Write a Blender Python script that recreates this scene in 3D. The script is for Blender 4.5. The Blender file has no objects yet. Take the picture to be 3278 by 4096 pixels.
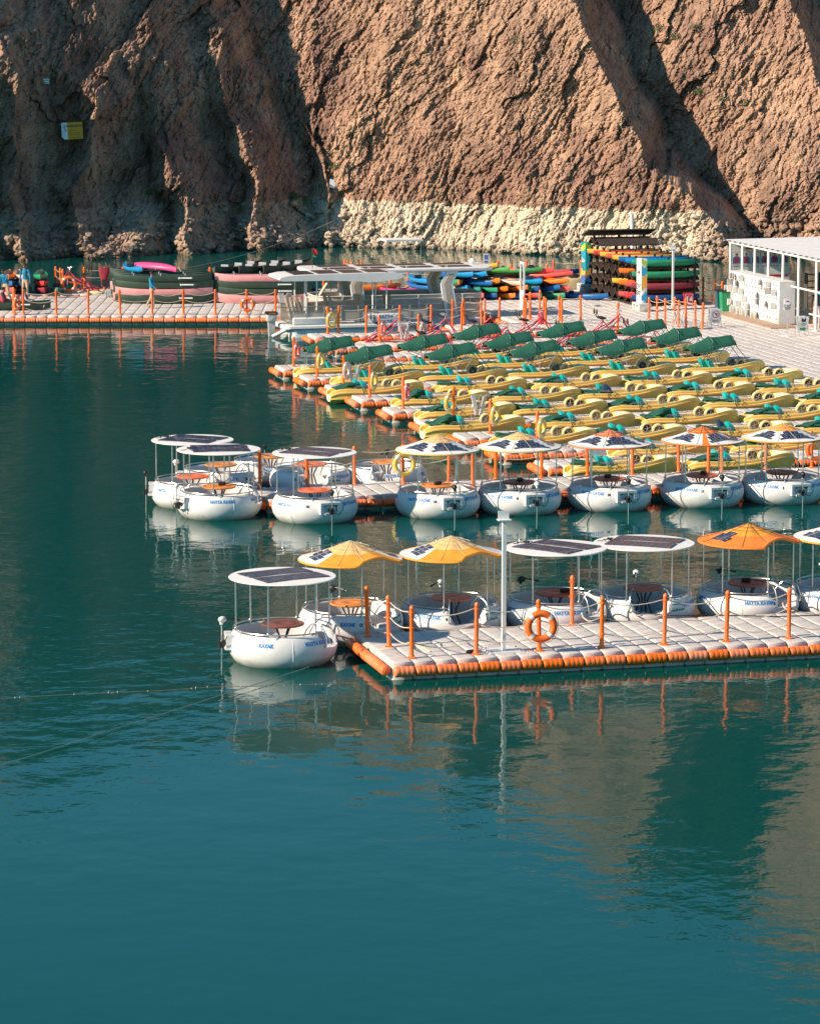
import bpy, math, random
import numpy as np
from mathutils import Vector, Matrix
from mathutils.bvhtree import BVHTree

R = math.radians
sc = bpy.context.scene
col = sc.collection

# ------------------------------------------------------------------ camera
FPX = 13400.0                      # focal length in photograph pixels (3278 x 4096)
PITCH = math.atan((2048 + 31) / FPX)
CAMZ = 15.6 * math.cos(PITCH)
cam_d = bpy.data.cameras.new('camera')
cam = bpy.data.objects.new('camera', cam_d)
col.objects.link(cam)
cam.location = (0, 0, CAMZ)
cam.rotation_euler = (math.pi / 2 - PITCH, 0, 0)
cam_d.sensor_fit = 'VERTICAL'
cam_d.sensor_height = 24.0
cam_d.sensor_width = 24.0
cam_d.lens = FPX / 4096 * 24.0
cam_d.clip_start = 1.0
cam_d.clip_end = 3000.0
sc.camera = cam

# ------------------------------------------------------------------ light
SUN_AZ = 23.0      # degrees from due left (-x) towards the viewer (-y)
SUN_EL = 28.5
sun_dir = Vector((-math.cos(R(SUN_AZ)) * math.cos(R(SUN_EL)), -math.sin(R(SUN_AZ)) * math.cos(R(SUN_EL)), math.sin(R(SUN_EL))))
world = bpy.data.worlds.new('World')
sc.world = world
world.use_nodes = True
wn = world.node_tree.nodes
wl = world.node_tree.links
sky = wn.new('ShaderNodeTexSky')
sky.sky_type = 'NISHITA'
sky.sun_disc = False
sky.sun_elevation = R(SUN_EL)
sky.sun_rotation = math.atan2(sun_dir.x, sun_dir.y)
sky.air_density = 1.0
sky.dust_density = 0.0
sky.ozone_density = 2.5
bg = wn['Background']
tint = wn.new('ShaderNodeMix')
tint.data_type = 'RGBA'
tint.blend_type = 'MULTIPLY'
tint.inputs[0].default_value = 1.0
tint.inputs[7].default_value = (0.44, 0.80, 0.84, 1)        # teal tint put into the sky light, cools shade and water
wl.new(sky.outputs[0], tint.inputs[6])
wl.new(tint.outputs[2], bg.inputs[0])
bg.inputs[1].default_value = 0.098
sun_d = bpy.data.lights.new('sun', 'SUN')
sun = bpy.data.objects.new('sun', sun_d)
col.objects.link(sun)
sun_d.energy = 4.4
sun_d.angle = R(0.6)
sun_d.color = (1.0, 0.83, 0.64)
sun.rotation_euler = sun_dir.to_track_quat('Z', 'Y').to_euler()
sun.location = (-60, -40, 60)
sc.view_settings.view_transform = 'Standard'
sc.view_settings.look = 'None'
sc.view_settings.exposure = 0.80
sc.view_settings.gamma = 1.0
sc.cycles.use_adaptive_sampling = True
sc.cycles.max_bounces = 4
sc.cycles.diffuse_bounces = 2
sc.cycles.glossy_bounces = 3
sc.cycles.transmission_bounces = 2
sc.cycles.transparent_max_bounces = 6
sc.cycles.caustics_reflective = False
sc.cycles.caustics_refractive = False

# ------------------------------------------------------------------ frames of reference
TH = R(14.5)                      # the marina is turned by this angle
CT, SN = math.cos(TH), math.sin(TH)


def S(s, t, z=0.0):
    """marina coordinates (s along the docks, t across) to world"""
    return Vector((s * CT - t * SN, s * SN + t * CT, z))


def s_at(u, t, z):
    """position along the dock line t that lies in the column u of the photograph"""
    k = (u - 1639) / FPX
    cp, sp = math.cos(PITCH), math.sin(PITCH)
    # x = s CT - t SN ; depth = y cp + (CAMZ - z) sp
    return (k * (t * CT * cp + (CAMZ - z) * sp) + t * SN) / (CT - k * SN * cp)


def G(u, v, z=0.42):
    """point of the level plane z under a place of the photograph"""
    a, b = (u - 1639) / FPX, -(v - 2048) / FPX
    d = Vector((a, math.cos(PITCH) + b * math.sin(PITCH), -math.sin(PITCH) + b * math.cos(PITCH)))
    return Vector((0, 0, CAMZ)) + d * ((z - CAMZ) / d.z)


def X_at(u, y, z):
    d = y * math.cos(PITCH) + (CAMZ - z) * math.sin(PITCH)
    return (u - 1639) / FPX * d


DECK = 0.42
rnd = random.Random(11)

# ------------------------------------------------------------------ materials
MATS = {}


def mat(name, c, rough=0.5, metal=0.0, var=0.12, vscale=3.0, bump=0.0, bscale=30.0, rand=0.0, c2=None, spec=0.5, coat=0.0, alpha=None):
    """Principled material: base colour broken up by noise (wear, dirt), optional bump and per-object change"""
    if name in MATS:
        return MATS[name]
    m = bpy.data.materials.new(name)
    m.use_nodes = True
    nt = m.node_tree
    N, Lk = nt.nodes, nt.links
    p = N['Principled BSDF']
    p.inputs['Roughness'].default_value = rough
    p.inputs['Metallic'].default_value = metal
    p.inputs['Specular IOR Level'].default_value = spec
    if coat:
        p.inputs['Coat Weight'].default_value = coat
    tc = N.new('ShaderNodeTexCoord')
    nz = N.new('ShaderNodeTexNoise')
    nz.inputs['Scale'].default_value = vscale
    nz.inputs['Detail'].default_value = 6
    nz.inputs['Roughness'].default_value = 0.65
    oi = N.new('ShaderNodeObjectInfo')
    add = N.new('ShaderNodeVectorMath')
    add.operation = 'ADD'
    sca = N.new('ShaderNodeVectorMath')
    sca.operation = 'SCALE'
    sca.inputs[0].default_value = (31, 17, 23)
    Lk.new(oi.outputs['Random'], sca.inputs['Scale'])
    Lk.new(tc.outputs['Object'], add.inputs[0])
    Lk.new(sca.outputs[0], add.inputs[1])
    Lk.new(add.outputs[0], nz.inputs['Vector'])
    ramp = N.new('ShaderNodeValToRGB')
    ramp.color_ramp.elements[0].position = 0.3
    ramp.color_ramp.elements[1].position = 0.72
    lo = tuple(max(0, x * (1 - var)) for x in c)
    hi = tuple(min(1, x * (1 + var)) for x in c)
    if c2 is not None and rand == 0:
        hi = c2
    ramp.color_ramp.elements[0].color = (*lo, 1)
    ramp.color_ramp.elements[1].color = (*hi, 1)
    Lk.new(nz.outputs['Fac'], ramp.inputs[0])
    out = ramp.outputs[0]
    if rand > 0:
        mx = N.new('ShaderNodeMix')
        mx.data_type = 'RGBA'
        r2 = N.new('ShaderNodeValToRGB')
        r2.color_ramp.elements[0].position = 0.5 - rand / 2
        r2.color_ramp.elements[1].position = 0.5 + rand / 2
        Lk.new(oi.outputs['Random'], r2.inputs[0])
        Lk.new(r2.outputs[0], mx.inputs[0])
        Lk.new(out, mx.inputs[6])
        mx.inputs[7].default_value = (*(c2 or tuple(min(1, x * 1.3) for x in c)), 1)
        out = mx.outputs[2]
    Lk.new(out, p.inputs['Base Color'])
    if bump > 0:
        b = N.new('ShaderNodeBump')
        b.inputs['Strength'].default_value = bump
        b.inputs['Distance'].default_value = 0.02
        n2 = N.new('ShaderNodeTexNoise')
        n2.inputs['Scale'].default_value = bscale
        n2.inputs['Detail'].default_value = 4
        Lk.new(tc.outputs['Object'], n2.inputs['Vector'])
        Lk.new(n2.outputs['Fac'], b.inputs['Height'])
        Lk.new(b.outputs[0], p.inputs['Normal'])
    if alpha is not None:
        p.inputs['Alpha'].default_value = alpha
    MATS[name] = m
    return m


def glass_mat(name, tint=(0.9, 0.9, 0.88), a=0.35, rough=0.15):
    if name in MATS:
        return MATS[name]
    m = bpy.data.materials.new(name)
    m.use_nodes = True
    nt = m.node_tree
    p = nt.nodes['Principled BSDF']
    p.inputs['Base Color'].default_value = (*tint, 1)
    p.inputs['Roughness'].default_value = rough
    p.inputs['Alpha'].default_value = a
    MATS[name] = m
    return m


# ------------------------------------------------------------------ mesh building
class MB:
    def __init__(self):
        self.v, self.f, self.m = [], [], []

    def add(self, vs, fs, m=0):
        o = len(self.v)
        self.v.extend([tuple(p) for p in vs])
        for f in fs:
            self.f.append([i + o for i in f])
            self.m.append(m)
        return self

    def box(self, c, s, rz=0.0, m=0, mat3=None):
        hx, hy, hz = s[0] / 2, s[1] / 2, s[2] / 2
        vs = []
        for dz in (-hz, hz):
            for dx, dy in ((-hx, -hy), (hx, -hy), (hx, hy), (-hx, hy)):
                p = Vector((dx, dy, dz))
                if mat3 is not None:
                    p = mat3 @ p
                elif rz:
                    p = Matrix.Rotation(rz, 3, 'Z') @ p
                vs.append(p + Vector(c))
        return self.add(vs, [(3, 2, 1, 0), (4, 5, 6, 7), (0, 1, 5, 4), (1, 2, 6, 5), (2, 3, 7, 6), (3, 0, 4, 7)], m)

    def bbox(self, c, s, b=0.02, rz=0.0, m=0):
        """box with chamfered vertical and top edges"""
        hx, hy = s[0] / 2, s[1] / 2
        z0, z1 = c[2] - s[2] / 2, c[2] + s[2] / 2

        def ring(ix, z):
            x, y = hx - ix, hy - ix
            return [(-x + b, -y, z), (x - b, -y, z), (x, -y + b, z), (x, y - b, z), (x - b, y, z), (-x + b, y, z), (-x, y - b, z), (-x, -y + b, z)]
        vs = ring(b * .5, z0) + ring(0, z0 + b) + ring(0, z1 - b) + ring(b, z1)
        M3 = Matrix.Rotation(rz, 3, 'Z')
        vs = [M3 @ Vector(p) + Vector((c[0], c[1], 0)) for p in vs]
        fs = [tuple(range(7, -1, -1)), tuple(range(24, 32))]
        for k in range(3):
            for i in range(8):
                j = (i + 1) % 8
                fs.append((k * 8 + i, k * 8 + j, (k + 1) * 8 + j, (k + 1) * 8 + i))
        return self.add(vs, fs, m)

    def tube(self, pts, r, n=8, m=0, closed=False, cap=True):
        pts = [Vector(p) for p in pts]
        k = len(pts)
        rr = r if isinstance(r, (list, tuple)) else [r] * k
        vs, fs = [], []
        prev = None
        for i, p in enumerate(pts):
            if closed:
                d = pts[(i + 1) % k] - pts[i - 1]
            else:
                d = pts[min(i + 1, k - 1)] - pts[max(i - 1, 0)]
            if d.length < 1e-9:
                d = Vector((0, 0, 1))
            d.normalize()
            if prev is None:
                a = Vector((0, 0, 1)) if abs(d.z) < 0.9 else Vector((1, 0, 0))
                x = d.cross(a).normalized()
            else:
                x = (prev - d * prev.dot(d))
                x = x.normalized() if x.length > 1e-6 else d.orthogonal().normalized()
            prev = x
            y = d.cross(x)
            for j in range(n):
                a = 2 * math.pi * j / n
                vs.append(p + (x * math.cos(a) + y * math.sin(a)) * rr[i])
        for i in range(k if closed else k - 1):
            for j in range(n):
                a, b = i * n + j, i * n + (j + 1) % n
                c, d2 = ((i + 1) % k) * n + (j + 1) % n, ((i + 1) % k) * n + j
                fs.append((a, b, c, d2))
        if cap and not closed:
            fs.append(tuple(range(n - 1, -1, -1)))
            fs.append(tuple((k - 1) * n + j for j in range(n)))
        return self.add(vs, fs, m)

    def lathe(self, prof, n=24, m=0, axis='z', c=(0, 0, 0), a0=0.0, a1=None, fn=None):
        """prof: (r, h) list; fn(phi, r, h) -> (r, h) may change it with the angle"""
        full = a1 is None
        cnt = n if full else n + 1
        vs, fs = [], []
        k = len(prof)
        for i in range(cnt):
            phi = a0 + (2 * math.pi * i / n if full else (a1 - a0) * i / n)
            for (r, h) in prof:
                if fn:
                    r, h = fn(phi, r, h)
                x, y = r * math.sin(phi), -r * math.cos(phi)
                if axis == 'z':
                    vs.append((c[0] + x, c[1] + y, c[2] + h))
                elif axis == 'x':
                    vs.append((c[0] + h, c[1] + x, c[2] + y))
                else:
                    vs.append((c[0] + x, c[1] + h, c[2] + y))
        for i in range(n):
            j = (i + 1) % cnt
            for q in range(k - 1):
                fs.append((i * k + q, j * k + q, j * k + q + 1, i * k + q + 1))
        return self.add(vs, fs, m)

    def loft(self, rings, m=0, closed=True, cap=True):
        n = len(rings[0])
        vs = [p for r in rings for p in r]
        fs = []
        for i in range(len(rings) - 1):
            for j in range(n if closed else n - 1):
                k = (j + 1) % n
                fs.append((i * n + j, i * n + k, (i + 1) * n + k, (i + 1) * n + j))
        if cap and closed:
            fs.append(tuple(range(n - 1, -1, -1)))
            fs.append(tuple((len(rings) - 1) * n + j for j in range(n)))
        return self.add(vs, fs, m)

    def prism(self, pts, y0, y1, m=0, plane='xz'):
        n = len(pts)
        if plane == 'xz':
            vs = [(p[0], y0, p[1]) for p in pts] + [(p[0], y1, p[1]) for p in pts]
        elif plane == 'xy':
            vs = [(p[0], p[1], y0) for p in pts] + [(p[0], p[1], y1) for p in pts]
        else:
            vs = [(y0, p[0], p[1]) for p in pts] + [(y1, p[0], p[1]) for p in pts]
        fs = [tuple(range(n)), tuple(range(2 * n - 1, n - 1, -1))]
        for i in range(n):
            j = (i + 1) % n
            fs.append((i, n + i, n + j, j))
        return self.add(vs, fs, m)

    def ball(self, c, r, nu=10, nv=7, m=0, sc3=(1, 1, 1)):
        prof = [(r * math.sin(math.pi * i / nv), -r * math.cos(math.pi * i / nv)) for i in range(nv + 1)]
        o = len(self.v)
        self.lathe(prof, nu, m)
        for i in range(o, len(self.v)):
            x, y, z = self.v[i]
            self.v[i] = (c[0] + x * sc3[0], c[1] + y * sc3[1], c[2] + z * sc3[2])
        return self

    def xf(self, M, start=0):
        for i in range(start, len(self.v)):
            self.v[i] = tuple(M @ Vector(self.v[i]))
        return self

    def mesh(self, name, mats, smooth=40):
        me = bpy.data.meshes.new(name)
        me.from_pydata(self.v, [], self.f)
        mats = mats if isinstance(mats, (list, tuple)) else [mats]
        for mm in mats:
            me.materials.append(mm)
        if len(mats) > 1:
            me.polygons.foreach_set('material_index', self.m)
        if smooth:
            me.shade_smooth()
            me.set_sharp_from_angle(angle=R(smooth))
        me.update()
        return me

    def build(self, name, mats, parent=None, loc=(0, 0, 0), rz=0.0, smooth=40, kind=None):
        return link(name, self.mesh(name, mats, smooth), parent, loc, rz, kind)


def link(name, data, parent=None, loc=(0, 0, 0), rz=0.0, kind=None):
    o = bpy.data.objects.new(name, data)
    col.objects.link(o)
    o.parent = parent
    o.location = loc
    o.rotation_euler = (0, 0, rz)
    if kind:
        o['kind'] = kind
    return o


def tag(o, label=None, cat=None, group=None, kind=None):
    if label:
        o['label'] = label
    if cat:
        o['category'] = cat
    if group:
        o['group'] = group
    if kind:
        o['kind'] = kind
    return o


def thing(name, label, cat, loc=(0, 0, 0), rz=0.0, group=None):
    o = bpy.data.objects.new(name, None)
    o.empty_display_size = 0.2
    col.objects.link(o)
    o.location = loc
    o.rotation_euler = (0, 0, rz)
    return tag(o, label, cat, group)


def copy_tree(o, parent=None):
    c = o.copy()
    col.objects.link(c)
    c.parent = parent
    for ch in list(o.children):
        copy_tree(ch, c)
    return c


ORD = ['first', 'second', 'third', 'fourth', 'fifth', 'sixth', 'seventh', 'eighth', 'ninth', 'tenth', 'eleventh', 'twelfth',
       'thirteenth', 'fourteenth', 'fifteenth', 'sixteenth', 'seventeenth', 'eighteenth', 'nineteenth', 'twentieth']


def text_mb(s, size=1.0, bold=0.0, align='CENTER'):
    """flat text as (verts 2d, faces)"""
    cu = bpy.data.curves.new('lettering', 'FONT')
    cu.body = s
    cu.size = size
    cu.align_x = align
    cu.align_y = 'CENTER'
    cu.offset = bold
    cu.resolution_u = 2
    o = bpy.data.objects.new('lettering', cu)
    col.objects.link(o)
    dg = bpy.context.evaluated_depsgraph_get()
    me = o.evaluated_get(dg).to_mesh()
    v = [(p.co.x, p.co.y) for p in me.vertices]
    f = [tuple(p.vertices) for p in me.polygons]
    o.evaluated_get(dg).to_mesh_clear()
    bpy.data.objects.remove(o)
    bpy.data.curves.remove(cu)
    return v, f


TXT = {}


def text_cached(s, size, bold=0.0):
    k = (s, size, bold)
    if k not in TXT:
        TXT[k] = text_mb(s, size, bold)
    return TXT[k]


def flat_text(mb, s, size, c, m=0, bold=0.0, plane='xz', rz=0.0, d=1):
    """text standing upright, read from -y (turned by rz)"""
    v, f = text_cached(s, size, bold)
    cr, sr = math.cos(rz), math.sin(rz)
    vs = [(c[0] + x * cr, c[1] + x * sr, c[2] + y) for x, y in v]
    return mb.add(vs, f, m)


# PRECACHE: lettering is turned into outlines while the scene is still empty
for _k in range(1, 46):
    text_cached(str(_k), 0.105, 0.004)
for _t in ('HATTA KAYAK', 'KAYAK', 'HATTA', 'HATTA KA'):
    text_cached(_t, 0.112, 0.007)
    text_cached(_t, 0.112, 0.015)
for _t in ('3', '4', '5', '8', '11', '12', '13', '16', '18', '21', '23', '29', '30', '32'):
    text_cached(_t, 0.10, 0.006)
for _t in ('DS 6340', 'DS 6360', 'DS 6368', 'DS 6373'):
    text_cached(_t, 0.125, 0.004)
for _t, _s, _b in (('HATTA', 0.22, 0.004), ('KAYAK', 0.22, 0.004), ('DT 2200', 0.20, 0.006), ('torque', 0.12, 0.004), ('DT 2279', 0.22, 0.005), ('EXIT', 0.30, 0.008), ('EXIT', 0.14, 0.003), ('HATTA', 0.42, 0.01),
                   ('WARNING', 0.20, 0.006), ('Slippery When Wet', 0.085, 0.0), ('Proceed with Caution', 0.085, 0.0), ('\uFE9D\uFEED\uFEAE\uFEA7', 0.34, 0.006), ('\uFE9D\uFEED\uFEAE\uFEA7', 0.17, 0.003),
                   ('\uFE8E\uFE98\uFEA3', 0.42, 0.01), ('\uFE8E\uFEE8\uFEEB', 0.34, 0.006), ('\uFEAE\uFEF3\uFEAC\uFEA4\uFE97', 0.17, 0.0)):
    text_cached(_t, _s, _b)
for _k in range(1, 103, 3):
    text_cached(str(_k), 0.12, 0.002)
# ------------------------------------------------------------------ rock walls of the valley
def hash2(ix, iy, seed):
    h = (ix.astype(np.int64) * 374761393 + iy.astype(np.int64) * 668265263 + seed * 974634777) & 0xFFFFFFFF
    h = ((h ^ (h >> 13)) * 1274126177) & 0xFFFFFFFF
    h = (h ^ (h >> 16)) & 0xFFFFFFFF
    return h / 4294967295.0


def gnoise(x, y, seed):
    ix, iy = np.floor(x), np.floor(y)
    fx, fy = x - ix, y - iy
    u, v = fx * fx * fx * (fx * (fx * 6 - 15) + 10), fy * fy * fy * (fy * (fy * 6 - 15) + 10)

    def g(dx, dy):
        a = hash2(ix + dx, iy + dy, seed) * 2 * np.pi
        return np.cos(a) * (fx - dx) + np.sin(a) * (fy - dy)
    n0 = g(0, 0) * (1 - u) + g(1, 0) * u
    n1 = g(0, 1) * (1 - u) + g(1, 1) * u
    return (n0 * (1 - v) + n1 * v) * 1.5


def fbm(x, y, seed, oct=5, gain=0.5, ridged=False):
    s, a = 0, 1.0
    for o in range(oct):
        n = gnoise(x * 2 ** o + 13.7 * o, y * 2 ** o - 7.1 * o, seed + o)
        s = s + a * ((1 - np.abs(n) * 2) if ridged else n)
        a *= gain
    return s


def facets(u, v, seed, jit=0.9):
    """broken blocks: every cell is a tilted plane; also the distance to the joint between blocks"""
    iu, iv = np.floor(u), np.floor(v)
    d1 = np.full(u.shape, 9.0)
    d2 = np.full(u.shape, 9.0)
    val = np.zeros(u.shape)
    for a in (-1, 0, 1):
        for b in (-1, 0, 1):
            cu, cv = iu + a, iv + b
            px = cu + 0.5 + (hash2(cu, cv, seed) - 0.5) * jit
            py = cv + 0.5 + (hash2(cu, cv, seed + 1) - 0.5) * jit
            du, dv = u - px, v - py
            d = du * du + dv * dv
            w = hash2(cu, cv, seed + 2) - 0.5 + (hash2(cu, cv, seed + 3) - 0.5) * 1.4 * du + (hash2(cu, cv, seed + 4) - 0.5) * 1.4 * dv
            near = d < d1
            d2 = np.where(near, d1, np.minimum(d2, d))
            val = np.where(near, w, val)
            d1 = np.where(near, d, d1)
    return val, np.sqrt(d2) - np.sqrt(d1)


def interp(x, xs, ys):
    return np.interp(x, xs, ys)


def sm(x, a, b):
    t = np.clip((x - a) / (b - a), 0, 1)
    return t * t * (3 - 2 * t)


def cliff_y(x, z):
    """distance of the rock face from the camera plane for a place (x, height)"""
    zc = np.clip(z, 0, 60)
    wob = 0.9 * gnoise(x * 0.16 + 3, z * 0.16, 5) + 0.5 * gnoise(x * 0.4, z * 0.4 + 9, 6)
    xg = interp(zc, [0, 3, 8, 16, 30, 60], [-4.6, -4.9, -6.4, -8.9, -12, -18]) + wob * 0.8     # gully
    xr = interp(zc, [0, 2, 5, 10.5, 16, 30, 60], [18.8, 17.8, 14.6, 11.2, 9.4, 4.0, -5]) + wob * 0.9   # lit ridge
    xv = xr + interp(zc, [0, 5, 16, 60], [1.8, 2.6, 3.0, 5])                          # valley behind it
    x2 = interp(zc, [0, 9, 16, 30, 60], [29, 24.8, 21.6, 17, 12]) + wob * 0.9           # second ridge
    xw = x2 + 3.5
    base = 206.0
    # left wall: comes towards the viewer as it runs left
    dl = np.maximum(xg - x, 0)
    up = sm(zc, 5, 12)
    yl = -((0.55 + 0.22 * up) * np.minimum(dl, 24) + 0.5 * np.clip(dl - 24, 0, 40) + 0.4 * np.clip(dl - 64, 0, 200))
    # buttresses: long flanks that look right, short flanks that look left, most marked near the water
    cr = [xg + 0.4] + [xa + (xb - xa) * zc / 10.0 + wob * 1.5 for xa, xb in ((-8.6, -10.9), (-12.9, -15.6), (-18.4, -19.6), (-21.8, -23.4), (-27, -30), (-33, -36))]
    tooth = np.zeros_like(x)
    for c0, c1 in zip(cr[:-1], cr[1:]):
        w = c0 - c1
        f = (x - c1) / w
        prof = np.where(f < 0.72, f / 0.72, (1 - f) / 0.28)
        tooth = np.where((x >= c1) & (x < c0), prof * 0.72 * w - 0.36 * w, tooth)
    yl = yl + tooth * (1 - 0.75 * up)
    # centre face: comes nearer towards the ridge
    dc = np.clip(x - xg, 0, None)
    L1 = xr - xg
    yc = -12.5 * np.clip(dc / np.maximum(L1, 1), 0, 1) ** 1.05
    # behind the ridge it falls back, then the next slope comes forward again
    yb = 5.5 * np.clip((x - xr) / np.maximum(xv - xr, 0.5), 0, 1)
    yd = -0.85 * np.clip(x - xv, 0, None) * (x < x2) - 0.85 * (x2 - xv) * (x >= x2)
    ye = 6.0 * np.clip((x - x2) / 3.0, 0, 1) - 0.5 * np.clip(x - xw, 0, None)
    y = base + np.where(x < xg, yl, yc + yb + yd + ye)
    cot = interp(x, [-60, -24, -6, -3, 10, 18, 24, 60], [0.55, 0.5, 0.5, 0.55, 0.62, 0.66, 0.85, 0.9])
    y = y + cot * z - 0.25 * np.minimum(z, 0)
    # shape on every scale
    y = y + 0.9 * gnoise(x * 0.22, z * 0.17 + 4, 21) + 0.3 * gnoise(x * 0.55 + 2, z * 0.42, 22)
    ph = R(28)
    u, v = x * math.cos(ph) - z * math.sin(ph), x * math.sin(ph) + z * math.cos(ph)
    u = u + 0.9 * gnoise(x * 0.08 + 5, z * 0.08, 33) + 0.25 * gnoise(x * 0.3, z * 0.3 + 7, 34)
    ww = 0.22 * fbm(x * 0.5, z * 0.5, 31, 3)
    k1, e1 = facets(u * 0.36 + ww, v * 0.09 + ww, 41)
    k2, e2 = facets(u * 0.95 + ww, v * 0.24 - ww, 51)
    k3, e3 = facets(u * 2.5 + ww, v * 0.75, 61)
    k4, e4 = facets(u * 6.0, v * 2.2 + ww, 71)
    k5, e5 = facets(u * 11.0, v * 5.0, 75)
    amt = interp(x, [-40, -8, -4, 20, 40], [1.0, 1.0, 0.85, 0.85, 1.0])
    y = y + amt * (0.58 * k1 + 0.30 * k2 + 0.22 * k3 + 0.18 * k4 + 0.14 * k5)
    y = y + amt * (0.16 * np.exp(-e1 * 22) + 0.09 * np.exp(-e2 * 18) + 0.04 * np.exp(-e3 * 12))
    y = y + 0.06 * gnoise(u * 5.0 + ww, v * 2.0, 85) + 0.10 * gnoise(u * 1.7, v * 0.7 + ww, 86)
    y = y - 0.05 * fbm(x * 0.9, z * 0.8, 81, 5, 0.6, True)
    # loose rock at the foot
    foot = 1 - sm(zc, 0.6, 2.6)
    y = y - foot * (0.9 + 0.5 * gnoise(x * 0.7, z, 91)) * sm(-x, 3.5, 6.0)
    return y


xs = np.unique(np.concatenate([np.linspace(-150, -60, 22), np.linspace(-60, -26, 60), np.arange(-26, 26.01, 0.066), np.linspace(26, 60, 60), np.linspace(60, 140, 18)]))
zs = np.unique(np.concatenate([np.array([-3.0, -1.5, -0.6]), np.arange(-0.3, 18.01, 0.055), np.linspace(18, 72, 100)]))
XX, ZZ = np.meshgrid(xs, zs)
ztop = np.interp(xs, [-150, -60, -26, -12, 0, 6, 14, 28, 45, 140], [46, 44, 35, 33, 35, 38, 44, 54, 60, 58]) + 1.6 * gnoise(xs * 0.12, xs * 0, 7) + 0.7 * gnoise(xs * 0.5, xs * 0, 8)
YY = cliff_y(XX, ZZ)
over = np.maximum(ZZ - ztop[None, :], 0)
ZZ2 = ZZ - over * 0.93
YY = YY + over * 1.2
# small irregular shift along the face so that the sampling grid does not show
XX2 = XX + 0.02 * gnoise(XX * 7, ZZ * 7, 95)
nr, nc = XX.shape
verts = np.stack([XX2, YY, ZZ2], -1).reshape(-1, 3).astype(np.float32)
idx = np.arange(nr * nc).reshape(nr, nc)
quads = np.stack([idx[:-1, :-1], idx[:-1, 1:], idx[1:, 1:], idx[1:, :-1]], -1).reshape(-1, 4)
me = bpy.data.meshes.new('hillside')
me.vertices.add(len(verts))
me.vertices.foreach_set('co', verts.ravel())
me.loops.add(quads.size)
me.loops.foreach_set('vertex_index', quads.ravel().astype(np.int32))
me.polygons.add(len(quads))
me.polygons.foreach_set('loop_start', np.arange(0, quads.size, 4, dtype=np.int32))
me.update(calc_edges=True)
me.polygons.foreach_set('use_smooth', np.zeros(len(quads), dtype=bool))


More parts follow.
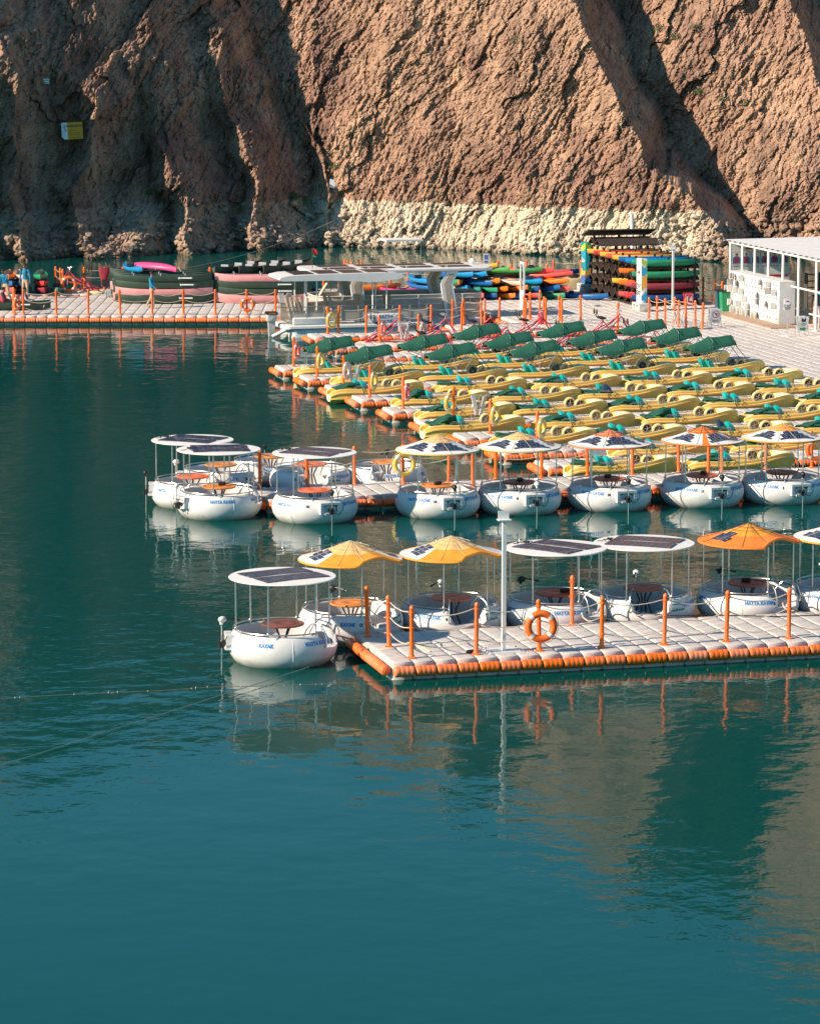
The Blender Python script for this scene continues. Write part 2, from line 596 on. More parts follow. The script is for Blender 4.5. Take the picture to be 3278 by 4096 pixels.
def rock_material():
    m = bpy.data.materials.new('rock')
    m.use_nodes = True
    nt = m.node_tree
    N, Lk = nt.nodes, nt.links
    p = N['Principled BSDF']
    p.inputs['Roughness'].default_value = 0.9
    p.inputs['Specular IOR Level'].default_value = 0.15
    geo = N.new('ShaderNodeNewGeometry')
    sep = N.new('ShaderNodeSeparateXYZ')
    Lk.new(geo.outputs['Position'], sep.inputs[0])

    def noise(scale, detail=6, rough=0.6, vec=None, dist=0.0):
        n = N.new('ShaderNodeTexNoise')
        n.inputs['Scale'].default_value = scale
        n.inputs['Detail'].default_value = detail
        n.inputs['Roughness'].default_value = rough
        n.inputs['Distortion'].default_value = dist
        Lk.new(vec or geo.outputs['Position'], n.inputs['Vector'])
        return n

    def ramp(fac, stops):
        r = N.new('ShaderNodeValToRGB')
        e = r.color_ramp.elements
        while len(e) < len(stops):
            e.new(0.5)
        for q, (pos, c) in zip(e, stops):
            q.position = pos
            q.color = (*c, 1) if len(c) == 3 else c
        Lk.new(fac, r.inputs[0])
        return r

    def mix(fac, a, b, typ='MIX'):
        x = N.new('ShaderNodeMix')
        x.data_type = 'RGBA'
        x.blend_type = typ
        for s, v in ((0, fac), (6, a), (7, b)):
            if isinstance(v, (int, float)):
                x.inputs[s].default_value = v
            elif isinstance(v, tuple):
                x.inputs[s].default_value = (*v, 1)
            else:
                Lk.new(v, x.inputs[s])
        return x.outputs[2]

    mp = N.new('ShaderNodeMapping')
    mp.inputs['Rotation'].default_value = (0, R(28), 0)
    mp.inputs['Scale'].default_value = (1.0, 0.6, 0.30)
    Lk.new(geo.outputs['Position'], mp.inputs['Vector'])
    n1 = noise(0.5, 5, 0.62, mp.outputs[0], 0.5)
    base = ramp(n1.outputs['Fac'], [(0.30, (0.20, 0.132, 0.102)), (0.45, (0.34, 0.222, 0.158)), (0.56, (0.43, 0.285, 0.198)), (0.72, (0.54, 0.37, 0.255))])
    n2 = noise(3.2, 5, 0.7, mp.outputs[0], 0.8)
    r2 = ramp(n2.outputs['Fac'], [(0.35, (0.62, 0.60, 0.62)), (0.6, (1.12, 1.08, 1.04))])
    c = mix(1.0, base.outputs[0], r2.outputs[0], 'MULTIPLY')
    # violet-brown weathered skin in large patches
    n5 = noise(0.16, 3, 0.6)
    r5 = ramp(n5.outputs['Fac'], [(0.45, (0, 0, 0)), (0.6, (1, 1, 1))])
    c = mix(r5.outputs[0], c, mix(1.0, c, (0.80, 0.74, 0.78), 'MULTIPLY'))
    # the left wall's bluish shade is put into its colour
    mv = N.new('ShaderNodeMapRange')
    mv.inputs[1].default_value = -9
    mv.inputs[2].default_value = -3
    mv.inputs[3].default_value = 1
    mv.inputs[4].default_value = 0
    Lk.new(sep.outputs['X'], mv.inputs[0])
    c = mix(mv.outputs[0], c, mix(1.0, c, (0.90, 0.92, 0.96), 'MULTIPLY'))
    # bleached band that the falling water level left
    nb = noise(0.9, 6, 0.65)
    ma = N.new('ShaderNodeMath')
    ma.operation = 'MULTIPLY_ADD'
    ma.inputs[1].default_value = 0.8
    Lk.new(nb.outputs['Fac'], ma.inputs[0])
    Lk.new(sep.outputs['Z'], ma.inputs[2])
    mr = N.new('ShaderNodeMapRange')
    mr.inputs[1].default_value = 3.1
    mr.inputs[2].default_value = 3.22
    mr.inputs[3].default_value = 1
    mr.inputs[4].default_value = 0
    Lk.new(ma.outputs[0], mr.inputs[0])
    n3 = noise(2.2, 5, 0.7, mp.outputs[0], 0.6)
    pale = ramp(n3.outputs['Fac'], [(0.33, (0.36, 0.275, 0.20)), (0.48, (0.56, 0.465, 0.35)), (0.68, (0.68, 0.59, 0.465))])
    # the left shore keeps less of it
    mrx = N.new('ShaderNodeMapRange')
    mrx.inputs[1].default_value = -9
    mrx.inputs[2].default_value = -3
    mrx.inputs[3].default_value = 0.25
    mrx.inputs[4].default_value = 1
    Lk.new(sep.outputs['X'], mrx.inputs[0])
    mrr = N.new('ShaderNodeMapRange')
    mrr.inputs[1].default_value = 16.2
    mrr.inputs[2].default_value = 18.6
    mrr.inputs[3].default_value = 1
    mrr.inputs[4].default_value = 0.12
    Lk.new(sep.outputs['X'], mrr.inputs[0])
    m0 = N.new('ShaderNodeMath')
    m0.operation = 'MULTIPLY'
    Lk.new(mr.outputs[0], m0.inputs[0])
    Lk.new(mrr.outputs[0], m0.inputs[1])
    mu = N.new('ShaderNodeMath')
    mu.operation = 'MULTIPLY'
    Lk.new(m0.outputs[0], mu.inputs[0])
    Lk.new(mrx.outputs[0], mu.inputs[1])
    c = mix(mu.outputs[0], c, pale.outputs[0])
    # wet dark foot at the water line
    mw = N.new('ShaderNodeMapRange')
    mw.inputs[1].default_value = 0.12
    mw.inputs[2].default_value = 0.35
    mw.inputs[3].default_value = 0.55
    mw.inputs[4].default_value = 0
    Lk.new(sep.outputs['Z'], mw.inputs[0])
    c = mix(mw.outputs[0], c, (0.10, 0.075, 0.05))
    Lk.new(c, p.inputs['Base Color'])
    b = N.new('ShaderNodeBump')
    b.inputs['Strength'].default_value = 0.7
    b.inputs['Distance'].default_value = 0.08
    n4 = noise(9.0, 4, 0.7, mp.outputs[0], 0.2)
    Lk.new(n4.outputs['Fac'], b.inputs['Height'])
    Lk.new(b.outputs[0], p.inputs['Normal'])
    return m


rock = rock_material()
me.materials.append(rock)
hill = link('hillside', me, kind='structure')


def rock_hit(u, v):
    """where the line of sight through a place of the photograph meets the rock"""
    a, b = (u - 1639) / FPX, -(v - 2048) / FPX
    d = Vector((a, math.cos(PITCH) + b * math.sin(PITCH), -math.sin(PITCH) + b * math.cos(PITCH))).normalized()
    o = Vector((0, 0, CAMZ))
    k = np.arange(150.0, 262.0, 0.1)
    ins = cliff_y(d.x * k, CAMZ + d.z * k) <= d.y * k
    if ins.any():
        return o + d * float(k[np.argmax(ins)])
    return o + d * 215


# ------------------------------------------------------------------ water
def water_material():
    m = bpy.data.materials.new('lake_water')
    m.use_nodes = True
    nt = m.node_tree
    N, Lk = nt.nodes, nt.links
    p = N['Principled BSDF']
    p.inputs['Base Color'].default_value = (0.0, 0.062, 0.055, 1)
    p.inputs['Roughness'].default_value = 0.03
    p.inputs['IOR'].default_value = 1.22
    p.inputs['Specular IOR Level'].default_value = 0.5
    geo = N.new('ShaderNodeNewGeometry')

    def noise(scale, sx, sy, detail, rot=0.0):
        mp = N.new('ShaderNodeMapping')
        mp.inputs['Scale'].default_value = (sx, sy, 1)
        mp.inputs['Rotation'].default_value = (0, 0, rot)
        Lk.new(geo.outputs['Position'], mp.inputs['Vector'])
        n = N.new('ShaderNodeTexNoise')
        n.inputs['Scale'].default_value = scale
        n.inputs['Detail'].default_value = detail
        n.inputs['Roughness'].default_value = 0.5
        Lk.new(mp.outputs[0], n.inputs['Vector'])
        return n.outputs['Fac']

    def math_(op, a, b):
        x = N.new('ShaderNodeMath')
        x.operation = op
        for i, v in enumerate((a, b)):
            if isinstance(v, (int, float)):
                x.inputs[i].default_value = v
            else:
                Lk.new(v, x.inputs[i])
        return x.outputs[0]
    big = noise(0.55, 1.0, 1.0, 2, 0.3)
    mid = noise(1.7, 1.0, 1.0, 3, -0.4)
    fine = noise(6.0, 1, 1, 2)
    # breeze: patches of ripples and of calm
    patch = noise(0.06, 1.0, 0.55, 2, 0.2)
    mr = N.new('ShaderNodeMapRange')
    mr.inputs[1].default_value = 0.38
    mr.inputs[2].default_value = 0.62
    mr.inputs[3].default_value = 0.25
    mr.inputs[4].default_value = 1.0
    Lk.new(patch, mr.inputs[0])
    # the breeze dies down towards the viewer's shore
    sp = N.new('ShaderNodeSeparateXYZ')
    Lk.new(geo.outputs['Position'], sp.inputs[0])
    calm = N.new('ShaderNodeMapRange')
    calm.inputs[1].default_value = 52
    calm.inputs[2].default_value = 74
    calm.inputs[3].default_value = 0.35
    calm.inputs[4].default_value = 1.0
    Lk.new(sp.outputs['Y'], calm.inputs[0])
    h = math_('MULTIPLY', calm.outputs[0], math_('ADD', math_('MULTIPLY', big, 0.028), math_('MULTIPLY', math_('ADD', math_('MULTIPLY', mid, 0.019), math_('MULTIPLY', fine, 0.0035)), mr.outputs[0])))
    b = N.new('ShaderNodeBump')
    b.inputs['Strength'].default_value = 1.0
    b.inputs['Distance'].default_value = 1.0
    Lk.new(h, b.inputs['Height'])
    Lk.new(b.outputs[0], p.inputs['Normal'])
    return m


mbw = MB()
mbw.add([(-600, -200, 0), (600, -200, 0), (600, 500, 0), (-600, 500, 0)], [(0, 1, 2, 3)])
mbw.build('lake_water', water_material(), smooth=0, kind='structure')
# ground behind the viewer and lake bed far below are out of sight
# ------------------------------------------------------------------ shared materials
M_cube = mat('grey_plastic', (0.66, 0.60, 0.555), 0.8, var=0.16, vscale=5, bump=0.5, bscale=45, rand=0.9, c2=(0.57, 0.52, 0.485))
M_roll = mat('orange_plastic', (0.95, 0.165, 0.006), 0.42, var=0.06, vscale=6, rand=0.5, c2=(0.93, 0.21, 0.06))
M_roll_faded = mat('faded_orange_plastic', (0.90, 0.28, 0.14), 0.5, var=0.08, vscale=6, rand=0.8, c2=(0.94, 0.21, 0.04))
M_post = mat('post_orange', (0.95, 0.165, 0.008), 0.4, var=0.06, vscale=4, rand=0.5, c2=(0.90, 0.20, 0.06))
M_rope = mat('rope', (0.62, 0.52, 0.40), 0.9, var=0.2, vscale=20)
M_white = mat('white_gelcoat', (0.80, 0.78, 0.75), 0.4, var=0.06, vscale=2.2)
M_steel = mat('steel', (0.62, 0.60, 0.57), 0.28, metal=0.9, var=0.1)
M_black = mat('black_plastic', (0.02, 0.02, 0.022), 0.45)
M_dark = mat('dark_grey', (0.07, 0.07, 0.075), 0.55)
M_bolt = mat('white_plastic', (0.75, 0.74, 0.72), 0.5)

# ------------------------------------------------------------------ modular floating docks


def cube_mesh(hi=True):
    mb = MB()
    c, h = 0.06, 0.2485

    def ring(h_, c_, z):
        return [(-h_ + c_, -h_, z), (h_ - c_, -h_, z), (h_, -h_ + c_, z), (h_, h_ - c_, z), (h_ - c_, h_, z), (-h_ + c_, h_, z), (-h_, h_ - c_, z), (-h_, -h_ + c_, z)]
    rings = [ring(h, c, -0.5), ring(h, c, -0.07), ring(h - 0.002, c, -0.014), ring(h - 0.012, c * 0.95, -0.002), ring(h - 0.09, c * 0.6, 0.002)]
    mb.loft(rings)
    return mb


def lug_mesh():
    mb = MB()
    mb.lathe([(0.0, 0.0), (0.075, 0.0), (0.085, -0.012), (0.085, -0.03)], 8)
    return mb


def roll_mb(seg=12, ridges=4):
    prof = [(0.0, -0.238), (0.088, -0.238), (0.104, -0.228)]
    w = 0.44 / ridges
    for k in range(ridges):
        x0 = -0.22 + k * w
        prof += [(0.116, x0 + 0.006), (0.123, x0 + w * 0.25), (0.125, x0 + w * 0.8), (0.119, x0 + w * 0.97)]
    prof += [(0.104, 0.228), (0.088, 0.238), (0.0, 0.238)]
    mb = MB()
    mb.lathe(prof, seg, axis='x')
    return mb


ME_cube = cube_mesh().mesh('dock_cube', M_cube, 50)
ME_roll = roll_mb().mesh('edge_roll', M_roll, 45)
ME_rollf = roll_mb().mesh('edge_roll', M_roll_faded, 45)
CUBE_S = cube_mesh()
ROLL_S = roll_mb(8, 4)


def dock(label, origin, ang, cells, rolls, z=DECK, nmax=290, faded=0.3, order=None, rollmax=290):
    """cells: list of (i, j) half-metre cubes; rolls: list of (x, y, along) edge cylinders, in the dock's own metres"""
    root = thing('floating_dock', label, 'dock', origin, ang)
    r = random.Random(len(cells) * 7 + 3)
    if order:
        cells = sorted(cells, key=order)
    rest = MB()
    for k, (i, j) in enumerate(cells):
        x, y = (i + 0.5) * 0.5, (j + 0.5) * 0.5
        dz = r.uniform(-0.005, 0.005)
        if k < nmax:
            o = link('dock_cube', ME_cube, root, (x, y, z + dz))
            o.rotation_euler = (r.uniform(-0.012, 0.012), r.uniform(-0.012, 0.012), 0)
        else:
            n0 = len(rest.v)
            rest.add([(a + x, b + y, c + z + dz) for a, b, c in CUBE_S.v], CUBE_S.f)
    if rest.v:
        rest.build('dock_cubes_beyond', M_cube, root, smooth=50, kind='stuff')
    rr = MB()
    for k, (x, y, along) in enumerate(rolls):
        if k < rollmax:
            o = link('edge_roll', ME_rollf if r.random() < faded else ME_roll, root, (x, y, z - 0.2 + r.uniform(-0.008, 0.008)))
            o.rotation_euler = (r.uniform(-.3, .3), 0, 0) if along == 'x' else (0, 0, math.pi / 2)
        else:
            c_, s_ = (1, 0) if along == 'x' else (0, 1)
            rr.add([(x + a * c_ - b * s_, y + a * s_ + b * c_, z - 0.2 + c) for a, b, c in ROLL_S.v], ROLL_S.f)
    if rr.v:
        rr.build('edge_rolls_beyond', M_roll_faded, root, smooth=45, kind='stuff')
    return root


def rect_dock(label, s0, t0, ns, nt, edges='FL', faded=0.3, ang=TH, org=None):
    cells = [(i, j) for j in range(nt) for i in range(ns)]
    rolls = []
    if 'L' in edges:
        rolls += [(-0.14, (j + 0.5) * 0.5, 'y') for j in range(nt)]
    if 'F' in edges:
        rolls += [((i + 0.5) * 0.5, -0.14, 'x') for i in range(ns)]
    if 'B' in edges:
        rolls += [((i + 0.5) * 0.5, nt * 0.5 + 0.14, 'x') for i in range(ns)]
    return dock(label, org or S(s0, t0), ang, cells, rolls, faded=faded)


rect_dock('grey modular dock nearest the viewer, with bright orange rolls along its edge', 18.25, 72.2, 30, 7, 'FLB', 0.22)
rect_dock('grey modular dock between the two rows of round boats', 20.7, 97.0, 42, 5, 'FL', 0.1)
# the fingers between the rows of yellow boats, from the farthest to the nearest
FING = [(28.65, 132.0), (28.85, 128.4), (29.05, 124.8), (29.25, 121.2), (29.5, 117.4), (29.75, 113.6), (30.1, 109.8), (30.4, 106.0), (30.85, 102.5)]
for k, (s0, t) in enumerate(FING):
    n = len(FING) - k
    lab = 'narrow grey finger dock between yellow boats, ' + ORD[n - 1] + ' one counted from the front'
    rect_dock(lab, s0, t - 0.75, int((47.2 - s0) / 0.5), 3, 'FLB', 0.55 if k < 5 else 0.12)
GD = [(32.75, 143.4), (32.6, 138.9), (32.7, 134.8)]
for (s0, t0), lab in zip(GD, ('narrow grey dock with orange rolls alongside the white pontoon boat', 'narrow grey dock between the two rows of red water bikes', 'narrow grey dock between red water bikes and yellow boats')):
    rect_dock(lab, s0, t0, int((47.2 - s0) / 0.5), 3, 'FL', 0.7)


# big platform
def in_platform(s, t):
    if t < 137:
        return 47.2 < s < 57.5 and t > 112
    if t < 141.5:
        return 47.2 < s < 58
    if t < 147.2:
        return s > 39.6 and s < 58 and not (t < 145 and s < 47.2)
    if t < 155.5:
        return 43.2 < s < (58 if t < 151 else 55.4)
    return 41 < s < 55.4 and t < 166.5


cells = []
for j in range(0, 112):
    for i in range(0, 40):
        s, t = 39.2 + i * 0.5 + 0.25, 111.2 + j * 0.5 + 0.25
        if in_platform(s, t):
            cells.append((i, j))
cs = set(cells)
rolls = [(i * 0.5 + 0.25, j * 0.5 - 0.14, 'x') for (i, j) in cells if (i, j - 1) not in cs and j > 2]
rolls += [(i * 0.5 - 0.14, j * 0.5 + 0.25, 'y') for (i, j) in cells if (i - 1, j) not in cs and (i > 17 or j > 60)]


def pv(c):
    p = S(39.2 + c[0] * 0.5, 111.2 + c[1] * 0.5)
    u = p.x / (p.y * math.cos(PITCH) + CAMZ * math.sin(PITCH)) * FPX
    return (0 if abs(u) < 1660 else 1, p.y)


dock('wide grey platform of floating cubes between yellow boats and lockers', S(39.2, 111.2), TH, cells, rolls, order=pv, faded=0.8)

# far dock with the canoes
cells = []
for j in range(0, 29):
    for i in range(0, 48):
        x, y = -25 + i * 0.5 + 0.25, 156.7 + j * 0.5 + 0.25
        s = x * CT + y * SN
        if s > 41 or (x > -5.9 and y < 159.4) or (x < -16.2 and y > 166.6) or (x < -20.2 and y < 168):
            continue
        cells.append((i, j))
cs = set(cells)
rolls = [((i + 0.5) * 0.5, j * 0.5 - 0.14, 'x') for (i, j) in cells if (i, j - 1) not in cs]
rolls += [(i * 0.5 - 0.14, (j + 0.5) * 0.5, 'y') for (i, j) in cells if (i - 1, j) not in cs]
dock('far grey dock carrying the stacked canoes', Vector((-25, 156.7, 0)), 0, cells, rolls, order=lambda c: c[1], faded=0.9)
rect_dock('small grey dock behind the far dock, carrying kayaks and a life ring', 0, 0, 16, 5, 'F', 0.8, ang=R(1.0), org=Vector((-24, 167.2, 0.06)))

# ------------------------------------------------------------------ orange rope posts


def post_meshes():
    mb = MB()
    mb.lathe([(0.0, -0.005), (0.05, -0.005), (0.05, 1.12), (0.056, 1.13), (0.056, 1.16), (0.045, 1.195), (0.02, 1.215), (0.0, 1.22)], 12)
    tube = mb.mesh('rope_post', M_post)
    mb = MB()
    mb.lathe([(0.0, 0.0), (0.105, 0.0), (0.105, 0.018), (0.07, 0.03), (0.058, 0.075), (0.051, 0.08)], 12)
    for k in range(4):
        a = k * math.pi / 2 + 0.6
        mb.lathe([(0, 0.05), (0.012, 0.05), (0.012, 0.0)], 5, c=(0.085 * math.cos(a), 0.085 * math.sin(a), 0))
    base = mb.mesh('base_flange', M_post)
    mb = MB()
    mb.lathe([(0.051, -0.022), (0.062, -0.014), (0.062, 0.014), (0.051, 0.022)], 12)
    for sx in (-1, 1):
        pts = [(sx * (0.068 + 0.018 * math.cos(a)), 0, 0.022 * math.sin(a)) for a in [2 * math.pi * q / 8 for q in range(8)]]
        mb.tube(pts, 0.007, 5, closed=True)
    coll = mb.mesh('rope_collar', M_post)
    return tube, base, coll


ME_post, ME_base, ME_coll = post_meshes()
HOOKS = (1.06, 0.70, 0.33)
POSTN = [0]


def post(p, label, group, h=1.0, ang=TH, tilt=0.0):
    o = link('rope_post', ME_post, None, p, ang)
    o.rotation_euler = (tilt * 0.5, tilt, ang)
    o.scale = (1, 1, h)
    tag(o, label, 'post', group)
    link('base_flange', ME_base, o)
    for z in HOOKS:
        link('rope_collar', ME_coll, o, (0, 0, z))
    return o


def catenary(a, b, sag, n=7):
    a, b = Vector(a), Vector(b)
    return [a.lerp(b, k / n) - Vector((0, 0, sag * 4 * (k / n) * (1 - k / n))) for k in range(n + 1)]


def post_row(pts, where, group=None, ropes=True, levels=(0, 1, 2), sag=0.11, ang=TH, first='left'):
    """posts given from left to right, with ropes looped between them"""
    r = random.Random(len(where) + len(pts))
    n = len(pts)
    for k, p in enumerate(pts):
        lab = f'{ORD[k]} orange rope post from the {first} {where}' if n > 1 else f'single orange rope post {where}'
        post(p, lab, group or ('orange posts ' + where), ang=ang, tilt=r.uniform(-0.025, 0.025))
    if ropes and n > 1:
        for lv in levels:
            z = HOOKS[lv]
            mb = MB()
            for a, b in zip(pts[:-1], pts[1:]):
                a, b = Vector(a), Vector(b)
                d = (b - a).normalized() * 0.08
                L = (b - a).length
                mb.tube(catenary(a + Vector((0, 0, z)) + d, b + Vector((0, 0, z)) - d, sag * r.uniform(0.6, 1.25) * L / 1.5), 0.013, 5)
            o = mb.build('post_rope', M_rope)
            tag(o, ('top', 'middle', 'lowest')[lv] + ' rope looped between the orange posts ' + where, 'rope', 'ropes ' + where)


def row_s(ss, t):
    return [S(s, t, DECK) for s in ss]


post_row([S(18.44, 75.27, DECK), S(18.62, 73.93, DECK), S(18.8, 72.55, DECK)], 'on the near dock left end', first='back')
pr = row_s([18.8, 20.34, 21.85, 23.35, 24.87, 26.4, 27.95, 29.45], 72.6)
post_row(pr[1:], 'along the near dock front edge', sag=0.13)
mb = MB()
for z in HOOKS:
    mb.tube(catenary(pr[0] + Vector((0.08, 0.02, z)), pr[1] + Vector((-0.08, -0.02, z)), 0.13), 0.013, 5)
tag(mb.build('post_rope', M_rope), 'three ropes from the corner post to the next post on the near dock', 'rope')
post([*S(23.52, 75.45, DECK)], 'lone orange rope post on the back edge of the near dock beside round boats', 'orange posts on the near dock back edge')
bs = [20.92, 22.41, 23.9, 25.44, 26.89, 28.4, 29.88, 31.39, 32.86, 34.4, 35.84, 37.31, 38.87, 40.3]
post_row(row_s(bs, 99.2), 'on the middle dock back edge', levels=(0, 1), sag=0.09)
post(S(27.33, 98.0, DECK), 'orange post right behind the tent boat with the orange table', 'extra posts on the middle dock')
post(S(35.1, 98.4, DECK), 'orange post right behind the boat with orange-striped tent', 'extra posts on the middle dock')

# end posts of the fingers
FP = [(1174, 1462, 132.0), (1268, 1503, 128.2), (1373, 1543, 124.7), (1478, 1588, 121.1), (1611, 1638, 117.3), (1812, 1688, 113.8), (1959, 1735, 109.9), (2146, 1768, 106.3)]
for k, (u, v, t) in enumerate(FP):
    post(S(s_at(u, t, DECK), t, DECK), f'orange post on the tip of the {ORD[len(FING) - 1 - k]} finger dock counted from the front', 'posts at the finger tips', tilt=0.01)
# around the pontoon boat and the water bikes
post_row([S(33.6, 144.5, DECK), S(34.1, 144.6, DECK), S(35.35, 144.5, DECK), S(36.85, 144.4, DECK), S(38.25, 144.2, DECK), S(39.7, 144.3, DECK), S(41.0, 145.6, DECK)], 'beside the white pontoon boat', levels=(0, 1))
post_row([S(34.9, 140.2, DECK), S(36.6, 140.1, DECK)], 'among the red bikes', ropes=False)
post_row([S(39.9, 146.6, DECK), S(40.5, 146.8, DECK), S(41.4, 146.5, DECK), S(42.2, 146.9, DECK), S(43.3, 146.4, DECK), S(44.2, 146.2, DECK), S(44.9, 146.0, DECK)], 'in front of the beige boat bow', levels=(0, 1))
post_row([S(43.6, 147.7, DECK), S(44.1, 148.4, DECK), S(44.4, 149.3, DECK), S(45.1, 150.2, DECK)], 'below the white gate', levels=(0, 1, 2))
post_row([S(44.3, 146.9, DECK), S(45.3, 147.6, DECK), S(46.2, 147.2, DECK), S(46.7, 143.3, DECK)], 'around the red bin', levels=(0, 1))
post_row([S(48.85, 145.3, DECK), S(49.4, 144.6, DECK), S(49.7, 143.6, DECK), S(49.75, 142.7, DECK)], 'in the left lane line by the totem', levels=(0, 1), first='back')
post_row([S(49.45, 145.9, DECK), S(50.05, 145.2, DECK), S(50.3, 144.3, DECK), S(50.4, 143.3, DECK), S(50.35, 142.2, DECK)], 'in the right lane line by the totem', levels=(0, 1), first='back')
post_row([S(55.05, 157.0, DECK), S(55.0, 155.3, DECK), S(55.0, 153.6, DECK), S(55.0, 152.6, DECK)], 'between kayak rack and lockers', levels=(0, 1), first='back')
# far dock, front edge
post_row([Vector((x, 157.05, DECK)) for x in (-18.15, -16.6, -15.1, -13.6, -12.1, -10.63, -9.14, -7.65, -6.3)], 'along the far dock front edge', sag=0.14, ang=0)
post_row([Vector((-18.75, 158.2, DECK)), Vector((-18.6, 157.3, DECK))], 'at the far dock left corner', levels=(0, 1, 2), ang=0, first='back')
post_row([Vector((X_at(u, 170.0, DECK), 170.0, DECK)) for u in (338, 418, 492, 650, 719, 838, 962, 1074, 1187, 1293)], 'behind the stacked canoes', levels=(0, 1), sag=0.08, ang=0)
post_row([Vector((X_at(242, 171.5, DECK), 169.6, DECK + .06)), Vector((X_at(256, 170, DECK), 168.6, DECK + .06)), Vector((X_at(262, 169, DECK), 168.0, DECK + .06))], 'beside the far left life ring', levels=(0, 1), first='back', ang=0)
post_row([Vector((X_at(u, y, DECK), y, DECK)) for u, y in ((1379, 174.6), (1390, 174.0), (1409, 173.4), (1430, 172.6), (1446, 174.2))], 'behind the long boat roof', levels=(0, 1))
post_row([Vector((X_at(u, y, DECK), y, DECK)) for u, y in ((1559, 172.4), (1630, 172.4), (1738, 172.2), (1820, 173), (1888, 174.2), (1991, 174.4), (2102, 174.6), (2212, 174.8), (2322, 174.6))], 'far behind the kayak heap', levels=(0, 1), sag=0.09)
post_row([Vector((X_at(u, 171.8, DECK), 171.8, DECK)) for u in (1928, 2043, 2184)], 'just behind the kayak heap', levels=(0, 1))

# ------------------------------------------------------------------ life rings
M_ring_o = mat('ring_orange', (0.93, 0.16, 0.015), 0.55, var=0.12)
M_ring_p = mat('ring_faded_red', (0.80, 0.16, 0.13), 0.55, var=0.12)
M_ring_y = mat('ring_yellow', (0.80, 0.55, 0.10), 0.55, var=0.15)
M_ring_c = mat('ring_cream', (0.72, 0.50, 0.42), 0.6, var=0.15)
M_tape = mat('white_tape', (0.75, 0.73, 0.70), 0.6)


def life_ring(p, label, m, yaw=0.0, tilt=0.0, R0=0.27, r0=0.075, group='life rings hung on posts'):
    root = thing('life_ring', label, 'life ring', p, yaw, group)
    mb = MB()
    n = 28
    mb.tube([(R0 * math.cos(2 * math.pi * k / n), 0, R0 * math.sin(2 * math.pi * k / n)) for k in range(n)], r0, 10, closed=True)
    root.rotation_euler = (tilt, 0, yaw)
    mb.build('ring', m, root)
    for k in range(4):
        a = math.pi / 4 + k * math.pi / 2
        q = MB()
        q.tube([(R0 * math.cos(a + d), 0, R0 * math.sin(a + d)) for d in (-0.13, -0.05, 0.05, 0.13)], r0 + 0.004, 10)
        q.build('reflective_band', M_tape, root)
    q = MB()
    pts = []
    for k in range(32):
        a = 2 * math.pi * k / 32
        rr = R0 + r0 + 0.012 + 0.03 * abs(math.sin(2 * a))
        pts.append((rr * math.cos(a), 0.02, rr * math.sin(a)))
    q.tube(pts, 0.007, 4, closed=True)
    q.build('grab_line', M_rope, root)
    return root


life_ring(S(21.85, 72.5, DECK + 0.62) + Vector((0.0, -0.11, 0)), 'orange life ring with white bands on the near dock front post', M_ring_o, 0.15, R0=0.30, r0=0.085)
life_ring(Vector((-7.62, 156.92, DECK + 0.5)), 'weathered red-orange life ring on the far dock front post beside pink canoe', M_ring_o, 0.1)
life_ring(Vector((X_at(277, 168.0, 1), 167.85, DECK + 0.52)), 'large orange life ring on a post beside the red water bike at far left', M_ring_o, 0.2, R0=0.33)
life_ring(Vector((-18.45, 157.2, DECK + 0.55)), 'red life ring seen edge-on at the far dock left corner', M_ring_o, 1.3)
life_ring(S(25.44, 99.08, DECK + 0.62), 'yellow life ring on the middle dock above a round boat hull', M_ring_y, 0.3, R0=0.30)
life_ring(S(38.95, 99.05, DECK + 0.62), 'orange life ring on the middle dock at the right picture edge', M_ring_o, 0.3, R0=0.30)
for k, (m, yaw, nm, off) in enumerate([(M_ring_p, 1.35, 'faded red', 0.14), (M_ring_y, 1.25, 'pale yellow', 0.14), (M_ring_c, 1.2, 'pinkish cream', 0.14), (M_ring_y, 1.3, 'yellow and orange', 0.16),
                                       (M_ring_p, 1.4, 'bright faded red', 0.15), (M_ring_y, 0.95, 'large pale yellow', -0.12), (M_ring_y, 1.15, 'yellow', 0.17), (M_ring_y, 1.2, 'buttery yellow', 0.16)]):
    u, v, t = FP[k]
    life_ring(S(s_at(u, t, DECK) + off, t - 0.03, DECK + 0.62), f'{nm} life ring on the {ORD[len(FING) - 1 - k]} finger dock counted from the front', m, yaw)
life_ring(S(35.05, 140.15, DECK + 0.6), 'rose life ring on the post at the tip of the red bike dock', M_ring_p, 1.3)
life_ring(S(36.78, 140.0, DECK + 0.5), 'pale striped life ring beside the red water bike frame', M_ring_c, 1.2)
life_ring(S(33.78, 144.45, DECK + 0.6), 'large yellow life ring beside the white pontoon boat deck', M_ring_y, 0.9, R0=0.30)
# ------------------------------------------------------------------ round boats
M_hull = mat('boat_hull', (0.74, 0.725, 0.71), 0.42, var=0.10, vscale=1.6, bump=0.12, bscale=60)


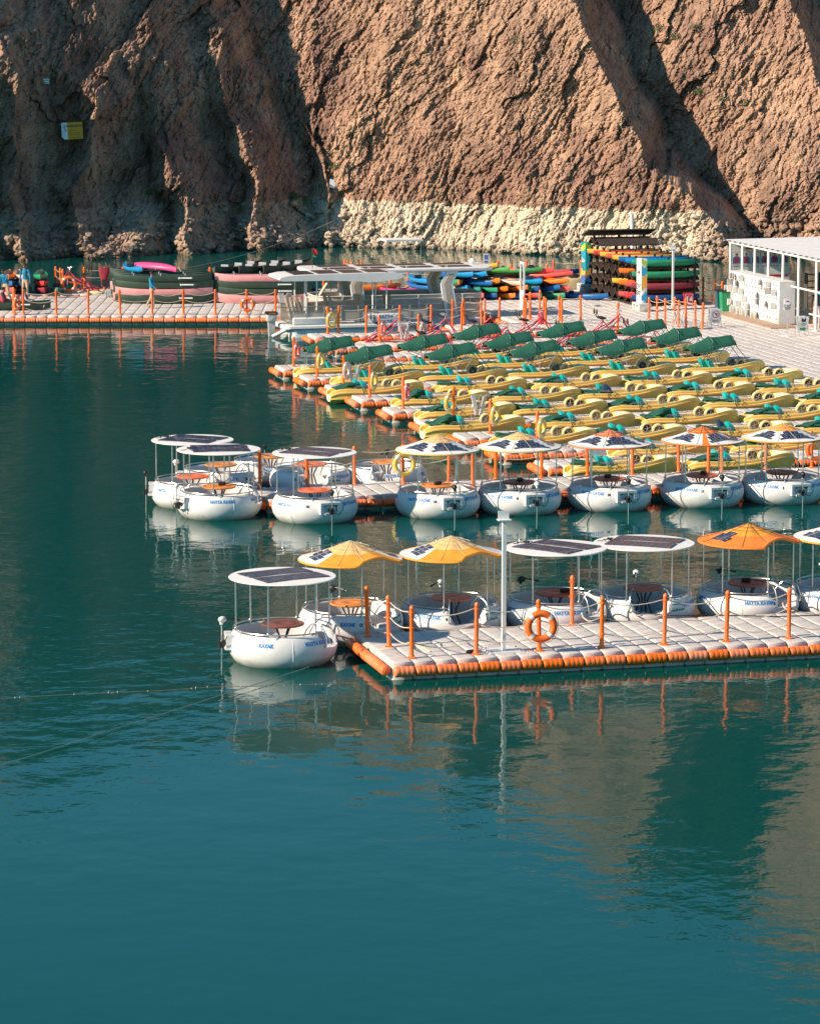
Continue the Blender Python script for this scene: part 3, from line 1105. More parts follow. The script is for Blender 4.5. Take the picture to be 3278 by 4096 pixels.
def stain(m):
    """brown-green tide mark that the lake leaves just above the water line, and rub marks"""
    nt = m.node_tree
    N, Lk = nt.nodes, nt.links
    p = N['Principled BSDF']
    old = p.inputs['Base Color'].links[0].from_socket
    tc = N.new('ShaderNodeTexCoord')
    sp = N.new('ShaderNodeSeparateXYZ')
    Lk.new(tc.outputs['Object'], sp.inputs[0])
    nz = N.new('ShaderNodeTexNoise')
    nz.inputs['Scale'].default_value = 3.0
    nz.inputs['Detail'].default_value = 5
    oi = N.new('ShaderNodeObjectInfo')
    ad = N.new('ShaderNodeVectorMath')
    ad.operation = 'ADD'
    Lk.new(tc.outputs['Object'], ad.inputs[0])
    sc_ = N.new('ShaderNodeVectorMath')
    sc_.operation = 'SCALE'
    sc_.inputs[0].default_value = (13, 19, 7)
    Lk.new(oi.outputs['Random'], sc_.inputs['Scale'])
    Lk.new(sc_.outputs[0], ad.inputs[1])
    Lk.new(ad.outputs[0], nz.inputs['Vector'])
    ma = N.new('ShaderNodeMath')
    ma.operation = 'MULTIPLY_ADD'
    ma.inputs[1].default_value = -0.28
    Lk.new(nz.outputs['Fac'], ma.inputs[0])
    Lk.new(sp.outputs['Z'], ma.inputs[2])
    mr = N.new('ShaderNodeMapRange')
    mr.inputs[1].default_value = -0.11
    mr.inputs[2].default_value = 0.06
    mr.inputs[3].default_value = 0.62
    mr.inputs[4].default_value = 0.0
    Lk.new(ma.outputs[0], mr.inputs[0])
    mx = N.new('ShaderNodeMix')
    mx.data_type = 'RGBA'
    Lk.new(mr.outputs[0], mx.inputs[0])
    Lk.new(old, mx.inputs[6])
    mx.inputs[7].default_value = (0.34, 0.29, 0.18, 1)
    Lk.new(mx.outputs[2], p.inputs['Base Color'])


stain(M_hull)
M_inside = mat('boat_inside', (0.62, 0.60, 0.60), 0.6, var=0.10)
M_solar = None
M_canvas_w = mat('white_canvas', (0.80, 0.77, 0.73), 0.75, var=0.08, vscale=3, bump=0.25, bscale=12)
M_amber = mat('amber_canvas', (0.92, 0.34, 0.03), 0.75, var=0.10, vscale=3, bump=0.25, bscale=12)
M_yellow_c = mat('yellow_canvas', (0.85, 0.52, 0.20), 0.75, var=0.10, vscale=3, bump=0.25, bscale=12)
M_orange_c = mat('orange_canvas', (0.93, 0.22, 0.03), 0.75, var=0.10, vscale=3, bump=0.25, bscale=12)
M_red_c = mat('coral_canvas', (0.86, 0.24, 0.10), 0.75, var=0.10, vscale=3, bump=0.25, bscale=12)
M_blue = mat('print_blue', (0.01, 0.19, 0.52), 0.5, var=0.2, vscale=8)
M_green_pl = mat('plate_green', (0.02, 0.26, 0.16), 0.4)
M_ink = mat('print_black', (0.02, 0.02, 0.025), 0.5)
M_sticker = mat('sticker_white', (0.82, 0.81, 0.80), 0.45)
TABLES = {'orange': mat('table_orange', (0.72, 0.26, 0.06), 0.5), 'red': mat('table_red', (0.62, 0.10, 0.04), 0.45), 'coral': mat('table_coral', (0.80, 0.19, 0.08), 0.45),
          'brown': mat('table_brown', (0.22, 0.075, 0.05), 0.45), 'brick': mat('table_brick', (0.45, 0.13, 0.08), 0.5)}


def solar_material():
    m = bpy.data.materials.new('solar_cells')
    m.use_nodes = True
    nt = m.node_tree
    N, Lk = nt.nodes, nt.links
    p = N['Principled BSDF']
    p.inputs['Roughness'].default_value = 0.22
    tc = N.new('ShaderNodeTexCoord')
    br = N.new('ShaderNodeTexBrick')
    br.offset = 0
    br.inputs['Color1'].default_value = (0.018, 0.026, 0.06, 1)
    br.inputs['Color2'].default_value = (0.026, 0.034, 0.075, 1)
    br.inputs['Mortar'].default_value = (0.20, 0.21, 0.25, 1)
    br.inputs['Scale'].default_value = 1.0
    br.inputs['Mortar Size'].default_value = 0.004
    br.inputs['Brick Width'].default_value = 0.156
    br.inputs['Row Height'].default_value = 0.156
    Lk.new(tc.outputs['Object'], br.inputs['Vector'])
    nz = N.new('ShaderNodeTexNoise')
    nz.inputs['Scale'].default_value = 4.5
    nz.inputs['Detail'].default_value = 8
    nz.inputs['Roughness'].default_value = 0.7
    oi = N.new('ShaderNodeObjectInfo')
    ad = N.new('ShaderNodeVectorMath')
    ad.operation = 'ADD'
    Lk.new(tc.outputs['Object'], ad.inputs[0])
    sc_ = N.new('ShaderNodeVectorMath')
    sc_.operation = 'SCALE'
    sc_.inputs[0].default_value = (40, 30, 20)
    Lk.new(oi.outputs['Random'], sc_.inputs['Scale'])
    Lk.new(sc_.outputs[0], ad.inputs[1])
    Lk.new(ad.outputs[0], nz.inputs['Vector'])
    rp = N.new('ShaderNodeValToRGB')
    rp.color_ramp.elements[0].position = 0.5
    rp.color_ramp.elements[1].position = 0.78
    rp.color_ramp.elements[0].color = (0, 0, 0, 1)
    rp.color_ramp.elements[1].color = (0.75, 0.75, 0.75, 1)
    Lk.new(nz.outputs['Fac'], rp.inputs[0])
    mx = N.new('ShaderNodeMix')
    mx.data_type = 'RGBA'
    Lk.new(rp.outputs[0], mx.inputs[0])
    Lk.new(br.outputs['Color'], mx.inputs[6])
    mx.inputs[7].default_value = (0.30, 0.28, 0.28, 1)
    Lk.new(mx.outputs[2], p.inputs['Base Color'])
    mm = N.new('ShaderNodeMapRange')
    mm.inputs[3].default_value = 0.18
    mm.inputs[4].default_value = 0.8
    Lk.new(rp.outputs[0], mm.inputs[0])
    Lk.new(mm.outputs[0], p.inputs['Roughness'])
    return m


M_solar = solar_material()
HP = [(0.0, -0.14), (0.86, -0.14), (1.02, -0.05), (1.16, 0.08), (1.245, 0.22), (1.275, 0.36), (1.27, 0.47), (1.235, 0.59), (1.18, 0.69), (1.135, 0.735), (1.10, 0.745), (1.065, 0.72), (1.045, 0.58), (1.03, 0.43),
      (0.72, 0.41), (0.70, 0.16), (0.0, 0.15)]


def hull_r(z):
    zz = [p[1] for p in HP[1:11]]
    rr = [p[0] for p in HP[1:11]]
    return float(np.interp(z, zz, rr))


def wrapdeg(a):
    return (a + math.pi) % (2 * math.pi) - math.pi


def make_hull():
    def fn(phi, r, h):
        a = abs(wrapdeg(phi))
        lim = 0.40 + 0.36 * min(1, max(0, (a - R(17)) / R(8)))
        if r > 0.8 and h > lim:
            h = lim
        if a < R(17) and 0.69 < r < 1.04 and h > 0.2:      # no bench in the doorway
            h = 0.17
        return r, h
    mb = MB()
    mb.lathe(HP, 84, fn=fn)
    # inside faces take the second material
    for k, f in enumerate(mb.f):
        q = k % (len(HP) - 1)
        mb.m[k] = 1 if q >= 11 else 0
    return mb


hb = make_hull()
ME_hull = hb.mesh('hull', [M_hull, M_inside], 35)
# rim rail with a gap at the door, its feet, and the door handrails (door at phi = 0)
mb = MB()
pts = [(1.155 * math.sin(a), -1.155 * math.cos(a), 0.80) for a in [R(24) + (2 * math.pi - R(48)) * k / 60 for k in range(61)]]
mb.tube(pts, 0.017, 8)
for k in range(7):
    a = R(30) + (2 * math.pi - R(60)) * k / 6
    mb.tube([(1.155 * math.sin(a), -1.155 * math.cos(a), 0.80), (1.17 * math.sin(a), -1.17 * math.cos(a), 0.69)], 0.012, 6)
ME_rail = mb.mesh('rim_rail', M_steel)
ME_handrails = []
for sx in (-1, 1):
    a = R(23) * sx
    mb = MB()

    def P(r, z, da=0):
        return (r * math.sin(a + da), -r * math.cos(a + da), z)
    mb.tube([P(0.62, 0.62), P(0.72, 0.80), P(0.86, 0.95), P(0.98, 0.99), P(1.12, 0.97), P(1.25, 0.86), P(1.32, 0.66), P(1.32, 0.50), P(1.27, 0.46)], 0.016, 7)
    ME_handrails.append(mb.mesh('door_handrail', M_steel))
# moulded seams of the hull
ME_seam = []
for aa in (R(48), R(62), R(150), R(212), R(298)):
    mb = MB()
    zz = [0.0, 0.08, 0.16, 0.22, 0.30, 0.36, 0.42, 0.47, 0.53, 0.59, 0.65, 0.69]
    mb.tube([((hull_r(z) + 0.001) * math.sin(aa), -(hull_r(z) + 0.001) * math.cos(aa), z) for z in zz], 0.006, 4)
    ME_seam.append(mb.mesh('hull_seam', M_white))
# canopy posts
mb = MB()
mb.tube([(0, 0, 0.70), (0, 0, 1.97)], 0.019, 8)
mb.lathe([(0.0, 0.0), (0.035, 0), (0.035, 0.03), (0.02, 0.05)], 8, c=(0, 0, 0.80))
ME_cpost = mb.mesh('canopy_post', M_steel)
# table
mb = MB()
mb.lathe([(0, 0.835), (0.47, 0.835), (0.50, 0.85), (0.505, 0.875), (0.49, 0.888), (0.44, 0.885), (0.43, 0.879), (0.33, 0.879), (0.32, 0.886), (0.14, 0.886), (0.13, 0.879), (0, 0.879)], 40)
TABLE_MB = mb
ME_table = {k: mb.mesh('table_top', v) for k, v in TABLES.items()}
mb = MB()
for k in range(4):
    a = math.pi / 4 + k * math.pi / 2
    mb.tube([(0.24 * math.cos(a), 0.24 * math.sin(a), 0.15), (0.10 * math.cos(a), 0.10 * math.sin(a), 0.55), (0.24 * math.cos(a), 0.24 * math.sin(a), 0.84)], 0.022, 6)
ME_tleg = mb.mesh('table_leg', M_dark)
# motor bracket with window opening (at phi = 0)
mb = MB()
for (x, z, w, h) in ((-0.27, 0.50, 0.10, 0.34), (0.27, 0.50, 0.10, 0.34), (0, 0.635, 0.44, 0.07), (0, 0.365, 0.44, 0.07)):
    mb.box((x, -1.265, z), (w, 0.16, h))
mb.box((0, -1.30, 0.34), (0.36, 0.14, 0.06))
ME_mount = mb.mesh('motor_mount', M_hull, 30)
mb = MB()
for sx in (-1, 1):
    for sz in (0, 1, 2):
        for q in (0, 1):
            mb.lathe([(0, 0.006), (0.010, 0.006), (0.010, 0)], 6, axis='y', c=(sx * (0.25 + 0.04 * q), -1.352, 0.42 + 0.08 * sz))
ME_mbolts = mb.mesh('bolt', M_dark)
mb = MB()
mb.box((0, -1.225, 0.50), (0.43, 0.03, 0.20))
ME_mwin = mb.mesh('mount_window', mat('painted_opening_shade', (0.12, 0.13, 0.13), 0.6))  # dark plate, paints the shadow inside the see-through opening


def motor_meshes(headm):
    mb = MB()
    mb.tube([(0, 0, -0.75), (0, 0, 0.98)], 0.016, 7)
    sh = mb.mesh('motor_shaft', M_steel)
    mb = MB()
    mb.ball((0, 0.03, 1.0), 0.1, 12, 8, sc3=(0.8, 1.15, 0.75))
    mb.lathe([(0.0, 0.88), (0.035, 0.88), (0.05, 0.95), (0.05, 0.98)], 10)
    hd = mb.mesh('motor_head', headm)
    mb = MB()
    mb.tube([(0.03, 0.08, 1.02), (0.10, 0.24, 1.0), (0.17, 0.42, 0.96)], [0.02, 0.018, 0.026], 7)
    ti = mb.mesh('tiller', M_black)
    mb = MB()
    mb.box((0, 0.02, 0.42), (0.10, 0.13, 0.16))
    mb.box((0, 0.09, 0.46), (0.15, 0.05, 0.10))
    mb.tube([(-0.06, -0.05, 0.50), (-0.09, -0.06, 0.36)], 0.015, 6)
    mb.lathe([(0, 0.03), (0.03, 0.03), (0.035, -0.03), (0, -0.03)], 8, c=(0.05, -0.06, 0.40))
    cl = mb.mesh('motor_clamp', M_black)
    mb = MB()
    mb.tube([(0, -0.01, 0.9), (-0.06, -0.05, 0.8), (-0.07, -0.06, 0.62), (-0.02, -0.05, 0.5), (0.05, -0.07, 0.44)], 0.008, 5)
    mb.tube([(0.04, -0.04, 0.40), (0.2, -0.06, 0.33), (0.34, 0.0, 0.45), (0.42, 0.1, 0.68)], 0.011, 5)
    ca = mb.mesh('cable', M_black)
    return sh, hd, ti, cl, ca


MOT = {'white': motor_meshes(M_white), 'black': motor_meshes(M_black)}
# flat white roof
mb = MB()
mb.lathe([(0, 1.955), (1.18, 1.955), (1.245, 1.965), (1.255, 1.98), (1.24, 1.995), (0.7, 2.012), (0, 2.02)], 56)
ME_disc = mb.mesh('roof_disc', M_canvas_w)
mb = MB()
mb.box((0, 0, 0), (1.66, 0.65, 0.02))
ME_panel = mb.mesh('solar_panel', M_solar, 0)

RC = 1.25


def tent_z(r, a, arch):
    q = r / RC
    z = 1.965 + 0.42 * (1 - q) ** 1.25
    z += 0.012 * math.cos(8 * a) * q * (1 - q) * 4
    if arch is not None:
        d = abs(wrapdeg(a - arch))
        z += 0.13 * max(0, 1 - (d / R(30)) ** 2) * max(0, (q - 0.45) / 0.55)
    return z


def make_tent(parent, base, white, apex, arch, inner=0.5, sectors=()):
    """soft pitched roof; white(deg) says where the panels of white canvas lie; arch is the raised doorway edge"""
    mb = MB()
    na, rr = 64, [0.0, 0.16, 0.32, 0.48, 0.62, 0.78, 0.94, 1.10, 1.2, RC]
    idx = {}
    for i in range(na):
        a = 2 * math.pi * i / na
        for j, r in enumerate(rr):
            rx = r
            if arch is not None and r > 1.0:
                d = abs(wrapdeg(a - arch))
                rx = r - 0.28 * max(0, 1 - (d / R(27)) ** 2) ** 0.5 * ((r - 0.9) / 0.35)
            idx[i, j] = len(mb.v)
            mb.v.append((rx * math.sin(a), -rx * math.cos(a), tent_z(rx, a, arch)))
        idx[i, len(rr)] = len(mb.v)
        p = mb.v[idx[i, len(rr) - 1]]
        mb.v.append((p[0] * 0.995, p[1] * 0.995, p[2] - 0.055))
    for i in range(na):
        k = (i + 1) % na
        deg = math.degrees(wrapdeg(2 * math.pi * (i + 0.5) / na))
        for j in range(len(rr)):
            mb.f.append([idx[i, j], idx[k, j], idx[k, j + 1], idx[i, j + 1]])
            rm = rr[j]
            w = any(lo <= deg < hi for lo, hi in white) and rm >= inner - 0.01 and j < len(rr) - 1
            a_ = rm < inner and apex
            mb.m.append(1 if w else (2 if a_ else 0))
    roof = mb.build('canopy', [base, M_canvas_w, apex or base], parent, smooth=60)
    # hem tube and ridge cords
    q = MB()
    pts = []
    for i in range(na):
        v = mb.v[idx[i, len(rr) - 1]]
        pts.append((v[0], v[1], v[2] - 0.03))
    q.tube(pts, 0.02, 6, closed=True)
    q.build('hem_tube', base, roof)
    q = MB()
    for k in range(8):
        a = 2 * math.pi * (k + 0.5) / 8 + (R(9) if k % 2 else -R(4))
        q.tube([(r * math.sin(a), -r * math.cos(a), tent_z(r, a, arch) + 0.012) for r in (0.02, 0.3, 0.6, 0.9, 1.0 if arch is not None and abs(wrapdeg(a - arch)) < R(30) else 1.22)], 0.006, 4)
    for r in (0.28, 0.45):
        q.tube([(r * math.sin(2 * math.pi * k / 24), -r * math.cos(2 * math.pi * k / 24), tent_z(r, 0, None) + 0.016 + (0.02 if arch is not None else 0)) for k in range(24)], 0.006, 4, closed=True)
    q.build('cord', M_rope if base is M_amber or base is M_yellow_c else M_dark, roof)
    # stepped patches of solar cells
    for (deg, r0, rows, cw) in sectors:
        a0 = R(deg)
        q = MB()
        for ri, (n0, n1) in enumerate(rows):
            for c in range(n0, n1):
                for (e0, e1) in ((0.02, 0.98),):
                    vs = []
                    for (dx, dr) in ((c + 0.03, ri + 0.03), (c + 0.97, ri + 0.03), (c + 0.97, ri + 0.97), (c + 0.03, ri + 0.97)):
                        x, r_ = dx * cw, r0 + dr * cw
                        px = r_ * math.sin(a0) + x * math.cos(a0)
                        py = -r_ * math.cos(a0) + x * math.sin(a0)
                        r2 = math.hypot(px, py)
                        a2 = math.atan2(px, -py)
                        vs.append((px, py, tent_z(r2, a2, arch) + 0.012))
                    q.add(vs, [(0, 1, 2, 3)])
        o = q.build('solar_patch', M_solar, roof, smooth=0)
    return roof


def hull_print(parent, s, deg, z, size, m, back=None, name='lettering', bold=0.007, wid=1.0, lift=0.004, slant=0.0):
    """lettering that follows the round hull"""
    for (mm, bo, lf) in ((back, 0.015, lift), (m, bold, lift + 0.003)):
        if mm is None:
            continue
        v, f = text_cached(s, size, bo)
        vs = []
        for x, y in v:
            zz = z + y
            r = hull_r(zz) + lf
            a = R(deg) + x * wid / 1.27
            vs.append((r * math.sin(a), -r * math.cos(a), zz))
        q = MB()
        q.add(vs, f)
        q.build(name if mm is m else name + '_outline', mm, parent, smooth=0)


def hull_patch(parent, deg, z, w, h, m, name, lift=0.003, disc=False):
    q = MB()
    vs = []
    if disc:
        n = 18
        loop = [(w / 2 * math.cos(2 * math.pi * k / n), w / 2 * math.sin(2 * math.pi * k / n)) for k in range(n)]
    else:
        loop = [(-w / 2 + w * k / 8, -h / 2) for k in range(9)] + [(w / 2 - w * k / 8, h / 2) for k in range(9)]
    for x, y in loop:
        r = hull_r(z + y) + lift
        a = R(deg) + x / 1.27
        vs.append((r * math.sin(a), -r * math.cos(a), z + y))
    if disc:
        q.add(vs, [tuple(range(len(vs)))])
    else:
        q.add(vs, [(k, k + 1, 16 - k, 17 - k) for k in range(8)])
    return q.build(name, m, parent, smooth=0)


BOATS = {}


def donut(pos, label, door, motor, head, table, roof, prints, rz=0.0, tiller=0.0, group='round white boats with tables'):
    root = thing('round_boat', label, 'boat', pos, rz, group)
    link('hull', ME_hull, root, rz=R(door))
    for sm_ in ME_seam:
        link('hull_seam', sm_, root, rz=R(door))
    link('rim_rail', ME_rail, root, rz=R(door))
    for hr in ME_handrails:
        link('door_handrail', hr, root, rz=R(door))
    tb = link('table_top', ME_table[table], root, rz=rnd.uniform(0, 6))
    link('table_leg', ME_tleg, root, rz=R(door + 20))
    if motor is not None:
        mo = link('motor_mount', ME_mount, root, rz=R(motor))
        link('mount_window', ME_mwin, mo)
        link('bolt', ME_mbolts, mo)
        em = thing('outboard_motor', None, None)
        em.parent = root
        a = R(motor)
        em.location = (1.43 * math.sin(a), -1.43 * math.cos(a), 0)
        em.rotation_euler = (0, 0, a)
        sh, hd, ti, cl, ca = MOT[head]
        link('motor_shaft', sh, em)
        h = link('motor_head', hd, em, rz=R(tiller))
        link('motor_clamp', cl, em)
        link('cable', ca, em)
        link('tiller', ti, em, rz=R(tiller))
    for k in range(6 if roof else 0):
        a = R(door + 30 + 60 * k)
        link('canopy_post', ME_cpost, root, (1.115 * math.sin(a), -1.115 * math.cos(a), 0))
    if roof:
        roof(root)
    for pr_ in prints:
        kind = pr_[0]
        if kind == 'HK':
            hull_print(root, 'HATTA KAYAK', pr_[1], 0.58, 0.112, M_blue, M_sticker)
        elif kind == 'TX':
            hull_print(root, pr_[1], pr_[2], 0.56, 0.112, M_blue, None)
        elif kind == 'NO':
            hull_patch(root, pr_[2], 0.55, 0.16, 0.16, M_sticker, 'number_sticker', disc=True)
            hull_print(root, pr_[1], pr_[2], 0.55, 0.10, M_ink, None, 'number', 0.006)
        elif kind == 'DS':
            hull_patch(root, pr_[2], 0.55, 0.46, 0.17, M_green_pl, 'registration_plate', 0.005)
            hull_print(root, pr_[1], pr_[2], 0.55, 0.125, M_sticker, None, 'registration_number', 0.004, lift=0.009)
    BOATS[label] = root
    return root


def flat_roof(rz, tilt=(0, 0), wires=True):
    def fn(root):
        d = link('roof_disc', ME_disc, root, rz=R(rz))
        d.rotation_euler = (R(tilt[0]), R(tilt[1]), R(rz))
        for sy in (-1, 1):
            link('solar_panel', ME_panel, d, (0.02, sy * 0.385, 2.022))
        if wires:
            q = MB()
            q.tube([(-0.85, 0.2, 2.03), (-0.95, 0.05, 2.05), (-0.9, -0.15, 2.06), (-1.0, -0.25, 2.03), (-1.15, -0.2, 2.0)], 0.01, 5)
            q.tube([(-0.8, -0.1, 2.04), (-0.95, -0.3, 2.07), (-0.85, -0.42, 2.04)], 0.01, 5)
            q.box((-0.88, 0.0, 2.045), (0.12, 0.09, 0.04))
            q.build('cable', M_black, d)
    return fn


STEP = [(-1, 2), (-2, 3), (-3, 3), (-3, 4)]


def tent_roof(base, white, apex, arch, sectors, inner=0.5):
    def fn(root):
        make_tent(root, base, white, apex, R(arch) if arch is not None else None, inner, sectors)
    return fn


def at_row(u, t):
    return S(s_at(u, t, 0.76), t, 0)


def sol(deg, r0=0.52, cw=0.125, rows=None):
    return (deg, r0, rows or [(-1, 2), (-2, 3), (-3, 3), (-3, 4)], cw)


# near row
donut(S(16.36, 75.1), 'white round boat farthest left, floating free beside the near dock corner', 75, -82, 'white', 'brown', flat_roof(32, wires=False), [('TX', 'KAYAK', -16), ('HK', 44), ('NO', '13', 66)], tiller=35)
donut(at_row(1402, 77.3), 'round boat 12 with amber tent roof next to the near dock corner', 45, 200, 'black', 'orange',
      tent_roof(M_amber, [(-115, -38), (78, 120)], M_yellow_c, 38, [sol(-72, rows=[(-1, 2), (-2, 2), (-2, 3), (-1, 3)]), sol(98, 0.75, 0.12, [(-1, 2), (-2, 2), (-2, 2)])]), [('TX', 'KAYAK', -2), ('NO', '12', 12), ('DS', 'DS 6340', 68)], tiller=60)
donut(at_row(1804, 77.4), 'round boat 4 with amber tent roof behind the near dock', 20, 190, 'white', 'coral',
      tent_roof(M_amber, [(-115, -38), (80, 130)], M_yellow_c, 38, [sol(-72, rows=[(-1, 2), (-2, 2), (-2, 3), (-1, 3)])]), [('HK', -30), ('NO', '4', -6), ('DS', 'DS 6373', 52), ('HK', 72)], tiller=-20)
donut(at_row(2220, 77.4), 'round boat 30 with dirty flat solar roof behind the near dock life ring', 58, 215, 'black', 'red', flat_roof(-38), [('HK', 14), ('NO', '30', 36), ('TX', 'KAYAK', -62)], tiller=70)
donut(at_row(2572, 77.55), 'round boat DS 6360 with clean flat solar roof behind the near dock', 4, 184, 'white', 'brick', flat_roof(-20), [('NO', '29', -42), ('DS', 'DS 6360', 38), ('HK', 62)], tiller=10)
donut(at_row(2989, 77.5), 'round boat 3 with pointed orange tent roof behind the near dock', 50, 205, 'black', 'brick',
      tent_roof(M_orange_c, [], M_amber, 42, [sol(-62, 0.48, 0.12, [(-1, 2), (-2, 2), (-2, 3), (-2, 3)])]), [('HK', 8), ('NO', '3', 26), ('TX', 'HATTA', -72)], tiller=60)
donut(at_row(3369, 77.4), 'round boat with white solar tent cut off by the right picture edge', 40, 195, 'white', 'brick',
      tent_roof(M_amber, [(-150, 60)], None, None, [sol(-62), sol(0)], 0.1), [('HK', -36)], tiller=50)
# second row, in front of the middle dock
donut(S(18.87, 99.3), 'left-back round boat of the loose pair, flat solar roof and coral table', 120, -85, 'black', 'coral', flat_roof(-24), [('TX', 'HATTA', -45)], tiller=80)
donut(S(19.22, 97.0), 'left-front round boat of the loose pair, flat solar roof and orange table', 85, -58, 'white', 'orange', flat_roof(8), [('HK', 8), ('HK', 70)], tiller=60)
donut(S(21.82, 95.6), 'round boat 32 with flat solar roof at the middle dock left end', 178, 22, 'black', 'coral', flat_roof(-28), [('TX', 'HATTA KA', -45), ('NO', '32', -8), ('HK', 60)])
rowm = [(1750, '16', 'black', 'orange', M_yellow_c, 'yellow-peaked'), (2075, '8', 'white', 'brown', M_yellow_c, 'pale yellow-peaked'), (2436, '18', 'black', 'brick', M_red_c, 'coral-peaked'),
        (2806, '11', 'black', 'brick', M_orange_c, 'orange-peaked'), (3125, '5', 'black', 'brown', M_amber, 'amber-peaked')]
for u, no, hd, tb, ap, nm in rowm:
    strip = [] if no != '11' else [(-6, 6)]
    donut(at_row(u, 95.65), f'round boat {no} with {nm} solar tent moored at the middle dock', 178, 20, hd, tb,
          tent_roof(ap, [(-100, -8), (4, 115)] if no == '11' else [(-100, 115)], ap, None, [sol(-52, 0.52, 0.115), sol(18 if no != '11' else 36, 0.48, 0.125, [(-2, 2), (-3, 3), (-3, 4), (-4, 5)]), sol(88, 0.6, 0.105)], 0.40),
          [('HK', -28), ('NO', no, -4), ('HK', 56), ('TX', 'HATTA', -82)])
# behind the middle dock
donut(S(20.2, 101.6), 'open round boat 23 with orange table behind the loose pair', 70, -78, 'white', 'orange', None, [('NO', '23', 42), ('TX', 'KAYAK', 20)])
donut(S(22.1, 103.1), 'open round boat with brown-orange table half hidden behind the middle dock', 10, 190, 'black', 'orange', None, [('HK', -10)])
donut(S(22.9, 100.95), 'round boat DS 6368 with coral table behind the middle dock', 8, 185, 'black', 'coral', None, [('DS', 'DS 6368', 38), ('HK', 60), ('NO', '21', -20)])
donut(S(25.35, 100.95), 'open round boat behind the yellow life ring of the middle dock', 2, 180, 'black', 'orange', None, [('HK', 15), ('TX', 'HATTA', 62)])

# battery boxes on some tables, and the lines that tie boats to the docks
q = MB()
q.bbox((0, 0, 0.05), (0.22, 0.12, 0.10), 0.015)
ME_bat = q.mesh('battery_case', M_black)
q = MB()
q.tube([(0.1, 0, 0.05), (0.22, 0.04, 0.03), (0.34, -0.02, 0.015), (0.45, 0.02, 0.0), (0.52, 0.05, -0.10)], 0.009, 5)
ME_batc = q.mesh('battery_lead', M_black)
for key, nm, dx, dy, a in (('round boat 30', 'red table of boat 30', 0.22, -0.05, 0.2), ('round boat 3 ', 'brick-red table of boat 3', -0.05, 0.05, 0.1), ('round boat 16', 'orange table of boat 16', 0.0, -0.05, 0.5),
                           ('round boat 8', 'brown table of boat 8', 0.02, 0.05, 1.2), ('round boat 18', 'table under the coral-peaked tent', -0.05, 0.08, 0.9), ('round boat 11', 'table under the orange-striped tent', 0.05, 0.12, 1.0), ('left-front', 'orange table of the loose front boat', 0.08, 0.1, 0.2)):
    b = [v for k_, v in BOATS.items() if k_.startswith(key)][0]
    o = thing('battery_box', 'black battery box with a lead lying on the ' + nm, 'battery', b.location + Vector((dx, dy, 0.89)), a, 'battery boxes on boat tables')
    link('battery_case', ME_bat, o)
    link('battery_lead', ME_batc, o)
for key, nm, dx, tt in (('round boat 12', 'first', 0.55, 75.55), ('round boat 4', 'second', 0.62, 75.55), ('round boat 30', 'third', 0.6, 75.6), ('round boat DS 6360', 'fourth', -0.4, 75.6), ('round boat 3 ', 'fifth', 0.75, 75.6)):
    b = [v for k_, v in BOATS.items() if k_.startswith(key)][0]
    a0 = b.location + Vector((dx, -1.12, 0.55))
    e = a0 + Vector((0.12, -0.35, 0))
    e.z = DECK + 0.02
    q = MB()
    q.tube([a0, a0 + Vector((0.02, -0.06, -0.08)), a0.lerp(e, 0.5) - Vector((0, 0, 0.04)), e, e + Vector((0.10, -0.02, 0.0)), e + Vector((0.16, 0.06, 0.0))], 0.017, 6)
    q.ball(a0, 0.035, 7, 5)
    tag(q.build('mooring_rope', M_rope), f'{nm} short knotted mooring rope from the left on the near dock back edge', 'rope', 'mooring ropes of the near row')
# ------------------------------------------------------------------ yellow pedal boats
M_yel = mat('yellow_hull', (0.97, 0.61, 0.115), 0.42, var=0.05, vscale=2.0, c2=(0.98, 0.68, 0.17))
M_cream = mat('cream_yellow', (0.96, 0.79, 0.45), 0.48, var=0.10, vscale=2.5)  # paler cream on gunwale, deck, end caps and inside
M_rub = mat('rubbing_strip', (0.96, 0.57, 0.16), 0.5, var=0.10)
M_teal = mat('teal_seat', (0.0, 0.36, 0.36), 0.5, var=0.15, rand=0.5, c2=(0.01, 0.44, 0.42))
M_navy = mat('navy_seat', (0.01, 0.03, 0.09), 0.5)
M_green = mat('green_canvas', (0.006, 0.085, 0.052), 0.75, var=0.22, vscale=5, bump=0.3, bscale=18)
M_alu = mat('aluminium', (0.60, 0.59, 0.58), 0.35, metal=0.8)
M_tyre = mat('cream_guard', (0.78, 0.58, 0.27), 0.5, var=0.1)
M_hubd = mat('hub_grey', (0.025, 0.024, 0.022), 0.6, rand=0.4, c2=(0.34, 0.27, 0.16))

ST = [  # x, half width, gunwale z, bottom half width, inner z, keel z
    (-1.86, 0.40, 0.30, 0.33, 0.20, -0.06), (-1.80, 0.44, 0.36, 0.36, 0.20, -0.10), (-1.55, 0.50, 0.43, 0.40, 0.30, -0.12), (-1.25, 0.545, 0.45, 0.43, 0.40, -0.12), (-1.18, 0.55, 0.45, 0.43, 0.26, -0.12),
    (-0.70, 0.585, 0.44, 0.45, 0.22, -0.12), (-0.2, 0.60, 0.445, 0.45, 0.20, -0.12), (0.3, 0.595, 0.475, 0.44, 0.20, -0.12), (0.72, 0.58, 0.535, 0.42, 0.20, -0.12), (1.0, 0.55, 0.585, 0.39, 0.22, -0.11), (1.22, 0.50, 0.625, 0.35, 0.30, -0.09),
    (1.32, 0.475, 0.635, 0.33, 0.62, -0.08), (1.5, 0.41, 0.64, 0.29, 0.665, -0.05), (1.68, 0.30, 0.61, 0.21, 0.64, 0.0), (1.80, 0.18, 0.555, 0.12, 0.58, 0.06), (1.86, 0.07, 0.48, 0.05, 0.49, 0.14)]
rings, inner = [], []
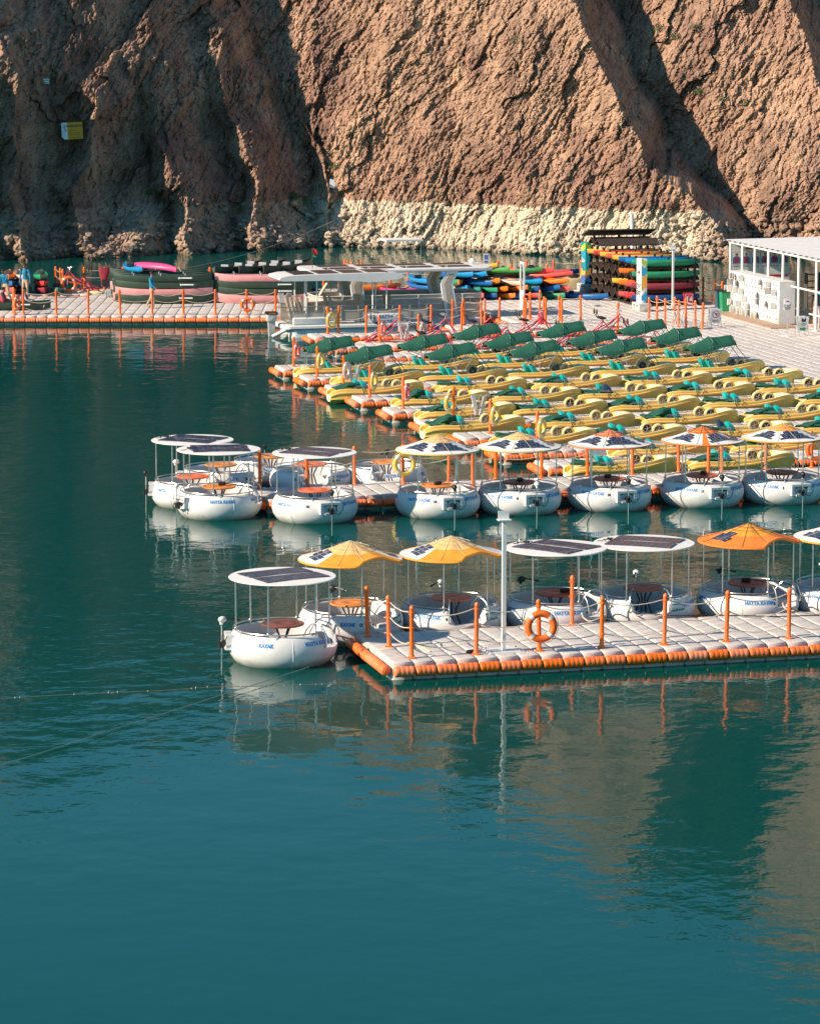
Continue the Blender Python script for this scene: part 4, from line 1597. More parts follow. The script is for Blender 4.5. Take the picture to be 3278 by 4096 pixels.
for (x, w, g, b, iz, k) in ST:
    right = [(w - 0.05, g + 0.005), (w, g), (w + 0.012, g - 0.03), (w + 0.0, g - 0.10), (w + 0.035, g - 0.115), (w + 0.035, g - 0.165), (w - 0.012, g - 0.18), (b + (w - b) * 0.82, g * 0.25 + k * 0.4), (b * 0.7, k + 0.02), (0.0, k)]
    pts = [(x, -yy, zz) for yy, zz in right] + [(x, yy, zz) for yy, zz in reversed(right[:-1])]
    iw = max(w - 0.11, 0.01)
    pts += [(x, iw, g - 0.02 if iz < g else iz), (x, iw * 0.82, iz), (x, 0.0, iz + (0.015 if iz > g - 0.1 else 0)), (x, -iw * 0.82, iz), (x, -iw, g - 0.02 if iz < g else iz)]
    rings.append(pts)
mb = MB()
mb.loft(rings)
nn = len(rings[0])
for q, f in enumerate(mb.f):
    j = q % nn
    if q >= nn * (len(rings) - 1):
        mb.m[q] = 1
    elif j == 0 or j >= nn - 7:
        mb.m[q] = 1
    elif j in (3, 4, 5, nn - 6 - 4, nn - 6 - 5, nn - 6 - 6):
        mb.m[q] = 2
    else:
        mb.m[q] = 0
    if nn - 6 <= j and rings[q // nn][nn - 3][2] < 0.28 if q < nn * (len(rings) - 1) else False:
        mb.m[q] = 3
M_yin = mat('cockpit_yellow', (0.92, 0.58, 0.10), 0.5, var=0.15)
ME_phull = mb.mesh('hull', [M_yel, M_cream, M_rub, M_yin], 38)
# pedal wheel guards
mb = MB()
mb.lathe([(0.0, 0.09), (0.15, 0.09), (0.19, 0.085), (0.222, 0.05), (0.23, 0.0), (0.222, -0.05), (0.20, -0.09), (0.165, -0.095), (0.155, -0.06), (0.0, -0.06)], 28, axis='y')
ME_guard = mb.mesh('wheel_guard', M_tyre)
mb = MB()
mb.lathe([(0.0, -0.072), (0.145, -0.072), (0.15, -0.055)], 20, axis='y')
ME_hub = mb.mesh('wheel_disc', M_hubd)
mb = MB()
for k in range(5):
    a = 2 * math.pi * k / 5
    mb.tube([(0.03 * math.cos(a), -0.085, 0.03 * math.sin(a)), (0.125 * math.cos(a), -0.08, 0.125 * math.sin(a))], 0.012, 5)
mb.lathe([(0.0, -0.10), (0.035, -0.10), (0.035, -0.07)], 10, axis='y')
ME_spoke = mb.mesh('spoke', M_alu)
mb = MB()
mb.tube([(0, -0.10, 0), (0.03, -0.15, 0.15)], 0.014, 6)
mb.box((0.035, -0.19, 0.155), (0.085, 0.09, 0.03))
ME_pedal = mb.mesh('pedal', mat('pedal_dark', (0.05, 0.05, 0.05), 0.5))


def seat_mesh(m):
    mb = MB()
    ringz = []
    for k in range(9):
        v = k / 8
        z = 0.20 + 0.50 * v
        w = 0.25 * (math.sin(math.pi * (0.16 + 0.84 * (1 - v) ** 0.75)) ** 0.55 if v < 1 else 0.12)
        x = -0.02 - 0.27 * v + 0.03 * math.sin(math.pi * v)
        t = 0.04 + 0.075 * math.sin(math.pi * min(1, v * 1.05)) ** 0.7
        ringz.append([(x - t, -w, z), (x - t * 1.3, 0, z), (x - t, w, z), (x + t * 0.6, w * 0.96, z + 0.012), (x + 0.0, 0, z + 0.012), (x + t * 0.6, -w * 0.96, z + 0.012)])
    mb.loft(ringz)
    mb.bbox((0.12, 0, 0.235), (0.38, 0.36, 0.07), 0.03)
    return mb.mesh('seat', m, 60)


ME_seat = seat_mesh(M_teal)
ME_seat_n = seat_mesh(M_navy)


def bimini_up():
    """raised sun canopy with its frame (x forward)"""
    mb = MB()
    # bows: (x, z crown, half width, drop of the side)
    st = [(-1.44, 1.22, 0.50, 0.08), (-1.40, 1.26, 0.52, 0.10), (-1.15, 1.33, 0.55, 0.20), (-0.86, 1.44, 0.57, 0.30), (-0.62, 1.56, 0.58, 0.36), (-0.51, 1.62, 0.585, 0.37), (-0.42, 1.60, 0.58, 0.36), (-0.10, 1.61, 0.57, 0.29), (0.22, 1.66, 0.56, 0.24), (0.40, 1.67, 0.55, 0.22), (0.47, 1.61, 0.54, 0.20), (0.49, 1.50, 0.53, 0.18)]
    ring_ = []
    for (x, z, w, d) in st:
        row = []
        for k in range(13):
            v = -1 + 2 * k / 12
            zz = z - d * abs(v) ** 2.3 + 0.012 * math.sin(9 * x + 5 * v)
            row.append((x + 0.03 * math.sin(5 * v + x * 3), v * w, zz))
        # side flap
        row = [(row[0][0], row[0][1] * 1.01, row[0][2] - 0.10 - 0.03 * math.sin(7 * x))] + row + [(row[-1][0], row[-1][1] * 1.01, row[-1][2] - 0.09 + 0.03 * math.sin(6 * x))]
        ring_.append(row)
    mb.loft(ring_, closed=False, cap=False)
    n = len(ring_[0])
    top = len(mb.v)
    # give the cloth a thickness
    ring2 = [[(p[0], p[1] * 0.985, p[2] - 0.012) for p in r] for r in ring_]
    mb.loft([list(reversed(r)) for r in ring2], closed=False, cap=False)
    cloth = mb.mesh('canopy', M_green, 50)
    sq = MB()
    for r_ in (1, 5, 9):
        sq.tube([(p[0], p[1] * 1.004, p[2] + 0.006) for p in ring_[r_]], 0.008, 4)
    for c_ in (0, n - 1):
        sq.tube([(r_[c_][0], r_[c_][1] * 1.004, r_[c_][2]) for r_ in ring_], 0.009, 4)
    global B_SEAM
    B_SEAM = sq.mesh('canopy_seam', mat('seam_green', (0.02, 0.15, 0.095), 0.7))
    fr = []
    for sy in (-1, 1):
        q = MB()
        w = 0.56
        piv = (-0.30, sy * w, 0.44)
        q.tube([piv, (-0.52, sy * 0.55, 1.30)], 0.014, 6)
        q.tube([(0.30, sy * w, 0.44), (-1.38, sy * 0.46, 1.17)], 0.012, 6)
        q.tube([(-0.05, sy * 0.56, 0.57), (0.45, sy * 0.50, 1.33)], 0.013, 6)
        q.tube([(-0.38, sy * 0.555, 0.75), (0.32, sy * 0.53, 1.38)], 0.011, 6)
        q.tube([(-0.62, sy * 0.55, 1.26), (-0.9, sy * 0.53, 0.94)], 0.012, 6)
        fr.append(q.mesh('canopy_frame', M_alu))
    bow = MB()
    for (x, z, w) in ((-1.40, 1.22, 0.46), (-0.51, 1.60, 0.55), (0.45, 1.47, 0.51)):
        bow.tube([(x, -w, z - 0.15), (x, -w * 0.8, z - 0.06), (x, 0, z - 0.012), (x, w * 0.8, z - 0.06), (x, w, z - 0.15)], 0.013, 6)
    bows = bow.mesh('canopy_bow', M_alu)
    stp = []
    for pts in ([(0.46, -0.49, 1.32), (1.02, -0.56, 0.64)], [(-0.52, -0.56, 1.18), (-1.2, -0.55, 0.46)], [(0.46, 0.49, 1.32), (1.02, 0.56, 0.64)]):
        q = MB()
        q.tube(pts, 0.013, 4)
        stp.append(q.mesh('strap', M_black))
    return cloth, fr, bows, stp


B_CLOTH, B_FRAME, B_BOWS, B_STRAPS = bimini_up()


def bundle_mesh(seed, bulky=False):
    """canopy folded down over the stern deck"""
    r = random.Random(seed)
    mb = MB()
    ringz = []
    n = 16
    L = 1.0 if not bulky else 0.95
    for k in range(15):
        v = k / 14
        x = -1.66 + L * v
        w = (0.34 + 0.14 * math.sin(3 * v + seed)) * (math.sin(math.pi * min(1, max(0.04, 0.08 + 0.9 * v))) ** 0.5)
        h = (0.07 + 0.05 * math.sin(5 * v + seed * 2)) * (2.0 if bulky else 1.0) + 0.03
        yc = -0.22 * (v - 0.35) + 0.04 * math.sin(seed + 4 * v)
        z0 = 0.47 - 0.02 * (1 - v) + (0.0 if v > 0.35 else -0.02)
        row = []
        for j in range(n):
            a = 2 * math.pi * j / n
            rr = 1 + 0.22 * math.sin(3 * a + 5 * v + seed) + r.uniform(-0.10, 0.10)
            y = yc + w * rr * math.cos(a)
            z = z0 + h * (1 + math.sin(a) * rr) * 0.62
            if y < -0.52:
                z -= (-0.52 - y) * 1.5 + 0.06
                y = -0.60
            row.append((x + 0.04 * math.sin(2 * a + 9 * v), y, z))
        ringz.append(row)
    mb.loft(ringz)
    return mb.mesh('folded_canopy', M_green, 45)


ME_bund = [bundle_mesh(k) for k in (1.0, 2.3, 3.7, 5.1)] + [bundle_mesh(8.2, True)]
FOLDPOLE = []
for sy in (-1, 1):
    q = MB()
    q.tube([(-1.0, sy * 0.55, 0.52), (0.52, sy * 0.57, 0.51)], 0.014, 6)
    q.tube([(-0.9, sy * 0.50, 0.56), (0.10, sy * 0.54, 0.56)], 0.012, 6)
    for x in (-0.62, -0.25, 0.15, 0.42):
        q.box((x, sy * 0.555, 0.53), (0.05, 0.045, 0.06))
    FOLDPOLE.append(q.mesh('folded_pole', [M_alu], 40))
q = MB()
q.tube([(-0.66, -0.60, 0.56), (-0.64, -0.62, 0.42), (-0.60, -0.615, 0.28)], 0.014, 4)
q.tube([(-0.36, -0.60, 0.54), (-0.31, -0.63, 0.40), (-0.40, -0.625, 0.34)], 0.012, 4)
ME_hang = q.mesh('strap', M_black)
q = MB()
q.tube([(-1.25, 0.36, 0.45), (-1.18, 0.38, 0.52), (-1.0, 0.40, 0.54), (-0.9, 0.40, 0.47)], 0.012, 6)
ME_handle = q.mesh('stern_handle', M_dark)


def pedal_boat(pos, label, raised, number, idx, group, yaw=0.0, navy=None, bundle=0, steer=0):
    root = thing('pedal_boat', label, 'pedal boat', pos, TH + yaw, group)
    root.scale = (1.0, 0.88, 1.0)
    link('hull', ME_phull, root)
    for k, (x, y) in enumerate(((-0.52, 0.27), (-0.36, -0.27))):
        link('seat', ME_seat_n if navy == k else ME_seat, root, (x, y, 0.05))
    for k, (x, y) in enumerate(((0.50, 0.24), (0.76, -0.26))):
        g = link('wheel_guard', ME_guard, root, (x, y, 0.52))
        link('wheel_disc', ME_hub, g)
        s_ = link('spoke', ME_spoke, g)
        a = rnd.uniform(0, 6.28)
        s_.rotation_euler = (0, a, 0)
        pd = link('pedal', ME_pedal, g)
        pd.rotation_euler = (0, rnd.uniform(-0.9, 2.4), 0)
    link('stern_handle', ME_handle, root)
    if raised:
        link('canopy_seam', B_SEAM, link('canopy', B_CLOTH, root))
        for f in B_FRAME:
            link('canopy_frame', f, root)
        link('canopy_bow', B_BOWS, root)
        for f in B_STRAPS:
            link('strap', f, root)
    else:
        link('folded_canopy', ME_bund[bundle], root)
        for f in FOLDPOLE:
            link('folded_pole', f, root)
        link('strap', ME_hang, root)
    # number sticker on the bow, on the near side
    q = MB()
    q.box((1.06, -0.558, 0.485), (0.105, 0.008, 0.10))
    st_ = q.build('number_sticker', M_sticker, root, smooth=0)
    st_.rotation_euler = (0.05, 0, 0.10)
    v, f = text_cached(number, 0.105, 0.004)
    q = MB()
    q.add([(1.06 + x, -0.564, 0.487 + z) for x, z in v], f)
    t_ = q.build('number', M_ink, root, smooth=0)
    t_.rotation_euler = (0.05, 0, 0.10)
    return root


PB = [
    # row: (centre line t, raised, [(left u, right u, number)...])
    ('in the row nearest the red bikes', 133.75, True, [(1790, 2099, '2'), (2110, 2455, '8'), (2430, 2780, '9')]),
    ('in the second row from the red bikes', 130.2, True, [(1173, 1549, '11'), (1556, 1915, '16'), (1896, 2250, '24'), (2229, 2582, '33'), (2566, 2923, '7')]),
    ('in the third row from the red bikes', 126.6, True, [(1328, 1698, '5'), (1663, 2026, '22'), (1995, 2361, '3'), (2343, 2707, '13'), (2695, 3066, '26')]),
    ('in the fourth row from the red bikes', 123.0, False, [(1298, 1708, '38'), (1725, 2115, '15'), (2107, 2490, '20'), (2477, 2857, '34'), (2841, 3217, '36')]),
    ('in the fifth row from the red bikes', 119.3, False, [(1576, 1953, '10'), (1950, 2319, '31'), (2291, 2663, '23'), (2641, 3017, '17'), (2998, 3375, '30')]),
    ('in the sixth row from the red bikes', 115.5, False, [(1664, 2061, '14'), (2035, 2425, '8'), (2408, 2801, '6'), (2786, 3182, '1'), (3168, 3560, '25')]),
    ('in the fourth row from the round boats', 111.7, False, [(1670, 2118, '27'), (2122, 2545, '37'), (2542, 2956, '18'), (2949, 3365, '28')]),
    ('in the third row from the round boats', 107.9, False, [(1985, 2368, '12'), (2340, 2735, '4'), (2770, 3160, '9'), (3163, 3560, '21')]),
    ('in the second row from the round boats', 104.2, False, [(2425, 2881, '35'), (2890, 3340, '40')]),
    ('in the row nearest the round boats', 100.75, False, [(2253, 2719, '39'), (2725, 3187, '44')]),
]
k = 0
for where, t, raised, lst in PB:
    for n, (u0, u1, no) in enumerate(lst):
        s = s_at((u0 + u1) / 2, t, 0.3)
        yaw = rnd.uniform(-0.012, 0.012)
        navy = {'23': 1, '9': 0}.get(no) if not raised else None
        bd = 4 if no in ('18', '27', '10') else k % 4
        up = 'raised green canopy' if raised else 'folded green canopy'
        pedal_boat(S(s, t + rnd.uniform(-0.05, 0.05), 0.13), f'{ORD[n]} yellow pedal boat from the left {where}', raised, no, k, 'yellow pedal boats, canopies ' + ('raised' if raised else 'folded'), yaw, navy, bd)
        k += 1
# ------------------------------------------------------------------ kayaks and canoes
KCOL = {'blue': (0.01, 0.14, 0.42), 'sky': (0.01, 0.26, 0.55), 'orange': (0.85, 0.20, 0.02), 'red': (0.62, 0.05, 0.05), 'coral': (0.75, 0.11, 0.09), 'green': (0.02, 0.30, 0.14), 'teal': (0.01, 0.28, 0.22),
        'lime': (0.10, 0.42, 0.10), 'yellow': (0.82, 0.50, 0.05), 'pink': (0.72, 0.07, 0.24), 'blush': (0.80, 0.52, 0.42), 'rose': (0.72, 0.30, 0.31), 'maroon': (0.33, 0.04, 0.06), 'navy': (0.01, 0.08, 0.26)}
M_k = {k: mat('kayak_' + k, c, 0.42, var=0.10, vscale=3) for k, c in KCOL.items()}
M_canoe = mat('canoe_green', (0.028, 0.055, 0.035), 0.45, var=0.25, vscale=3)
M_canoe_p = mat('canoe_pink', (0.70, 0.30, 0.30), 0.5, var=0.10, vscale=3)
M_seatg = mat('seat_grey', (0.36, 0.37, 0.40), 0.6)


def kayak_mb(L=3.2, W=0.74, Hh=0.34):
    mb = MB()
    ringz = []
    N = 15
    for k in range(N):
        v = -1 + 2 * k / (N - 1)
        w = W / 2 * max(0.03, (1 - abs(v) ** 2.3))
        rise = 0.12 * abs(v) ** 2.5
        well = 0.10 if -0.55 < v < 0.35 else 0.0
        x = v * L / 2
        keel = 0.0 + 0.16 * abs(v) ** 3
        g = Hh * 0.72 + rise
        top = g + 0.05 * (1 - abs(v))
        ringz.append([(x, 0, keel), (x, w * 0.62, keel + 0.03), (x, w * 0.97, keel + (g - keel) * 0.55), (x, w, g - 0.02), (x, w * 0.93, g + 0.02), (x, w * 0.62, top - well * 0.5), (x, 0, top - well),
                      (x, -w * 0.62, top - well * 0.5), (x, -w * 0.93, g + 0.02), (x, -w, g - 0.02), (x, -w * 0.97, keel + (g - keel) * 0.55), (x, -w * 0.62, keel + 0.03)])
    mb.loft(ringz)
    return mb


def kayak_fit(L=3.2):
    s_ = MB()
    s_.bbox((-0.55, 0, 0.30), (0.10, 0.42, 0.22), 0.03)
    q = MB()
    q.tube([(L / 2 - 0.12, 0.0, 0.36), (L / 2 - 0.5, 0.12, 0.33), (0.6, 0.27, 0.30)], 0.01, 4)
    q.tube([(L / 2 - 0.12, 0.0, 0.36), (L / 2 - 0.5, -0.12, 0.33), (0.6, -0.27, 0.30)], 0.01, 4)
    q.tube([(L / 2 - 0.03, 0, 0.36), (L / 2 + 0.03, 0, 0.26), (L / 2 + 0.01, 0.02, 0.14)], 0.012, 4)
    return s_.mesh('seat_back', M_dark), q.mesh('deck_line', M_dark)


KM = {}
KB = kayak_mb()
KS, KL_ = kayak_fit()
KB_long = kayak_mb(4.2, 0.66, 0.34)


def kayak(pos, c, label, yaw, tilt=0.0, roll=0.0, group='kayaks in the heap', long=False):
    key = (c, long)
    if key not in KM:
        KM[key] = (KB_long if long else KB).mesh('hull', M_k[c], 50)
    root = thing('kayak', label, 'kayak', pos, yaw, group)
    root.rotation_euler = (roll, tilt, yaw)
    link('hull', KM[key], root)
    link('seat_back', KS, root)
    if not long:
        link('deck_line', KL_, root)
    return root


def canoe_mb(L=4.75, W=0.84, Hh=0.40):
    mb = MB()
    ringz = []
    N = 17
    for k in range(N):
        v = -1 + 2 * k / (N - 1)
        w = W / 2 * max(0.035, (1 - abs(v) ** 2.6))
        x = v * L / 2 * (1 - 0.0)
        g = Hh + 0.10 * abs(v) ** 3.2
        keel = 0.0 + 0.10 * max(0, abs(v) - 0.8) / 0.2
        t = 0.03
        xi = x if abs(v) < 0.95 else x * 0.97
        ringz.append([(x, 0, keel), (x, w * 0.7, keel + 0.02), (x, w * 0.98, keel + 0.14), (x, w + 0.012, g - 0.03), (x, w, g), (xi, max(w - t, 0.005), g), (xi, max(w * 0.9 - t, 0.004), keel + 0.16), (xi, max(w * 0.6 - t, 0.003), keel + 0.05),
                      (xi, -max(w * 0.6 - t, 0.003), keel + 0.05), (xi, -max(w * 0.9 - t, 0.004), keel + 0.16), (xi, -max(w - t, 0.005), g), (x, -w, g), (x, -w - 0.012, g - 0.03), (x, -w * 0.98, keel + 0.14), (x, -w * 0.7, keel + 0.02)])
    mb.loft(ringz)
    return mb


CB = canoe_mb()
CM = {'green': CB.mesh('hull', M_canoe, 45), 'pink': CB.mesh('hull', M_canoe_p, 45)}
q = MB()
q.bbox((0, 0, 0.30), (0.40, 0.62, 0.05), 0.02)
q.bbox((-0.2, 0, 0.40), (0.06, 0.44, 0.22), 0.02)
ME_cseat = q.mesh('canoe_seat', M_seatg)
q = MB()
q.box((1.15, -0.425, 0.30), (0.55, 0.008, 0.06))
q.lathe([(0, 0.008), (0.055, 0.008), (0.055, -0.004)], 12, axis='y', c=(0.80, -0.43, 0.30))
ME_cdecal = q.mesh('maker_sticker', M_sticker)


def canoe(pos, c, label, yaw, group, sticker=True, seats=True):
    root = thing('canoe', label, 'canoe', pos, yaw, group)
    link('hull', CM[c], root)
    if seats:
        for x in (-1.2, 0.1, 1.3):
            link('canoe_seat', ME_cseat, root, (x, 0, 0))
    if sticker and c == 'green':
        link('maker_sticker', ME_cdecal, root)
    return root


lev = ['bottom', 'second', 'third', 'fourth', 'fifth']
# left stack and right stack on the far dock: columns from the front to the back
for nm, u, y0, fronts in (('left', 656, 163.0, ['green', 'pink', 'green', 'green']), ('right', 1052, 163.2, ['pink', 'green', 'green', 'pink'])):
    for cidx, depth in enumerate((0, 1.0, 2.05, 3.1)):
        lst = fronts if cidx == 0 else (['pink', 'green', 'green', 'green'] if cidx == 1 else (['green', 'pink', 'green', 'green'] if nm == 'left' else ['green', 'green', 'green', 'green']))
        for l, c in enumerate(lst):
            x = X_at(u, y0, 1) - 0.17 * cidx * (1 if nm == 'left' else 0.6) + rnd.uniform(-0.05, 0.05)
            where = ('front', 'second', 'third', 'rear')[cidx]
            canoe(Vector((x, y0 + depth, DECK + l * 0.325)), c, f'{"dark green" if c == "green" else "pink"} canoe, {lev[l]} level, {where} column of the {nm} canoe stack', rnd.uniform(-0.01, 0.01), f'canoes in the {nm} stack', seats=l >= len(lst) - 2)
# canoes leaning higher on the right stack
for k in range(3):
    canoe(Vector((X_at(960 + 95 * k, 166, 2.2), 165.6 + 0.3 * k, DECK + 1.28)), 'green', f'{ORD[k]} dark green canoe from the left laid crosswise on top of the right stack', R(62), 'canoes crosswise on the right stack', sticker=False)
kayak(Vector((X_at(533, 164.6, 2), 164.7, DECK + 1.40)), 'sky', 'bright blue kayak lying on top of the left canoe stack', R(-70), 0, 0.0, 'kayaks on the canoe stack')
kayak(Vector((X_at(612, 165, 2), 164.9, DECK + 1.85)), 'pink', 'bright pink upturned kayak on top of the left canoe stack', R(-40), 0, math.pi, 'kayaks on the canoe stack')

# kayak heap: bows towards the viewer
Z0 = Vector((1800, 1030))


def heap(zx, level, c, where, zy=0, depth=0.0, yaw=None, long=False, tilt=0.0):
    u = 1800 + zx / 3.136
    y = 165.9 + depth
    z = DECK + level * 0.33
    yw = R(-70) + rnd.uniform(-0.28, 0.28) if yaw is None else R(yaw)
    kayak(Vector((X_at(u, y - 1.5, z) - (0.45 if yaw is None else 0), y, z)), c, f'{c} kayak in the heap, {where}', yw, tilt + (rnd.uniform(-0.06, 0.06) if level else 0), rnd.uniform(-0.16, 0.16) if level else 0.0, long=long)


bot = [(300, 'teal'), (390, 'coral'), (510, 'navy'), (720, 'orange'), (860, 'blue'), (985, 'red'), (1120, 'teal'), (1320, 'green')]
l2 = [(280, 'sky'), (395, 'teal'), (560, 'green'), (740, 'orange'), (870, 'orange'), (1000, 'green'), (1150, 'navy'), (1335, 'blue'), (1470, 'coral')]
l3 = [(60, 'green'), (180, 'orange'), (400, 'blue'), (600, 'orange'), (800, 'blush'), (1160, 'sky'), (1370, 'orange')]
l4 = [(20, 'blue'), (220, 'sky'), (410, 'sky')]
for l, lst in enumerate((bot, l2, l3, l4)):
    for n, (zx, c) in enumerate(lst):
        heap(zx, l, c, f'{lev[l]} layer, {ORD[n]} from the left', depth=0.1 * l)
for n, (zx, l, c, yaw, dp) in enumerate([(90, 4, 'blue', -60, 0.5), (240, 4, 'yellow', -30, 0.8), (430, 3.6, 'lime', -40, 0.9), (640, 3.2, 'lime', -8, 1.2), (800, 3.2, 'coral', -18, 1.6), (1060, 2.6, 'coral', -24, 1.2), (1010, 2.9, 'coral', -18, 2.2), (1230, 2.8, 'blue', 6, 2.6)]):
    heap(zx, l, c, f'{ORD[n]} from the left across its top', depth=dp, yaw=yaw, long=(c in ('coral', 'lime') and n > 2))
# left part of the heap, behind the beige boat
for n, (u, l, c, yaw) in enumerate([(1560, 0, 'green', 4), (1640, 0.4, 'pink', 6), (1690, 0, 'navy', -60), (1700, 1, 'blue', -55), (1690, 2, 'sky', -62), (1745, 1.6, 'yellow', -50), (1500, 0.2, 'pink', 10), (1400, 0.0, 'green', 20), (1475, 0.9, 'orange', 15), (1270, 0.0, 'maroon', -70)]):
    kayak(Vector((X_at(u, 166.5, 1), 166.6, DECK + l * 0.33)), c, f'{c} kayak beside the beige boat roof, {ORD[n]} of the loose ones', R(yaw), 0, 0, 'loose kayaks behind the beige boat')
kayak(G(2320, 1197), 'blue', 'blue kayak lying alone on the deck right of the heap', R(-35), group='lone kayaks')
# far left kayaks
for n, (zx, l, c) in enumerate([(85, 1, 'blue'), (260, 1, 'navy'), (300, 0, 'teal'), (550, 0, 'maroon'), (540, 1, 'red'), (780, 0, 'teal'), (80, 2, 'orange'), (265, 2, 'blush'), (540, 2, 'green'), (90, 0, 'coral')]):
    u = zx / 3.594
    kayak(Vector((X_at(u, 166.9, 1), 168.5, DECK + 0.06 + l * 0.33)), c, f'{c} kayak, {lev[l]} level in the pile at far left, {ORD[n]} counted', R(-82) + rnd.uniform(-.08, .08), group='kayaks at far left')

# ------------------------------------------------------------------ red water bikes
M_bred = mat('bike_red', (0.60, 0.04, 0.075), 0.4, var=0.15)
M_float = mat('pale_yellow_float', (0.80, 0.66, 0.36), 0.5, var=0.08)
fl = []
for sy in (-1, 1):
    q = MB()
    N = 11
    ringz = []
    for k in range(N):
        v = -1 + 2 * k / (N - 1)
        r_ = 0.19 * (1 - abs(v) ** 5) ** 0.5 + 0.01
        ringz.append([(v * 1.45, sy * 0.42 + r_ * math.cos(2 * math.pi * j / 12), 0.12 + 0.06 * abs(v) ** 3 + r_ * 0.8 * math.sin(2 * math.pi * j / 12)) for j in range(12)])
    q.loft(ringz)
    fl.append(q.mesh('float', M_float))
q = MB()
for sy in (-1, 1):
    q.tube([(-1.15, sy * 0.42, 0.30), (-0.7, sy * 0.30, 0.48), (0.0, sy * 0.12, 0.85), (0.45, 0, 1.25)], 0.026, 6)
    q.tube([(-0.95, sy * 0.42, 0.30), (-0.5, sy * 0.2, 0.72), (-0.35, 0, 0.95)], 0.024, 6)
    q.tube([(1.05, sy * 0.42, 0.30), (0.8, sy * 0.3, 0.7), (0.5, 0, 1.12)], 0.026, 6)
    q.tube([(-1.2, sy * 0.42, 0.30), (1.1, sy * 0.42, 0.30)], 0.024, 6)
    q.tube([(-0.75, sy * 0.42, 0.31), (-0.2, sy * 0.25, 0.62), (0.55, sy * 0.2, 0.66), (0.85, sy * 0.42, 0.31)], 0.022, 6)
for x in (-0.95, 0.0, 0.9):
    q.tube([(x, -0.42, 0.32), (x, 0.42, 0.32)], 0.024, 6)
q.tube([(-0.35, 0, 0.95), (-0.05, 0, 0.55), (0.5, 0, 1.12)], 0.024, 6)
ME_bframe = q.mesh('frame', M_bred)
ME_saddle = []
for sx, sy in ((-0.42, -0.22), (-0.42, 0.22)):
    q = MB()
    q.ball((sx, sy, 1.08), 0.16, 10, 6, sc3=(1.1, 0.75, 0.35))
    q.tube([(sx - 0.14, sy, 1.08), (sx - 0.24, sy, 1.22)], 0.02, 5)
    q.ball((sx - 0.28, sy, 1.36), 0.14, 10, 6, sc3=(0.28, 0.8, 1.0))
    q.tube([(sx, sy, 1.05), (-0.35, sy * 0.3, 0.9)], 0.022, 5)
    ME_saddle.append(q.mesh('saddle', M_black))
ME_hbar = []
for sy in (-0.22, 0.22):
    q = MB()
    q.tube([(0.40, sy * 0.3, 1.15), (0.42, sy, 1.36), (0.40, sy, 1.42)], 0.016, 5)
    q.tube([(0.25, sy - 0.2, 1.38), (0.36, sy - 0.12, 1.44), (0.41, sy, 1.43), (0.36, sy + 0.12, 1.44), (0.25, sy + 0.2, 1.38)], 0.014, 5)
    ME_hbar.append(q.mesh('handlebar', M_alu))


def water_bike(pos, label, yaw):
    root = thing('water_bike', label, 'water bike', pos, yaw, 'red water bikes')
    for f in fl:
        link('float', f, root)
    link('frame', ME_bframe, root)
    for m_ in ME_saddle:
        link('saddle', m_, root)
    for m_ in ME_hbar:
        link('handlebar', m_, root)
    return root


for n, u in enumerate((1550, 1745, 1925, 2130, 2440)):
    t = 142.0
    water_bike(S(s_at(u, t, 0.5), t, 0), f'{ORD[n]} red water bike from the left in the back row by the white boat', TH + rnd.uniform(-.1, .1))
for n, u in enumerate((1725, 1985, 2290, 2560)):
    t = 137.5
    water_bike(S(s_at(u, t, 0.5), t, 0), f'{ORD[n]} red water bike from the left in the row behind green canopies', TH + rnd.uniform(-.1, .1))
water_bike(Vector((X_at(310, 168.9, .4), 168.8, 0.3)), 'red water bike behind the orange life ring at far left', R(170))

# ------------------------------------------------------------------ the two passenger boats
M_beige = mat('beige_panel', (0.50, 0.42, 0.33), 0.5, var=0.08)
M_tan = mat('tan_seat', (0.40, 0.32, 0.24), 0.6)
M_inside_dk = mat('cabin_inside', (0.10, 0.085, 0.075), 0.7)
M_clear = glass_mat('clear_panel', (0.80, 0.70, 0.60), 0.42, 0.2)
M_panel = mat('roof_solar', (0.035, 0.03, 0.035), 0.3)


def slab_pts(x0, x1, y0, y1, r):
    pts = []
    for (cx, cy, a0) in ((x1 - r, y1 - r, 0), (x0 + r, y1 - r, 90), (x0 + r, y0 + r, 180), (x1 - r, y0 + r, 270)):
        for k in range(5):
            a = R(a0 + 22.5 * k)
            pts.append((cx + r * math.cos(a), cy + r * math.sin(a)))
    return pts


def slab(mb, x0, x1, y0, y1, z0, z1, r=0.4, b=0.06, m=0):
    rings_ = []
    for (d, z) in ((b, z0), (0, z0 + b), (0, z1 - b), (b, z1)):
        rings_.append([(x, y, z) for x, y in slab_pts(x0 + d, x1 - d, y0 + d, y1 - d, max(r - d, 0.02))])
    mb.loft(rings_, m)
    return mb


root = thing('passenger_boat', 'white open passenger boat with solar roof, DT 2200 on its side', 'boat', S(32.25, 147.15), TH)
q = MB()
slab(q, 0.25, 6.9, -0.02, 0.75, -0.25, 0.36, 0.3, 0.08)
slab(q, 0.25, 6.9, 1.65, 2.42, -0.25, 0.36, 0.3, 0.08)
q.build('pontoon_hull', M_white, root)
q = MB()
slab(q, -0.05, 7.0, -0.06, 2.46, 0.34, 0.56, 0.35, 0.05)
q.build('deck', M_white, root)
q = MB()
q.tube([(0.2, -0.075, 0.40), (6.7, -0.075, 0.40)], 0.015, 5)
q.build('rubbing_line', M_dark, root)
q = MB()
slab(q, 0.35, 2.0, 0.0, 0.16, 0.56, 0.90, 0.075, 0.05)
q.build('stern_hump', M_white, root)
q = MB()
slab(q, 3.75, 5.35, -0.03, 0.1, 0.56, 1.0, 0.06, 0.04)
nb_ = q.build('name_board', M_white, root)
q = MB()
